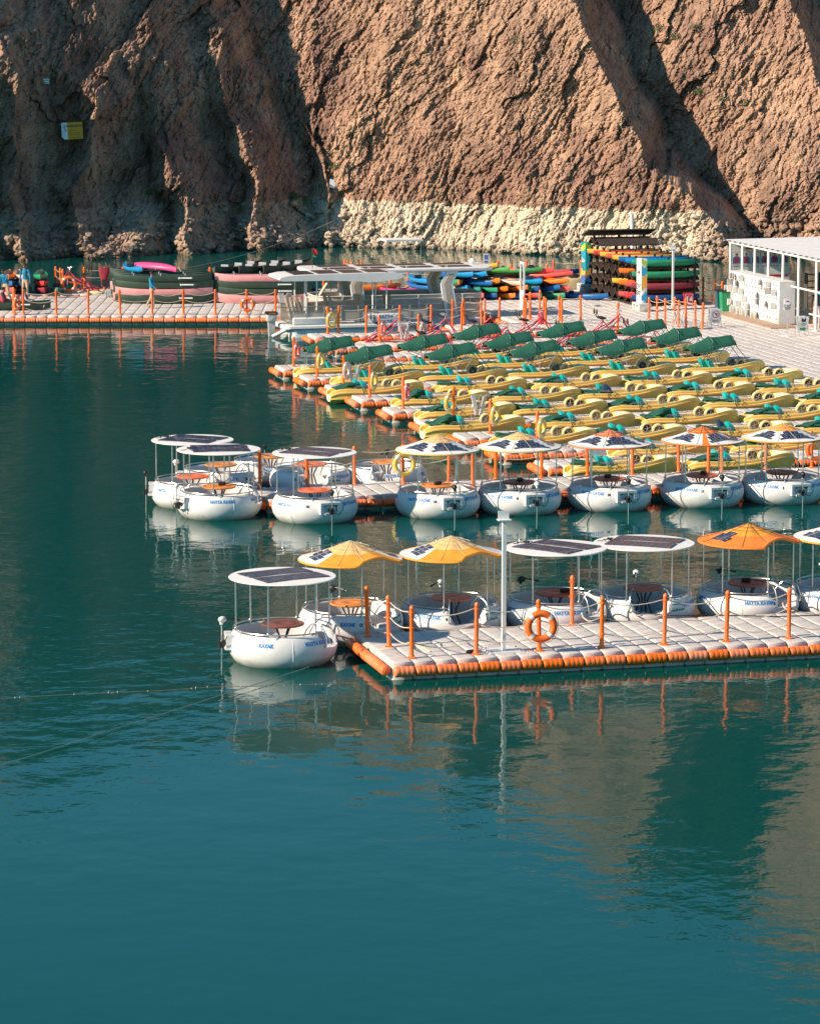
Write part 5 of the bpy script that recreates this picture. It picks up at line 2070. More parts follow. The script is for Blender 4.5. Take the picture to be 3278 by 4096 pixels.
flat_text(q, 'HATTA', 0.22, (4.65, -0.045, 0.86), bold=0.004)
flat_text(q, 'KAYAK', 0.22, (4.65, -0.045, 0.68), bold=0.004)
q.build('lettering', M_blue, nb_, smooth=0)
q = MB()
q.tube([(4.05, -0.04, 0.66), (4.15, -0.04, 0.9), (4.2, -0.04, 0.7), (4.3, -0.04, 0.95)], 0.015, 4)
q.build('emblem', M_blue, nb_)
q = MB()
flat_text(q, 'DT 2200', 0.20, (6.15, -0.066, 0.46), bold=0.006)
q.build('registration_number', M_ink, root, smooth=0)
# railings with panels
q = MB()
per = [(0.15, 0.05), (6.55, 0.05), (6.75, 0.25), (6.75, 2.15), (6.55, 2.35), (0.15, 2.35)]
for z in (1.38, 1.2, 0.72):
    q.tube([(x, y, z) for x, y in per], 0.018, 6, closed=True)
q.build('rail', M_steel, root)
for k in range(9):
    q = MB()
    q.tube([(0.2 + k * 0.8, 0.05, 0.56), (0.2 + k * 0.8, 0.05, 1.38)], 0.016, 6)
    q.build('rail_post', M_steel, root)
for k in range(8):
    q = MB()
    q.box((0.6 + k * 0.8, 0.07, 0.96), (0.72, 0.012, 0.46))
    q.build('side_panel', M_clear if k not in (3, 5) else M_beige, root)
q = MB()
q.box((3.4, 2.36, 0.96), (6.2, 0.012, 0.8))
q.build('far_side_panel', M_beige, root)
q = MB()
q.bbox((0, 0, 0.86), (0.46, 0.44, 0.12), 0.03)
q.tube([(0, 0, 0.56), (0, 0, 0.82)], 0.05, 8)
q.xf(Matrix.Identity(4))
M3 = Matrix.Rotation(R(-14), 3, 'Y')
q.box((-0.26, 0, 1.27), (0.10, 0.42, 0.78), mat3=M3)
q.box((-0.36, 0, 1.68), (0.09, 0.28, 0.2), mat3=M3)
ME_hseat = q.mesh('seat', M_tan)
for x in (0.75, 2.55, 4.0, 5.35, 1.2):
    for y in (0.55, 1.55):
        link('seat', ME_hseat, root, (x, y, 0))
q = MB()
rp = [(-0.25, 2.62), (-0.1, 2.56), (2.2, 2.55), (3.2, 2.50), (4.2, 2.44), (5.3, 2.56), (5.55, 2.68), (5.35, 2.80), (4.6, 2.86), (2.0, 2.84), (0.2, 2.80), (-0.2, 2.72)]
q.prism(rp, -0.05, 2.45)
rf = q.build('roof', M_white, root)
for k in range(4):
    q = MB()
    q.box((0.95 + k * 1.15, 1.2, 2.853 if k else 2.84), (0.95, 1.7, 0.03))
    q.build('roof_solar_panel', M_panel, rf)
for x in (0.95, 1.5, 4.1, 4.75):
    for y in (0.15, 2.25):
        q = MB()
        q.tube([(x, y, 0.56), (x, y, 2.56)], 0.035, 8)
        q.build('roof_post', M_white, root)
q = MB()
q.bbox((0, 0, 0.85), (0.50, 0.42, 0.34), 0.06)
mo = q.build('outboard_motor', mat('motor_grey', (0.55, 0.54, 0.53), 0.4), root, (-0.42, 1.0, 0))
q = MB()
q.bbox((0, 0, 1.06), (0.56, 0.46, 0.12), 0.05)
q.build('motor_cover', M_black, mo)
q = MB()
q.prism([(-0.16, 0.70), (0.18, 0.70), (0.12, -0.4), (-0.10, -0.4)], -0.09, 0.09)
q.build('motor_leg', MATS['motor_grey'], mo)
q = MB()
flat_text(q, 'torque', 0.12, (0, -0.236, 1.06), bold=0.004)
q.build('motor_stripe', mat('motor_orange', (0.85, 0.25, 0.03), 0.5), mo, smooth=0)
q = MB()
q.tube([(-0.55, 0.2, 0.05), (0.05, 0.1, 0.35)], 0.09, 10)
q.build('fender', M_white, root)

# larger beige boat behind
root = thing('passenger_boat', 'long beige passenger boat with flat white solar roof on slanted pillars', 'boat', S(34.3, 150.0), TH)
q = MB()
slab(q, 0, 8.2, 0, 2.6, -0.2, 0.45, 0.5, 0.06)
q.build('hull', M_white, root)
out = slab_pts(0.1, 8.1, 0.02, 2.58, 0.7)
inn = slab_pts(0.18, 8.02, 0.10, 2.50, 0.62)
q = MB()
n = len(out)
vs = [(x, y, 0.45) for x, y in out] + [(x, y, 1.55) for x, y in out] + [(x, y, 1.55) for x, y in inn] + [(x, y, 0.5) for x, y in inn]
fs, ms = [], []
for k in range(n):
    j = (k + 1) % n
    fs += [(k, j, n + j, n + k), (n + k, n + j, 2 * n + j, 2 * n + k), (2 * n + k, 2 * n + j, 3 * n + j, 3 * n + k)]
fs.append(tuple(range(3 * n, 4 * n)))
q.add(vs, fs)
wall = q.build('side_wall', M_beige, root, smooth=40)
q = MB()
q.add([(x * 0.985 + 0.06, y * 0.98 + 0.025, 0.9) for x, y in inn], [tuple(range(n))])
q.build('cabin_floor', M_inside_dk, root, smooth=0)
for z in (0.8, 1.12, 1.38, 1.56):
    q = MB()
    q.tube([(x, y, z) for x, y in slab_pts(0.08, 8.12, 0.0, 2.6, 0.7)], 0.022, 6, closed=True)
    q.build('wall_rail', M_bolt, wall)
for x in (1.3, 2.7, 4.9, 7.0):
    q = MB()
    q.box((x, -0.005, 1.0), (0.06, 0.05, 1.12))
    q.build('wall_post', M_bolt, wall)
for y in (-0.02, 2.42):
    for x in (1.9, 6.2):
        q = MB()
        o_ = [(x + 0.05, 2.62), (x + 0.62, 2.62), (x + 0.32, 2.08), (x + 0.62, 0.45), (x + 0.02, 0.45), (x - 0.25, 2.05)]
        q.prism([(p[0], p[1]) for p in o_], y - 0.05, y + 0.1)
        pl = q.build('slanted_pillar', M_white, root)
        q = MB()
        q.prism([(x + 0.17, 2.50), (x + 0.42, 2.50), (x + 0.17, 2.06), (x + 0.46, 0.62), (x + 0.16, 0.62), (x - 0.10, 2.04)], y - 0.062, y + 0.112)
        q.build('pillar_panel', M_beige, pl)
q = MB()
slab(q, -0.35, 8.55, -0.15, 2.75, 2.62, 2.80, 0.5, 0.05)
rf = q.build('roof', M_white, root)
for i in range(4):
    for j in range(2):
        q = MB()
        q.box((1.25 + i * 1.85, 0.55 + j * 1.4, 2.815), (1.45, 0.75, 0.03))
        q.build('roof_solar_panel', M_panel, rf)
for x in (0.6, 2.5, 4.3, 6.2):
    q = MB()
    q.tube([(x, 0.0, 2.80), (x, 0.0, 2.90), (x + 0.08, 0.0, 2.90), (x + 0.08, 0.0, 2.80)], 0.012, 5)
    q.build('roof_eye', M_bolt, rf)
q = MB()
q.ball((7.9, 1.5, 2.95), 0.16, 12, 8, sc3=(1, 1, 0.8))
q.build('radar_dome', M_white, rf)
q = MB()
flat_text(q, 'DT 2279', 0.22, (7.45, -0.03, 1.25), bold=0.005)
q.build('registration_number', M_ink, root, smooth=0)
q = MB()
q.tube([(0.1, 1.0, 2.8), (0.1, 1.0, 3.75)], 0.015, 5)
fp_ = q.build('flag_pole', M_dark, root)
for nm, c, z0, z1 in (('red_flag', (0.7, 0.03, 0.03), 3.45, 3.75), ('flag_band', (0.0, 0.2, 0.08), 3.32, 3.45)):
    q = MB()
    q.add([(0.1, 1.0, z1), (0.28, 0.93, z1 - 0.12), (0.36, 1.02, z0 - 0.02), (0.1, 1.0, z0)], [(0, 1, 2, 3)])
    q.build(nm, mat(nm, c, 0.7), fp_, smooth=0)
for k in range(5):
    q = MB()
    q.box((1.0 + k * 1.25, 1.9, 1.15), (0.12, 0.9, 0.55))
    q.build('bench_back', M_inside_dk, root)
q = MB()
q.tube([(0.25, 0.25, 1.6), (0.9, 0.25, 2.6)], 0.07, 4)
q.build('stern_brace', M_beige, root)
# ------------------------------------------------------------------ kayak rack
M_rack = mat('rack_wood', (0.055, 0.036, 0.028), 0.7, var=0.3, vscale=4)
root = thing('kayak_rack', 'dark wooden kayak rack with zigzag shelves, bays stepping towards the viewer', 'rack', S(51.1, 153.6, DECK), TH)
BAY = 1.02
q0 = MB()
q0.prism([(-0.51, 0.0), (0.0, 0.30), (0.51, 0.0), (0.51, -0.05), (0.0, 0.25), (-0.51, -0.05)], 0.0, 3.1, plane='yz')
ME_shelf = q0.mesh('shelf', M_rack, 0)
nb = 8
for b in range(nb):
    for l in range(4 if b < 6 else 4):
        link('shelf', ME_shelf, root, (0.0, 0.5 + b * BAY, 0.12 + l * 0.57))
q1 = MB()
q1.box((0, 0, 1.18), (0.10, 0.10, 2.36))
ME_upr = q1.mesh('upright', M_rack, 0)
for b in range(nb + 1):
    for x in (0.2, 1.5, 2.85):
        link('upright', ME_upr, root, (x, b * BAY, 0))
for b, x in ((6, 0), (7, 0)):
    link('shelf', ME_shelf, root, (0.0, 0.5 + b * BAY, 2.5))
q = MB()
q.box((1.4, 0, 0), (3.6, 1.2, 0.06), mat3=Matrix.Rotation(R(-16), 3, 'X'))
rt = q.build('rack_roof', M_rack, root, (0.0, 7.4, 3.05), smooth=0)
for x in (0.1, 1.4, 2.7):
    q = MB()
    q.box((x, 7.4, 2.75), (0.1, 0.1, 0.8))
    q.build('roof_strut', M_rack, root)
q = MB()
q.box((1.5, 4.0, 0.03), (3.3, 8.6, 0.06))
q.build('rack_base', M_rack, root)
rk = [  # (bay from the viewer, level, colour)
    (0, 3, 'green'), (0, 2, 'green'), (1, 3, 'sky'), (2, 3, 'blue'), (3, 3, 'yellow'), (4, 3, 'coral'), (5, 3, 'yellow'), (6, 3, 'red'), (7, 3, 'yellow'),
    (2, 2, 'orange'), (0, 1, 'maroon'), (1, 1, 'coral'), (2, 1, 'orange'), (3, 1, 'yellow'), (0, 0, 'navy'), (1, 0, 'red'), (2, 0, 'coral')]
for b, l, c in rk:
    p = S(51.1, 153.6) + Vector((CT * 1.42, SN * 1.42, 0)) + Vector((-SN, CT, 0)) * (0.0 + b * BAY + 0.0)
    top = l == 3
    kk = kayak(Vector((p.x, p.y, DECK + 0.12 + l * 0.57 + 0.06)), c, f'{c} kayak on the {lev[l]} shelf of the rack, {ORD[b]} bay back', TH + math.pi + rnd.uniform(-.02, .02), 0, R(20), 'kayaks on the rack', long=True)
    kk.scale = (0.82, 1, 1)

# ------------------------------------------------------------------ signs on the platform
M_sign_teal = mat('totem_teal', (0.01, 0.30, 0.36), 0.5)
M_sign_lime = mat('totem_lime', (0.42, 0.58, 0.05), 0.5)
M_sign_amber = mat('totem_amber', (0.85, 0.42, 0.08), 0.5)
M_sign_blue = mat('totem_blue', (0.07, 0.14, 0.42), 0.5)
M_sign_sky = mat('totem_sky', (0.03, 0.35, 0.55), 0.5)
M_conc = mat('concrete', (0.52, 0.51, 0.50), 0.8, var=0.12)
M_redp = mat('sign_red', (0.60, 0.03, 0.06), 0.5)
M_grn = mat('sign_green', (0.0, 0.30, 0.12), 0.5)
M_sgw = mat('sign_white', (0.80, 0.79, 0.78), 0.5)


def wavy(mb, x0, x1, za, zb, y, m, ph, axis='x'):
    n = 8
    top = [(x0 + (x1 - x0) * k / n, zb + 0.08 * math.sin(ph + 5 * k / n)) for k in range(n + 1)]
    bot_ = [(x0 + (x1 - x0) * k / n, za + 0.08 * math.sin(ph * 1.7 + 4 * k / n)) for k in range(n + 1)]
    pts = [(a, y, b) if axis == 'x' else (y, a, b) for a, b in top + bot_[::-1]]
    mb.add(pts, [(k, k + 1, 2 * n - k, 2 * n + 1 - k) for k in range(n)], m)


def totem(pos, label, yaw, white_side):
    root = thing('sign_totem', label, 'sign', pos, yaw)
    q = MB()
    q.bbox((0, 0, 0.2), (0.62, 1.15, 0.40), 0.03)
    bs_ = q.build('base_block', M_conc, root)
    for y in (-0.25, 0.2):
        q = MB()
        q.box((0.0, y - 0.0, 0.28), (0.64, 0.16, 0.06))
        q.build('lifting_slot', M_ink, bs_)
    q = MB()
    q.bbox((0, 0, 1.45), (0.30, 0.72, 2.10), 0.02)
    bd = q.build('board', M_sgw if white_side else M_sign_teal, root)
    q = MB()
    mm = [M_sign_lime, M_sign_teal, M_sign_amber, M_sign_blue, M_sign_sky]
    yf = -0.364
    if white_side:
        wavy(q, -0.14, 0.14, 2.2, 2.46, yf, 0, 1.0)
        wavy(q, -0.14, 0.14, 1.75, 2.15, yf - 0.001, 4, 2.0)
        wavy(q, -0.14, 0.14, 1.05, 1.72, yf - 0.002, 2, 3.0)
        wavy(q, -0.14, 0.14, 0.46, 0.85, yf - 0.003, 4, 4.0)
    else:
        xs_ = -0.154
        wavy(q, -0.35, 0.35, 2.1, 2.40, xs_, 0, 1.0, 'y')
        wavy(q, -0.35, 0.35, 1.85, 2.05, xs_ - 0.001, 4, 2.4, 'y')
        wavy(q, -0.35, 0.35, 0.75, 1.10, xs_ - 0.002, 2, 3.0, 'y')
        wavy(q, -0.35, 0.35, 0.46, 0.80, xs_ - 0.003, 3, 0.5, 'y')
        wavy(q, -0.14, 0.14, 2.2, 2.42, yf, 0, 1.0)
        wavy(q, -0.14, 0.14, 0.80, 1.15, yf - 0.002, 2, 3.0)
        wavy(q, -0.14, 0.14, 0.46, 0.78, yf - 0.003, 3, 4.0)
    q.build('painted_wave', mm, bd, smooth=0)
    return root, bd


def side_text(mb, s, size, x, yc, z, bold=0.0, m=0):
    """lettering on a face that looks towards -x"""
    v, f = text_cached(s, size, bold)
    mb.add([(x, yc - a, z + b) for a, b in v], f, m)


root, bd = totem(S(50.5, 151.3, DECK), 'white EXIT totem with red arrow and coloured edge on concrete block', TH, True)
q = MB()
side_text(q, 'EXIT', 0.30, -0.156, 0.0, 0.85, 0.008)
side_text(q, '\uFE9D\uFEED\uFEAE\uFEA7', 0.34, -0.156, 0.0, 1.28, 0.006)
q.build('lettering', M_ink, bd, smooth=0)
q = MB()
q.add([(-0.157, y, z) for y, z in ((0.2, 1.80), (-0.02, 1.80), (-0.02, 1.70), (-0.22, 1.84), (-0.02, 1.98), (-0.02, 1.88), (0.2, 1.88))], [tuple(range(7))])
q.build('arrow', M_redp, bd, smooth=0)
root, bd = totem(S(51.1, 162.0, DECK), 'teal, lime and amber welcome totem on concrete block beside the rack', TH, False)
q = MB()
side_text(q, '\uFE8E\uFE98\uFEA3', 0.42, -0.162, 0.0, 1.62, 0.01)
q.build('lettering', M_sgw, bd, smooth=0)

# white gate frame
root = thing('gate_frame', 'slim white upright gate frame in front of the kayak heap', 'gate', S(45.3, 153.7, DECK), TH)
for y in (-0.30, 0.30):
    q = MB()
    q.box((0, y, 1.13), (0.07, 0.08, 2.26))
    q.build('upright', M_white, root)
q = MB()
q.box((0, 0, 2.2), (0.07, 0.52, 0.10))
q.build('lintel', M_white, root)
q = MB()
q.box((0, 0, 0.45), (0.06, 0.52, 0.9))
q.build('lower_panel', M_white, root)


def lamp_pole(pos, label, h, plate=0.42, r=0.062):
    root = thing('white_pole', label, 'pole', pos, TH, 'white poles')
    q = MB()
    q.tube([(0, 0, 0.02), (0, 0, h)], r, 4)
    q.xf(Matrix.Rotation(R(45), 4, 'Z'))
    q.build('shaft', M_white, root)
    q = MB()
    q.box((0, 0, 0.015), (plate * 2, plate * 1.4, 0.03))
    bp = q.build('base_plate', M_white, root)
    for sx in (-1, 1):
        for sy in (-1, 1):
            q = MB()
            q.lathe([(0, 0.06), (0.018, 0.06), (0.018, 0.03)], 6, c=(sx * plate * 0.85, sy * plate * 0.55, 0))
            q.build('bolt', M_dark, bp)
    q = MB()
    q.box((0, 0, h + 0.01), (0.30, 0.22, 0.025))
    q.box((-0.0, 0.05, h + 0.11), (0.26, 0.02, 0.20))
    q.build('top_bracket', M_white, root)
    return root


lamp_pole(G(2013, 2604), 'tall white pole standing on the near dock beside the life ring', 3.05)
lamp_pole(G(2688, 1225), 'tall white pole in front of the kayak rack', 2.75, 0.3)

# red boxes and bins
root = thing('extinguisher_box', 'red fire extinguisher box with white pictograms beside the kayak rack', 'box', G(2749, 1222), TH)
q = MB()
q.bbox((0, 0, 0.31), (0.46, 0.30, 0.62), 0.02)
bx = q.build('box', M_redp, root)
q = MB()
q.box((-0.19, -0.153, 0.31), (0.012, 0.006, 0.5))
q.box((0.19, -0.153, 0.31), (0.012, 0.006, 0.5))
q.box((0, -0.153, 0.56), (0.39, 0.006, 0.012))
q.box((0, -0.153, 0.06), (0.39, 0.006, 0.012))
q.box((-0.09, -0.153, 0.33), (0.07, 0.006, 0.22))
q.box((-0.07, -0.153, 0.46), (0.10, 0.006, 0.025))
for k, (x, h) in enumerate(((0.06, 0.16), (0.10, 0.24), (0.14, 0.18))):
    q.add([(x - 0.02, -0.154, 0.24), (x + 0.02, -0.154, 0.24), (x + 0.03, -0.154, 0.24 + h * 0.6), (x, -0.154, 0.24 + h), (x - 0.025, -0.154, 0.24 + h * 0.5)], [(0, 1, 2, 3, 4)])
q.box((0, -0.153, 0.13), (0.26, 0.006, 0.018))
q.box((0, -0.153, 0.10), (0.30, 0.006, 0.014))
q.build('pictogram', M_sgw, bx, smooth=0)
root = thing('red_bin', 'red slatted bin among the orange posts below the white gate', 'bin', G(2168, 1296), TH)
q = MB()
q.bbox((0, 0, 0.32), (0.34, 0.30, 0.64), 0.02)
bx = q.build('body', M_redp, root)
for k in range(4):
    q = MB()
    q.box((-0.12 + k * 0.08, -0.155, 0.32), (0.02, 0.012, 0.56))
    q.build('slat', mat('bin_pink', (0.72, 0.22, 0.22), 0.5), bx)


def a_sign(pos, label, yaw, h=1.0, w=0.55, face=None, frame=M_alu):
    root = thing('a_board_sign', label, 'sign', pos, yaw, 'folding board signs')
    for sy in (-1, 1):
        q = MB()
        M3 = Matrix.Rotation(R(13) * -sy, 3, 'X')
        q.box((0, sy * 0.15, 0.18 + h * 0.42), (w, 0.02, h * 0.78), mat3=M3)
        pn = q.build('panel', M_sgw, root, smooth=0)
        for sx in (-1, 1):
            q = MB()
            q.tube([(sx * w / 2, sy * 0.27, 0.0), (sx * w / 2, sy * 0.02, h)], 0.014, 5)
            q.build('leg', frame, root)
        if sy == -1 and face:
            face(pn, h, w)
    return root


def tilt_add(parent, mb, m, h, name='print', off=0.013):
    o = mb.build(name, m, parent, smooth=0)
    o.location = (0, -0.15, 0.18 + h * 0.42)
    o.rotation_euler = (R(13), 0, 0)
    return o


def face_nosmoke(pn, h, w):
    q = MB()
    n = 20
    for k in range(n):
        a, b = 2 * math.pi * k / n, 2 * math.pi * (k + 1) / n
        q.add([(0.17 * math.cos(a), -0.014, 0.08 + 0.17 * math.sin(a)), (0.17 * math.cos(b), -0.014, 0.08 + 0.17 * math.sin(b)), (0.14 * math.cos(b), -0.014, 0.08 + 0.14 * math.sin(b)), (0.14 * math.cos(a), -0.014, 0.08 + 0.14 * math.sin(a))], [(0, 1, 2, 3)])
    q.box((0, -0.014, 0.08), (0.30, 0.004, 0.03), mat3=Matrix.Rotation(R(45), 3, 'Y'))
    tilt_add(pn, q, M_redp, h)
    q = MB()
    q.ball((0.02, -0.013, 0.10), 0.07, 8, 5, sc3=(1, 0.1, 0.5))
    q.box((0, -0.013, -0.20), (0.30, 0.004, 0.02))
    q.box((0, -0.013, -0.25), (0.22, 0.004, 0.02))
    tilt_add(pn, q, M_ink, h)


def face_vest(pn, h, w):
    q = MB()
    q.add([(x, -0.014, z) for x, z in ((-0.10, 0.10), (0.10, 0.10), (0.11, 0.24), (0.05, 0.30), (0.03, 0.22), (-0.03, 0.22), (-0.05, 0.30), (-0.11, 0.24))], [tuple(range(8))])
    tilt_add(pn, q, M_ink, h)
    q = MB()
    q.add([(x, -0.014, z) for x, z in ((-0.14, -0.28), (0.02, -0.28), (0.02, -0.34), (0.15, -0.23), (0.02, -0.12), (0.02, -0.18), (-0.14, -0.18))], [tuple(range(7))])
    tilt_add(pn, q, M_grn, h)
    q = MB()
    for k, ww in enumerate((0.2, 0.26, 0.3, 0.18)):
        q.box((0, -0.014, 0.05 - k * 0.04), (ww, 0.004, 0.016))
    tilt_add(pn, q, M_dark, h)


def face_print(pn, h, w):
    q = MB()
    for k, ww in enumerate((0.34, 0.28, 0.36, 0.22)):
        q.box((0, -0.014, 0.22 - k * 0.11), (ww, 0.004, 0.03))
    tilt_add(pn, q, M_sign_amber, h)


a_sign(G(2855, 1310), 'white folding board with red no-smoking ring in front of the lockers', TH, 0.85, 0.5, face_nosmoke)
a_sign(G(3205, 1343), 'white folding board with life vest and green arrow beside the lockers', TH, 0.85, 0.46, face_vest)
a_sign(G(2710, 1318), 'folding board seen edge-on beside the queue lane posts', R(80), 0.8, 0.5)
a_sign(S(s_at(1416, 124.7, .6), 124.7, DECK), 'grey folding board at a finger tip beside the cream life ring', R(76), 0.85, 0.42, face_print)
a_sign(S(s_at(1908, 113.6, .6), 113.4, DECK), 'white folding board on the finger beside boat 14', R(72), 0.92, 0.42, face_print)
a_sign(S(s_at(1615, 139.5, .6), 139.5, DECK), 'tall green-topped folding board among the red bikes', R(76), 1.0, 0.42, face_print)
a_sign(S(s_at(2375, 102.5, .6), 102.4, DECK), 'silver folding board on the nearest finger dock', R(20), 0.75, 0.55)
a_sign(Vector((X_at(1140, 157.6, 1), 157.6, DECK)), 'white folding board at the far dock corner beside the white boat', R(60), 1.0, 0.5)

root = thing('exit_sign', 'white EXIT sign with red arrow on a pole in front of the lockers', 'sign', G(3145, 1347), TH)
q = MB()
q.bbox((0, 0, 0.03), (0.44, 0.36, 0.06), 0.02)
q.build('foot', M_sgw, root)
q = MB()
q.tube([(0, 0, 0.05), (0, 0, 1.25)], 0.02, 8)
q.build('pole', M_alu, root)
q = MB()
q.bbox((0, 0, 1.42), (0.34, 0.04, 0.48), 0.01)
bd = q.build('plate', M_sgw, root)
q = MB()
flat_text(q, 'EXIT', 0.14, (0, -0.024, 1.25), bold=0.003)
flat_text(q, '\uFE9D\uFEED\uFEAE\uFEA7', 0.17, (0, -0.024, 1.41), bold=0.003)
q.build('lettering', M_ink, bd, smooth=0)
q = MB()
q.add([(x, -0.024, z) for x, z in ((-0.09, 1.54), (0.0, 1.54), (0.0, 1.51), (0.09, 1.56), (0.0, 1.61), (0.0, 1.58), (-0.09, 1.58))], [tuple(range(7))])
q.build('arrow', M_redp, bd, smooth=0)

# ------------------------------------------------------------------ lockers under the shelter
M_lock = mat('locker_white', (0.78, 0.76, 0.73), 0.5, var=0.06)
M_lock_g = mat('locker_grey', (0.50, 0.48, 0.46), 0.5, var=0.06)
M_deckw = mat('wood_deck', (0.42, 0.29, 0.20), 0.7, var=0.2)
root = thing('locker_bank', 'bank of small white lockers with numbers under the shelter edge', 'lockers', S(54.35, 143.2, DECK), TH)
LN, LR, LW, LH = 17, 6, 0.39, 0.31
q = MB()
q.box((0.42, LN * LW / 2, LR * LH / 2 + 0.06), (0.76, LN * LW, LR * LH + 0.04))
q.build('carcass', M_lock, root, smooth=0)
rl = random.Random(5)
q = MB()
q.bbox((0, 0, 0), (0.03, LW - 0.02, LH - 0.02), 0.004)
q2 = MB()
q2.v = [(x, y, z) for x, y, z in q.v]
MEd = [q.mesh('locker_door', M_lock, 0)]
q = MB()
q.bbox((0, 0, 0), (0.03, LW - 0.02, LH - 0.02), 0.004)
MEd.append(q.mesh('locker_door', M_lock_g, 0))
q = MB()
q.box((0, 0, 0), (0.03, 0.05, 0.07))
MEh = q.mesh('lock', M_dark, 0)
num = 1
for c in range(LN):
    step = -0.10 if c in (8, 9) else 0.0
    for r_ in range(LR):
        y, z = (LN - 1 - c + 0.5) * LW, 0.06 + (LR - 1 - r_ + 0.5) * LH
        op = rl.random() < 0.30
        g = rl.random() < 0.22
        d = link('locker_door', MEd[1 if g else 0], root, (0.03, y, z))
        if op:
            d.location = (-0.10, y + LW * 0.36, z)
            d.rotation_euler = (0, 0, R(-rl.uniform(30, 75)))
        hk = link('lock', MEh, d, (-0.022, 0.11, 0.02))
        if rl.random() < 0.3:
            qq = MB()
            v, f = text_cached(str(num), 0.12, 0.002)
            qq.add([(-0.0165, -0.06 - a, 0.06 + b) for a, b in v], f)
            qq.build('number', M_ink, d, smooth=0)
        num += 1
for c in range(LN):
    q = MB()
    q.box((0.42, (c + 0.5) * LW, LR * LH + 0.095), (0.80, LW - 0.015, 0.025))
    q.build('lid', M_lock, root, smooth=0)
root = thing('boarding', 'flat plywood boards lying along the locker front', 'boards', S(53.4, 141.6, DECK), TH)
for k in range(7):
    q = MB()
    q.box((0.75, 0.6 + k * 1.22, 0.02), (1.5, 1.2, 0.04))
    q.build('board', M_deckw, root, smooth=0)
for n, (y, c) in enumerate(((150.25, (0.03, 0.10, 0.13)), (149.85, (0.02, 0.28, 0.12)))):
    root = thing('wheelie_bin', ('dark blue' if n == 0 else 'green') + ' upright waste bin at the locker end', 'bin', S(54.1 + 0.1 * n, y, DECK), TH, 'bins')
    q = MB()
    q.prism([(-0.2, 0.0), (0.2, 0.0), (0.26, 0.95), (-0.26, 0.95)], -0.2, 0.2)
    q.build('body', mat('bin_%d' % n, c, 0.5), root)
    q = MB()
    q.bbox((0, 0, 1.0), (0.56, 0.5, 0.1), 0.03)
    q.build('lid', M_black, root)

root = thing('shelter', 'white shelter with sloping roof sheet on slim columns over the lockers', 'shelter', S(55.0, 132.0, DECK), TH)
colt = [140.2, 142.4, 144.4, 146.3, 148.1, 149.8, 151.45]
for t in [135.5, 137.8] + colt:
    q = MB()
    q.tube([(0, 0, 0), (0, 0, 3.2)], 0.065, 10)
    q.lathe([(0, 0), (0.16, 0), (0.16, 0.03), (0.07, 0.06)], 10)
    q.build('column', M_white, root, (0, t - 132, 0))
q = MB()
for z in (1.75,):
    q.tube([(0, 2, z), (0, 19.4, z)], 0.045, 8)
q.tube([(0, 2, 3.18), (0, 19.5, 3.18)], 0.07, 8)
q.build('rail', M_white, root)
q = MB()
for k in range(2):
    q.tube([(0, 1.5 + k * 4, 0.7), (0, 5.0 + k * 4, 0.7)], 0.04, 6)
q.build('lower_rail', M_white, root)
q = MB()
nw = 56
rr_ = [[(-0.15, k * 0.36, 3.27 + 0.025 * (k % 2)) for k in range(nw)], [(7.0, k * 0.36, 3.33 + 0.025 * (k % 2)) for k in range(nw)]]
q.loft(rr_, closed=False, cap=False)
r2_ = [[(a, b, c - 0.03) for a, b, c in r] for r in rr_]
q.loft([r2_[1], r2_[0]], closed=False, cap=False)
q.build('roof_sheet', M_sgw, root, smooth=0)
# poster wall at the far end
root = thing('poster_wall', 'white wall of life jacket instruction posters at the shelter end', 'wall', S(55.1, 151.7, DECK), TH)
q = MB()
q.box((1.5, 0, 1.55), (3.0, 0.08, 3.1))
q.build('wall_panel', M_sgw, root, smooth=0)
M_shirt = mat('poster_blue', (0.01, 0.24, 0.50), 0.6)
M_vest = mat('poster_red', (0.45, 0.03, 0.08), 0.6)
M_skin = mat('skin', (0.42, 0.24, 0.16), 0.6)


def fig(x, z, nm=0):
    o = thing('poster', None, None)
    o.parent = root
    q = MB()
    q.box((x, -0.046, z), (0.44, 0.008, 0.62))
    pp = q.build('poster_sheet', M_sgw, root, smooth=0)
    bpy.data.objects.remove(o)
    q = MB()
    q.add([(x + a, -0.053, z + b) for a, b in ((-0.19, -0.22), (0.19, -0.22), (0.20, 0.02), (0.11, 0.12), (-0.11, 0.12), (-0.20, 0.02))], [tuple(range(6))], 0)
    q.add([(x + a, -0.056, z + b) for a, b in ((-0.10, -0.2), (0.10, -0.2), (0.11, 0.06), (0.04, 0.11), (0.0, 0.02), (-0.04, 0.11), (-0.11, 0.06))], [tuple(range(7))], 1)
    q.add([(x + 0.055 * math.cos(2 * math.pi * k / 12), -0.056, z + 0.19 + 0.07 * math.sin(2 * math.pi * k / 12)) for k in range(12)], [tuple(range(12))], 2)
    q.add([(x + a, -0.058, z + b) for a, b in ((-0.058, 0.21), (0.058, 0.21), (0.05, 0.27), (-0.05, 0.27))], [tuple(range(4))], 3)
    q.add([(x + a, -0.05, z + b) for a, b in ((-0.18, -0.37), (0.18, -0.37), (0.18, -0.35), (-0.18, -0.35))], [tuple(range(4))], 4)
    q.build('poster_figure', [M_shirt, M_vest, M_skin, M_ink, M_dark], pp, smooth=0)
    q = MB()
    for (a0, a1, b0, b1) in ((-0.235, 0.235, 0.315, 0.325), (-0.235, 0.235, -0.255, -0.245), (-0.235, -0.225, -0.25, 0.32), (0.225, 0.235, -0.25, 0.32)):
        q.add([(x + a0, -0.053, z + b0), (x + a1, -0.053, z + b0), (x + a1, -0.053, z + b1), (x + a0, -0.053, z + b1)], [(0, 1, 2, 3)])
    q.build('poster_border', M_dark, pp, smooth=0)


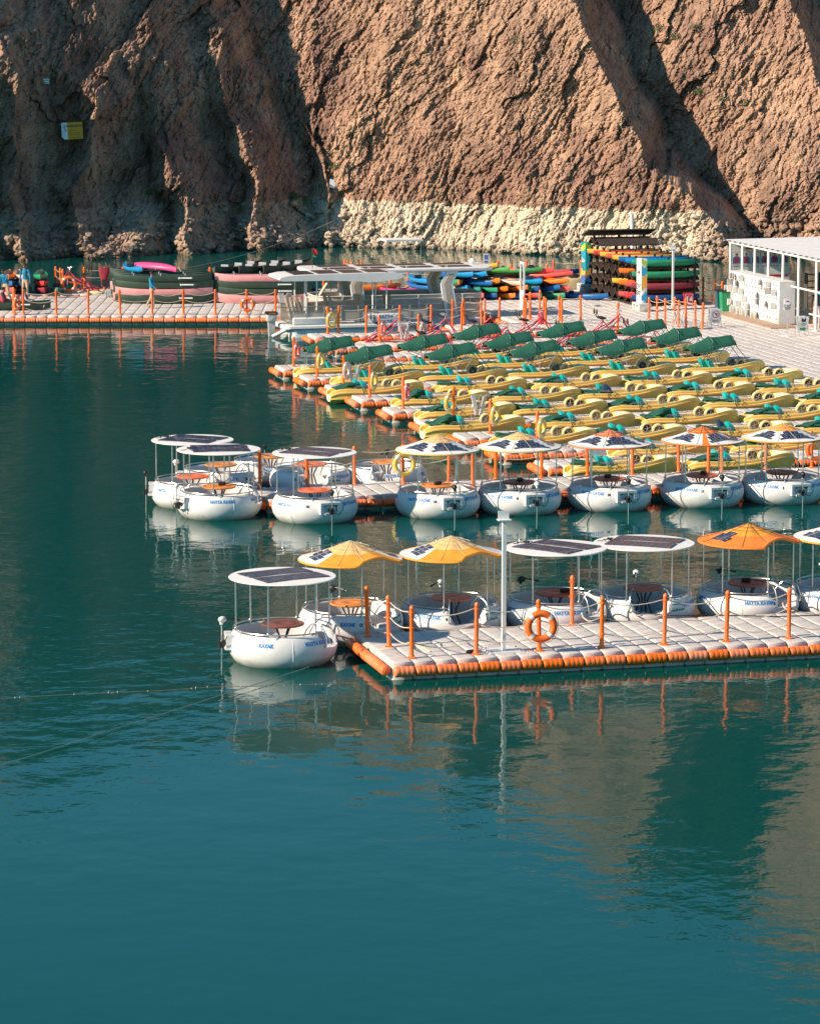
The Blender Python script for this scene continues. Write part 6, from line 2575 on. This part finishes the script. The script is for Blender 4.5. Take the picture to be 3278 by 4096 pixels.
for k in range(6):
    fig(0.28 + k * 0.485, 2.35)
    fig(0.28 + k * 0.485, 0.98)
q = MB()
for z in (2.85, 1.52):
    q.add([(0.75, -0.05, z - 0.05), (2.9, -0.05, z - 0.05), (2.9, -0.05, z + 0.05), (0.75, -0.05, z + 0.05)], [(0, 1, 2, 3)])
q.build('red_heading', M_redp, root, smooth=0)
# mural panels to the right
root = thing('mural_panel', 'teal, yellow and blue painted barrier with white lettering behind the shelter columns', 'barrier', S(57.6, 139.5, DECK), TH)
q = MB()
q.box((0, 3.6, 0.62), (0.08, 7.4, 1.24))
bd = q.build('board', M_sign_blue, root, smooth=0)
q = MB()
for (y0, y1, y2, y3, m_) in ((5.2, 7.25, 6.4, 7.25, 0), (3.3, 5.2, 4.2, 6.4, 1), (0.0, 1.2, 0.0, 1.9, 0)):
    q.add([(-0.044, y0, 0.05), (-0.044, y1, 0.05), (-0.044, y3, 1.2), (-0.044, y2, 1.2)], [(3, 2, 1, 0)], m_)
q.build('painted_field', [M_sign_teal, mat('mural_yellow', (0.85, 0.50, 0.03), 0.5)], bd, smooth=0)
q = MB()
side_text(q, 'HATTA', 0.42, -0.047, 4.3, 0.62, 0.01)
q.build('lettering', M_sgw, bd, smooth=0)
post_row([S(55.5, 141.7, DECK), S(56.3, 141.2, DECK), S(57.0, 140.2, DECK)], 'under the shelter by the mural', levels=(0, 1))
root = thing('shelf_unit', 'small grey shelf unit standing behind the shelter columns', 'shelf', S(58.9, 150.6, DECK), TH)
for z in (1.0, 1.3, 1.62):
    q = MB()
    q.box((0, 0, z), (0.7, 0.4, 0.03))
    q.build('shelf', M_dark, root)
for x in (-0.35, 0.35):
    q = MB()
    q.box((x, 0, 0.85), (0.03, 0.4, 1.7))
    q.build('side', M_dark, root)
root = thing('counter', 'white counter with teal top at the right picture edge', 'counter', S(54.9, 137.5, DECK), TH)
q = MB()
q.bbox((0, 0, 0.5), (0.5, 1.6, 1.0), 0.03)
q.build('body', M_sgw, root)
q = MB()
q.bbox((0, 0, 1.03), (0.56, 1.7, 0.06), 0.02)
q.build('top', M_sign_teal, root)

# ------------------------------------------------------------------ small things on the water and the shore
root = thing('rescue_boat', 'cream rescue boat moored behind the kayak heap', 'boat', Vector((X_at(2270, 171.2, 0.5), 171.2, 0.35)), R(4))
q = MB()
rg = []
for k in range(11):
    v = k / 10
    w = 0.75 * (1 - max(0, (v - 0.55) / 0.45) ** 2 * 0.85)
    rg.append([(-1.9 + 3.8 * v, -w, 0.62 + 0.1 * v), (-1.9 + 3.8 * v, -w * 1.05, 0.5 + 0.1 * v), (-1.9 + 3.8 * v, -w * 0.8, 0.1), (-1.9 + 3.8 * v, 0, 0.0), (-1.9 + 3.8 * v, w * 0.8, 0.1), (-1.9 + 3.8 * v, w * 1.05, 0.5 + 0.1 * v), (-1.9 + 3.8 * v, w, 0.62 + 0.1 * v), (-1.9 + 3.8 * v, 0, 0.52)])
q.loft(rg)
q.build('hull', mat('cream_hull', (0.72, 0.58, 0.34), 0.5), root)
q = MB()
q.bbox((-1.9, 0, 1.0), (0.4, 0.4, 0.6), 0.08)
q.build('outboard_motor', M_black, root)
q = MB()
q.tube([(-1.2 + 0.35 * math.cos(a), -0.1 + 0.1 * math.sin(a), 0.75 + 0.28 * math.sin(a)) for a in [math.pi * k / 8 for k in range(9)]], 0.1, 8)
q.build('yellow_fender', M_ring_y, root)
q = MB()
q.ball((0.3, 0, 0.72), 0.25, 10, 6, sc3=(1.3, 0.9, 0.5))
q.build('seat', M_black, root)

root = thing('welcome_board', 'low white and teal board with dark script behind the kayak heap', 'sign', Vector((X_at(1920, 172.6, 1), 172.6, DECK)), R(4))
q = MB()
q.box((0, 0, 0.55), (1.7, 0.06, 0.62))
bd = q.build('board', M_sgw, root, smooth=0)
q = MB()
for (x, z, w, h) in ((0, 0.87, 1.78, 0.05), (-0.87, 0.55, 0.05, 0.68), (0.87, 0.55, 0.05, 0.68)):
    q.box((x, -0.01, z), (w, 0.07, h))
q.build('teal_border', M_sign_teal, bd, smooth=0)
q = MB()
flat_text(q, '\uFE8E\uFEE8\uFEEB', 0.34, (-0.2, -0.034, 0.55), bold=0.006)
q.build('lettering', M_ink, bd, smooth=0)
root = thing('notice_post', 'small dark notice on a pole behind the kayak heap', 'sign', Vector((X_at(1943, 173.5, 1), 173.5, DECK)), R(4))
q = MB()
q.tube([(0, 0, 0), (0, 0, 1.1)], 0.02, 6)
q.build('pole', M_alu, root)
q = MB()
q.box((0, 0, 1.35), (0.24, 0.03, 0.52))
pl = q.build('plate', M_sgw, root, smooth=0)
q = MB()
q.box((0, -0.017, 1.44), (0.21, 0.004, 0.26))
q.box((0, -0.017, 1.2), (0.21, 0.004, 0.12))
q.build('print', M_sign_blue, pl, smooth=0)

root = thing('shade_stand', 'white flat shade top on thin legs floating in the far water', 'shade', Vector((X_at(1605, 186, 1.3), 186.0, 0)), TH)
q = MB()
q.box((0, 0, 1.85), (2.1, 1.5, 0.1))
q.build('top', M_canvas_w, root)
for x in (-0.95, -0.7, 0.55, 0.95):
    q = MB()
    q.tube([(x, -0.6, -0.3), (x, -0.6, 1.8)], 0.025, 6)
    q.build('leg', M_steel, root)
q = MB()
slab(q, -1.1, 1.1, -0.8, 0.8, -0.1, 0.15, 0.2, 0.04)
q.build('float', M_white, root)

# grey crate with hook pole, life vest on a post
root = thing('grey_crate', 'grey plastic crate with a pole leaning on it beside the canoes', 'crate', G(442, 1188), 0)
q = MB()
q.bbox((0, 0, 0.17), (0.52, 0.42, 0.34), 0.03)
cb_ = q.build('body', mat('crate_grey', (0.42, 0.42, 0.42), 0.5), root)
for k in range(4):
    q = MB()
    q.box((-0.19 + k * 0.125, -0.214, 0.17), (0.03, 0.012, 0.3))
    q.build('rib', MATS['crate_grey'], cb_)
tag(MB().tube([G(383, 1197) + Vector((0, 0, 0.01)), G(437, 1185) + Vector((0, 0.1, 0.46))], 0.014, 6).build('boat_hook', M_steel), 'thin metal hook pole leaning on the grey crate', 'pole')
p = Vector((X_at(418, 170.0, 1.2), 169.9, DECK))
root = thing('life_vest', 'dark red life vest hung over a post beside the canoes', 'life vest', p, 0)
q = MB()
rg = []
for k in range(9):
    v = k / 8
    w = 0.26 + 0.03 * math.sin(6 * v) - 0.10 * v
    z = 1.20 - 0.95 * v
    rg.append([(w * math.cos(2 * math.pi * j / 12), -0.03 + 0.10 * math.sin(2 * math.pi * j / 12) * (0.5 + 0.8 * v), z + 0.03 * math.cos(4 * math.pi * j / 12)) for j in range(12)])
q.loft(rg)
q.build('vest', mat('vest_maroon', (0.30, 0.02, 0.035), 0.75, bump=0.4), root)
q = MB()
q.box((0, -0.15, 0.45), (0.2, 0.06, 0.3))
q.build('pocket', M_black, root)
root = thing('metal_stand', 'thin white metal stand beside the far left life ring', 'stand', G(268, 1166, DECK + .06), 0)
q = MB()
q.tube([(0, 0, 0), (0.10, 0, 1.0)], 0.022, 6)
q.build('pole', M_alu, root)
q = MB()
q.box((0.10, 0, 1.04), (0.22, 0.1, 0.12))
q.build('head', M_dark, root)

# thin ropes
def line_thing(pts, r, label, m=M_rope, name='mooring_rope'):
    q = MB()
    q.tube(pts, r, 5)
    tag(q.build(name, m), label, 'rope')


hit = rock_hit(1340, 880)
line_thing(catenary(Vector((X_at(719, 170, 1.5), 170, DECK + 1.1)), hit, 0.35, 12), 0.018, 'long rope from the far dock up to the rock face')
a_, b_ = G(-150, 3115, 0.02), G(1235, 2672, 0.05)
line_thing([a_.lerp(b_, k / 20) + Vector((0, 0, 0.02 + 0.004 * math.sin(k))) for k in range(21)], 0.009, 'thin taut rope running through the foreground water to the first round boat')
root = thing('float_line', 'line of small pale floats drifting across the foreground water', 'float line', G(0, 2795, 0), 0)
org = root.location
P0 = [(-60, 2800), (180, 2783), (420, 2772), (650, 2762), (860, 2748), (1000, 2745), (1250, 2738), (1480, 2728), (1620, 2712), (1700, 2690)]
pts = [G(u, v, 0.0) - org for u, v in P0]
q = MB()
q.tube([p_ + Vector((0, 0, 0.002)) for p_ in pts], 0.006, 5)
q.build('line', mat('wet_rope', (0.20, 0.16, 0.11), 0.8), root)
q = MB()
q.ball((0, 0, 0), 0.017, 7, 5, sc3=(0.8, 1, 1))
ME_fl = q.mesh('float', mat('float_cream', (0.70, 0.52, 0.32), 0.6, rand=0.6, c2=(0.75, 0.70, 0.60)))
rf_ = random.Random(9)
for a, b in zip(pts[:-1], pts[1:]):
    d = b - a
    n = int(d.length / 0.115)
    for k in range(n):
        if rf_.random() < 0.28:
            o = link('float', ME_fl, root, a + d * ((k + rf_.uniform(0.2, 0.8)) / n) + Vector((0, 0, rf_.uniform(-0.02, 0.015))))
# slack ropes lying on the near dock
for pts_, lab in (([(1500, 2540), (1530, 2552), (1585, 2560), (1640, 2572), (1690, 2590), (1720, 2605)], 'white rope lying loose over the near dock corner'),
                  ([(2560, 2452), (2700, 2463), (2830, 2459), (2960, 2462), (3100, 2466), (3280, 2460)], 'dark cable lying along the back of the near dock')):
    line_thing([G(u, v, DECK + 0.02) for u, v in pts_], 0.014, lab, M_rope if 'white' in lab else M_black)
root = thing('power_pack', 'dark cable plug lying at a post foot on the near dock', 'cable plug', G(1880, 2612), TH + 0.3)
q = MB()
q.bbox((0, 0, 0.04), (0.22, 0.07, 0.07), 0.02)
q.build('body', M_dark, root)
q = MB()
q.tube([(0.1, 0, 0.04), (0.2, 0.03, 0.03), (0.3, 0.0, 0.02)], 0.015, 5)
q.build('cable', M_black, root)

# ------------------------------------------------------------------ boards on the rock
M_warn = mat('warning_amber', (0.75, 0.33, 0.01), 0.5)
hp = rock_hit(296, 521)
root = thing('warning_sign', 'amber and white WARNING board standing on the shaded rock slope', 'sign', hp + Vector((0, -0.8, -0.62)), R(-2))
root.rotation_euler = (0, R(-2.5), R(4))
q = MB()
q.box((0.19, 0, 0.62), (0.90, 0.04, 1.0))
bd = q.build('amber_board', M_warn, root, smooth=0)
q = MB()
q.prism([(-0.62, 0.28), (-0.46, 0.12), (-0.265, 0.12), (-0.265, 1.12), (-0.62, 1.12)], -0.02, 0.02)
wb_ = q.build('white_board', M_sgw, root, smooth=0)
q = MB()
flat_text(q, 'WARNING', 0.20, (0.14, -0.023, 0.90), bold=0.006)
flat_text(q, '\uFEAE\uFEF3\uFEAC\uFEA4\uFE97', 0.17, (0.0, -0.023, 0.66))
flat_text(q, 'Slippery When Wet', 0.085, (0.10, -0.023, 0.50))
flat_text(q, 'Proceed with Caution', 0.085, (0.13, -0.023, 0.40))
q.box((0.2, -0.022, 0.22), (0.7, 0.003, 0.015))
q.build('lettering', M_ink, bd, smooth=0)
q = MB()
q.tube([(-0.42, -0.022, 0.90), (-0.45, -0.022, 0.78), (-0.38, -0.022, 0.70), (-0.42, -0.022, 0.62)], 0.018, 4)
q.tube([(-0.38, -0.022, 0.71), (-0.31, -0.022, 0.66)], 0.018, 4)
q.tube([(-0.53, -0.022, 0.86), (-0.44, -0.022, 0.86), (-0.39, -0.022, 0.95)], 0.013, 4)
q.ball((-0.42, -0.022, 0.95), 0.03, 8, 5, sc3=(1, 0.2, 1))
q.box((-0.43, -0.022, 0.58), (0.28, 0.003, 0.015))
q.build('pictogram', M_ink, wb_, smooth=0)
for x in (-0.3, 0.4):
    q = MB()
    q.tube([(x, 0.04, -1.2), (x, 0.04, 1.0)], 0.03, 6)
    q.build('support', M_dark, root)
hp = rock_hit(188, 326)
root = thing('striped_marker', 'small white and green striped marker on the shaded rock slope', 'marker', hp + Vector((0, -0.5, -0.3)), 0)
q = MB()
q.box((0, 0, 0.35), (0.40, 0.03, 0.34))
bd = q.build('plate', M_sgw, root, smooth=0)
q = MB()
for z in (0.26, 0.38, 0.48):
    q.box((0, -0.017, z), (0.38, 0.004, 0.05))
q.build('stripe', M_grn, bd, smooth=0)
q = MB()
q.tube([(-0.15, 0.02, -0.6), (-0.15, 0.02, 0.3)], 0.02, 5)
q.tube([(0.15, 0.02, -0.6), (0.15, 0.02, 0.3)], 0.02, 5)
q.build('support', M_dark, root)
hp = rock_hit(1328, 730)
root = thing('fallen_board', 'small pale board leaning in the dark gully', 'board', hp + Vector((0, -0.3, -0.2)), R(15))
root.rotation_euler = (R(-20), R(12), R(10))
q = MB()
q.box((0, 0, 0.15), (0.36, 0.03, 0.55))
q.build('panel', M_sgw, root, smooth=0)
hp = rock_hit(2528, 985)
root = thing('shore_pole', 'white pole on the far shore above the rack roof', 'pole', Vector((hp.x, hp.y - 0.4, 0.0)), 0)
q = MB()
q.tube([(0, 0, 0), (-0.1, 0, 2.6)], 0.12, 10)
q.build('shaft', M_white, root)

# ------------------------------------------------------------------ scrub on the rock
M_bush = mat('dry_bush', (0.20, 0.19, 0.10), 0.9, var=0.35, vscale=6)
M_bushg = mat('green_bush', (0.10, 0.16, 0.05), 0.9, var=0.35, vscale=6)
M_twig = mat('twig', (0.16, 0.11, 0.07), 0.9)
bsp = [(2795, 372, 1, 'pale green'), (2985, 415, 1, 'yellow-green'), (2895, 400, 0, 'grey'), (2780, 112, 0, 'dry grey'), (2640, 118, 0, 'pale'), (2700, 150, 0, 'small grey'), (2060, 160, 0, 'dry tan'), (1350, 670, 1, 'dark green'), (1180, 790, 1, 'shaded green'),
       (85, 170, 0, 'shaded grey'), (610, 770, 1, 'dull green'), (1215, 800, 1, 'low green')]
for n, (u, v, g, nm) in enumerate(bsp):
    hp = rock_hit(u, v)
    rb = random.Random(n + 40)
    root = thing('desert_bush', f'{nm} desert bush on the rock, {ORD[n]} of the scattered scrub', 'bush', hp + Vector((0, -0.1, -0.15)), 0, 'desert scrub on the rock')
    q = MB()
    for k in range(230):
        a, e = rb.uniform(0, 6.28), math.asin(rb.uniform(0.0, 1))
        rr = 0.34 * rb.uniform(0.5, 1.05)
        c = Vector((rr * math.cos(a) * math.cos(e) * 1.25, rr * math.sin(a) * math.cos(e), rr * math.sin(e) * 1.1 + 0.1))
        d1 = Vector((rb.uniform(-1, 1), rb.uniform(-1, 1), rb.uniform(-1, 1))).normalized() * 0.06
        d2 = Vector((rb.uniform(-1, 1), rb.uniform(-1, 1), rb.uniform(-1, 1))).normalized() * 0.03
        q.add([c - d1, c + d2, c + d1, c - d2], [(0, 1, 2, 3)])
    q.build('leaves', M_bushg if g else M_bush, root, smooth=0)
    q = MB()
    for k in range(9):
        a = rb.uniform(0, 6.28)
        q.tube([(0, 0, -0.1), (0.2 * math.cos(a), 0.2 * math.sin(a), 0.2), (0.36 * math.cos(a), 0.3 * math.sin(a), rb.uniform(0.2, 0.45))], [0.015, 0.01, 0.004], 4)
    q.build('stems', M_twig, root)

# loose rock along the shore
rs = random.Random(77)
q = MB()
ico = [(-.53, 0, .85), (.53, 0, .85), (-.53, 0, -.85), (.53, 0, -.85), (0, .85, .53), (0, .85, -.53), (0, -.85, .53), (0, -.85, -.53), (.85, .53, 0), (-.85, .53, 0), (.85, -.53, 0), (-.85, -.53, 0)]
icf = [(0, 4, 1), (0, 9, 4), (9, 5, 4), (4, 5, 8), (4, 8, 1), (8, 10, 1), (8, 3, 10), (5, 3, 8), (5, 2, 3), (2, 7, 3), (7, 10, 3), (7, 6, 10), (7, 11, 6), (11, 0, 6), (0, 1, 6), (6, 1, 10), (9, 0, 11), (9, 11, 2), (9, 2, 5), (7, 2, 11)]
NR = 2600
xr_ = np.array([rs.uniform(-25, -2) if rs.random() < 0.62 else (rs.uniform(15, 27) if rs.random() < 0.7 else rs.uniform(-2, 18)) for _ in range(NR)])
zr_ = np.array([abs(rs.gauss(0, 1.1 if x < -2 or x > 15 else 0.35)) for x in xr_])
yr_ = cliff_y(xr_, zr_)
for x, y, z in zip(xr_, yr_, zr_):
    s_ = 0.06 + 0.20 * rs.random() ** 2.2
    s3 = Vector((s_ * rs.uniform(0.7, 1.6), s_ * rs.uniform(0.7, 1.3), s_ * rs.uniform(0.5, 1.0)))
    M3 = Matrix.Rotation(rs.uniform(0, 6.28), 3, 'Z') @ Matrix.Rotation(rs.uniform(-.6, .6), 3, 'X')
    q.add([M3 @ Vector((a * s3.x * rs.uniform(.75, 1.2), b * s3.y * rs.uniform(.75, 1.2), c * s3.z * rs.uniform(.75, 1.2))) + Vector((x, y - s_ * 0.5, z)) for a, b, c in ico], icf)
o = q.build('loose_rocks', rock, smooth=0)
tag(o, 'loose broken rocks along the shore below the rock face', 'rocks', kind='stuff')
# ------------------------------------------------------------------ people
M_hair = mat('hair_black', (0.012, 0.010, 0.009), 0.6)
M_sk = mat('skin_brown', (0.26, 0.13, 0.08), 0.55)
M_bshirt = mat('shirt_blue', (0.005, 0.19, 0.33), 0.75, var=0.15, vscale=8, bump=0.3, bscale=20)
M_khaki = mat('trousers_khaki', (0.50, 0.37, 0.25), 0.8, var=0.12, vscale=8, bump=0.3, bscale=20)
M_shoe = mat('shoe_tan', (0.45, 0.36, 0.28), 0.7)
M_pinkshirt = mat('shirt_pale', (0.62, 0.52, 0.54), 0.8)
M_rvest = mat('vest_red', (0.48, 0.04, 0.06), 0.7, bump=0.3)
M_darkcl = mat('clothes_dark', (0.05, 0.04, 0.06), 0.8)


def person(label, pos, yaw, J, mats, hair=True, vest=None, scale=1.0):
    """J: joint name -> (x, y, z), figure looks along +x. One skin over the whole skeleton; clothes by the bone they lie on"""
    shirt, trou, shoe = mats
    root = thing('person', label, 'person', pos, yaw, 'people on the far dock')
    root.scale = (scale,) * 3
    names, V, E, RD, MT = {}, [], [], [], []

    def jv(n, r, m):
        names[n] = len(V)
        V.append(J[n])
        RD.append(r)
        MT.append(m)
    rad = [('pelvis', .135, 1), ('waist', .125, 0), ('chest', .155, 0), ('neckb', .075, 0), ('neck', .055, 2), ('head', .085, 2), ('crown', .075, 2)]
    for n, r, m in rad:
        jv(n, r, m)
    for s_ in 'lr':
        for n, r, m in (('sh', .075, 0), ('el', .052, 0), ('wr', .034, 0 if True else 2), ('hand', .036, 2), ('hip', .098, 1), ('kn', .068, 1), ('an', .050, 1), ('heel', .045, 3), ('toe', .035, 3)):
            jv(n + s_, r, m)
    ch = [('pelvis', 'waist'), ('waist', 'chest'), ('chest', 'neckb'), ('neckb', 'neck'), ('neck', 'head'), ('head', 'crown')]
    for s_ in 'lr':
        ch += [('neckb', 'sh' + s_), ('sh' + s_, 'el' + s_), ('el' + s_, 'wr' + s_), ('wr' + s_, 'hand' + s_), ('pelvis', 'hip' + s_), ('hip' + s_, 'kn' + s_), ('kn' + s_, 'an' + s_), ('an' + s_, 'heel' + s_), ('heel' + s_, 'toe' + s_)]
    E = [(names[a], names[b]) for a, b in ch]
    # fingers: five short chains from each palm
    for s_ in 'lr':
        h, w = Vector(J['hand' + s_]), Vector(J['wr' + s_])
        d = (h - w).normalized()
        side = d.cross(Vector((1, 0, 0)))
        side = side.normalized() if side.length > 0.1 else Vector((0, 1, 0))
        side = side.cross(d).normalized()
        for k, (off, L) in enumerate(((-.026, .06), (-.009, .075), (.009, .078), (.026, .07), (.042, .05))):
            base = h + side * off * 1.0
            tip = base + d * L + (side * 0.02 if k == 4 else Vector((0, 0, 0)))
            V.append(tuple(base.lerp(tip, 0.4)))
            RD.append(.011)
            MT.append(2)
            V.append(tuple(tip))
            RD.append(.009)
            MT.append(2)
            E += [(names['hand' + s_], len(V) - 2), (len(V) - 2, len(V) - 1)]
    me = bpy.data.meshes.new('body')
    me.from_pydata(V, E, [])
    o = link('body', me, root)
    md = o.modifiers.new('skin', 'SKIN')
    md.use_smooth_shade = True
    sv = me.skin_vertices[0].data
    for i, r in enumerate(RD):
        sv[i].radius = (r, r)
    sv[0].use_root = True
    o.modifiers.new('sub', 'SUBSURF').levels = 1
    o.modifiers['sub'].render_levels = 1
    dg = bpy.context.evaluated_depsgraph_get()
    ev = bpy.data.meshes.new_from_object(o.evaluated_get(dg))
    o.modifiers.clear()
    o.data = ev
    for m_ in (shirt, trou, M_sk, shoe):
        ev.materials.append(m_)
    PV = [Vector(v) for v in V]
    for p in ev.polygons:
        c = p.center
        best, bm = 9, 0
        for (a, b) in E:
            ab = PV[b] - PV[a]
            t = max(0, min(1, (c - PV[a]).dot(ab) / max(ab.length_squared, 1e-9)))
            d = (c - PV[a] - ab * t).length - (RD[a] * (1 - t) + RD[b] * t)
            if d < best:
                best = d
                bm = MT[b] if t > 0.45 else MT[a]
                if MT[a] == 1 and MT[b] == 0:
                    bm = 1 if t < 0.35 else 0
        p.material_index = bm
        p.use_smooth = True
    # head details
    hd, cr = Vector(J['head']), Vector(J['crown'])
    f = Vector(J.get('face', (1, 0, 0))).normalized()
    sd = Vector((0, 0, 1)).cross(f).normalized()
    mid = hd.lerp(cr, 0.45)
    q = MB()
    q.ball(mid + Vector((0, 0, 0.055)) - f * 0.02, 0.098, 12, 8, sc3=(1.02, 0.98, 0.78))
    q.build('hair', M_hair, root)
    q = MB()
    for s_ in (-1, 1):
        q.ball(mid + f * 0.082 + sd * 0.034 * s_ + Vector((0, 0, 0.0)), 0.013, 6, 4)
    q.build('eye', M_hair, root)
    q = MB()
    q.tube([mid + f * 0.080 + Vector((0, 0, 0.01)), mid + f * 0.108 - Vector((0, 0, 0.035)), mid + f * 0.085 - Vector((0, 0, 0.045))], 0.012, 5)
    q.build('nose', M_sk, root)
    q = MB()
    q.box(mid + f * 0.082 - Vector((0, 0, 0.065)), (0.02, 0.02, 0.01))
    q.ball(mid + f * 0.055 - Vector((0, 0, 0.085)), 0.05, 8, 5, sc3=(0.8, 0.9, 0.6))
    q.build('beard', M_hair, root)
    for s_ in (-1, 1):
        q = MB()
        q.ball(mid + sd * 0.088 * s_ - Vector((0, 0, 0.01)), 0.022, 6, 5, sc3=(0.9, 0.5, 1.3))
        q.build('ear', M_sk, root)
    if vest:
        q = MB()
        a, b = Vector(J['waist']), Vector(J['neckb'])
        rg_ = []
        for k in range(7):
            c = a.lerp(b, k / 6 * 0.98 - 0.06)
            w = 0.185 - 0.05 * (k / 6) ** 3
            rg_.append([(c.x + w * 0.95 * math.cos(2 * math.pi * j / 14), c.y + w * 1.12 * math.sin(2 * math.pi * j / 14), c.z) for j in range(14)])
        q.loft(rg_)
        q.build('life_vest', vest, root)
    return root


stand = dict(pelvis=(0, 0, .92), waist=(0, 0, 1.10), chest=(.01, 0, 1.30), neckb=(.0, 0, 1.45), neck=(.015, 0, 1.52), head=(.03, 0, 1.61), crown=(.02, 0, 1.70),
             shl=(0, .19, 1.42), ell=(-.02, .25, 1.15), wrl=(.04, .27, .92), handl=(.06, .27, .85), shr=(0, -.19, 1.42), elr=(-.02, -.25, 1.15), wrr=(.04, -.27, .92), handr=(.06, -.27, .85),
             hipl=(0, .10, .88), knl=(.02, .11, .49), anl=(-.02, .11, .09), heell=(-.03, .11, .045), toel=(.16, .12, .035), hipr=(0, -.10, .88), knr=(.02, -.11, .49), anr=(-.02, -.11, .09), heelr=(-.03, -.11, .045), toer=(.16, -.12, .035))
walk = dict(stand, ell=(-.10, .24, 1.17), wrl=(-.04, .26, .94), handl=(-.01, .26, .88), elr=(.10, -.25, 1.18), wrr=(.26, -.25, 1.02), handr=(.32, -.24, .98),
            knl=(-.08, .10, .50), anl=(-.30, .10, .16), heell=(-.33, .10, .12), toel=(-.16, .11, .04), knr=(.14, -.10, .50), anr=(.14, -.10, .09), heelr=(.12, -.10, .045), toer=(.31, -.11, .035))
person('bearded man in a blue shirt and khaki trousers walking past the canoes', G(608, 1233), R(-20), dict(walk, face=(1, 0, 0)), (M_bshirt, M_khaki, M_shoe))
person('man in a blue shirt and sunglasses standing by the far left kayaks', G(103, 1196), R(-105), dict(stand, face=(1, -.1, 0), knl=(.05, .11, .49), anl=(.02, .12, .09), heell=(.0, .12, .045), toel=(.19, .13, .035)), (M_bshirt, M_khaki, M_shoe))
lean = dict(walk, chest=(.10, 0, 1.26), neckb=(.16, 0, 1.40), neck=(.19, 0, 1.47), head=(.23, 0, 1.55), crown=(.23, 0, 1.64), shl=(.14, .19, 1.37), shr=(.14, -.19, 1.37), ell=(.30, .24, 1.16), wrl=(.48, .22, 1.05), handl=(.55, .2, 1.02), elr=(.02, -.26, 1.12), wrr=(-.05, -.28, .90), handr=(-.05, -.28, .83))
person('man in a blue shirt leaning forward at the left picture edge', G(26, 1214), R(-120), dict(lean, face=(1, 0, 0)), (M_bshirt, M_khaki, M_shoe))
sit = dict(pelvis=(0, 0, .20), waist=(-.03, 0, .36), chest=(-.06, 0, .56), neckb=(-.06, 0, .72), neck=(-.04, 0, .79), head=(-.02, 0, .88), crown=(-.03, 0, .97), shl=(-.06, .19, .69), ell=(.06, .24, .45), wrl=(.28, .18, .40), handl=(.35, .16, .40),
           shr=(-.06, -.19, .69), elr=(.06, -.24, .45), wrr=(.28, -.18, .40), handr=(.35, -.16, .40), hipl=(.06, .10, .19), knl=(.46, .13, .30), anl=(.82, .10, .12), heell=(.86, .10, .08), toel=(.92, .10, .20), hipr=(.06, -.10, .19), knr=(.46, -.13, .30), anr=(.82, -.10, .12), heelr=(.86, -.10, .08), toer=(.92, -.10, .20))
cp = G(60, 1243)
canoe(Vector((cp.x - 0.7, cp.y + 0.35, DECK)), 'green', 'dark green canoe with two seated people on the far dock left end', 0.02, 'canoe in use')
person('seated man in a pale shirt and dark red life vest in the canoe', Vector((X_at(100, cp.y, .6), cp.y + 0.35, DECK + 0.06)), 0.0, dict(sit, face=(1, 0, 0)), (M_pinkshirt, M_darkcl, M_shoe), vest=mat('vest_plum', (0.20, 0.03, 0.06), 0.7))
person('seated man in a bright red life vest at the left edge in the canoe', Vector((X_at(14, cp.y, .6), cp.y + 0.35, DECK + 0.06)), 0.0, dict(sit, face=(1, .4, 0)), (M_darkcl, M_darkcl, M_shoe), vest=M_rvest)
person('person in dark clothes standing behind the exit sign', S(55.6, 141.6, DECK), R(-100), dict(stand, face=(1, 0, 0)), (M_darkcl, mat('trousers_light', (0.5, 0.45, 0.45), .8), M_shoe))
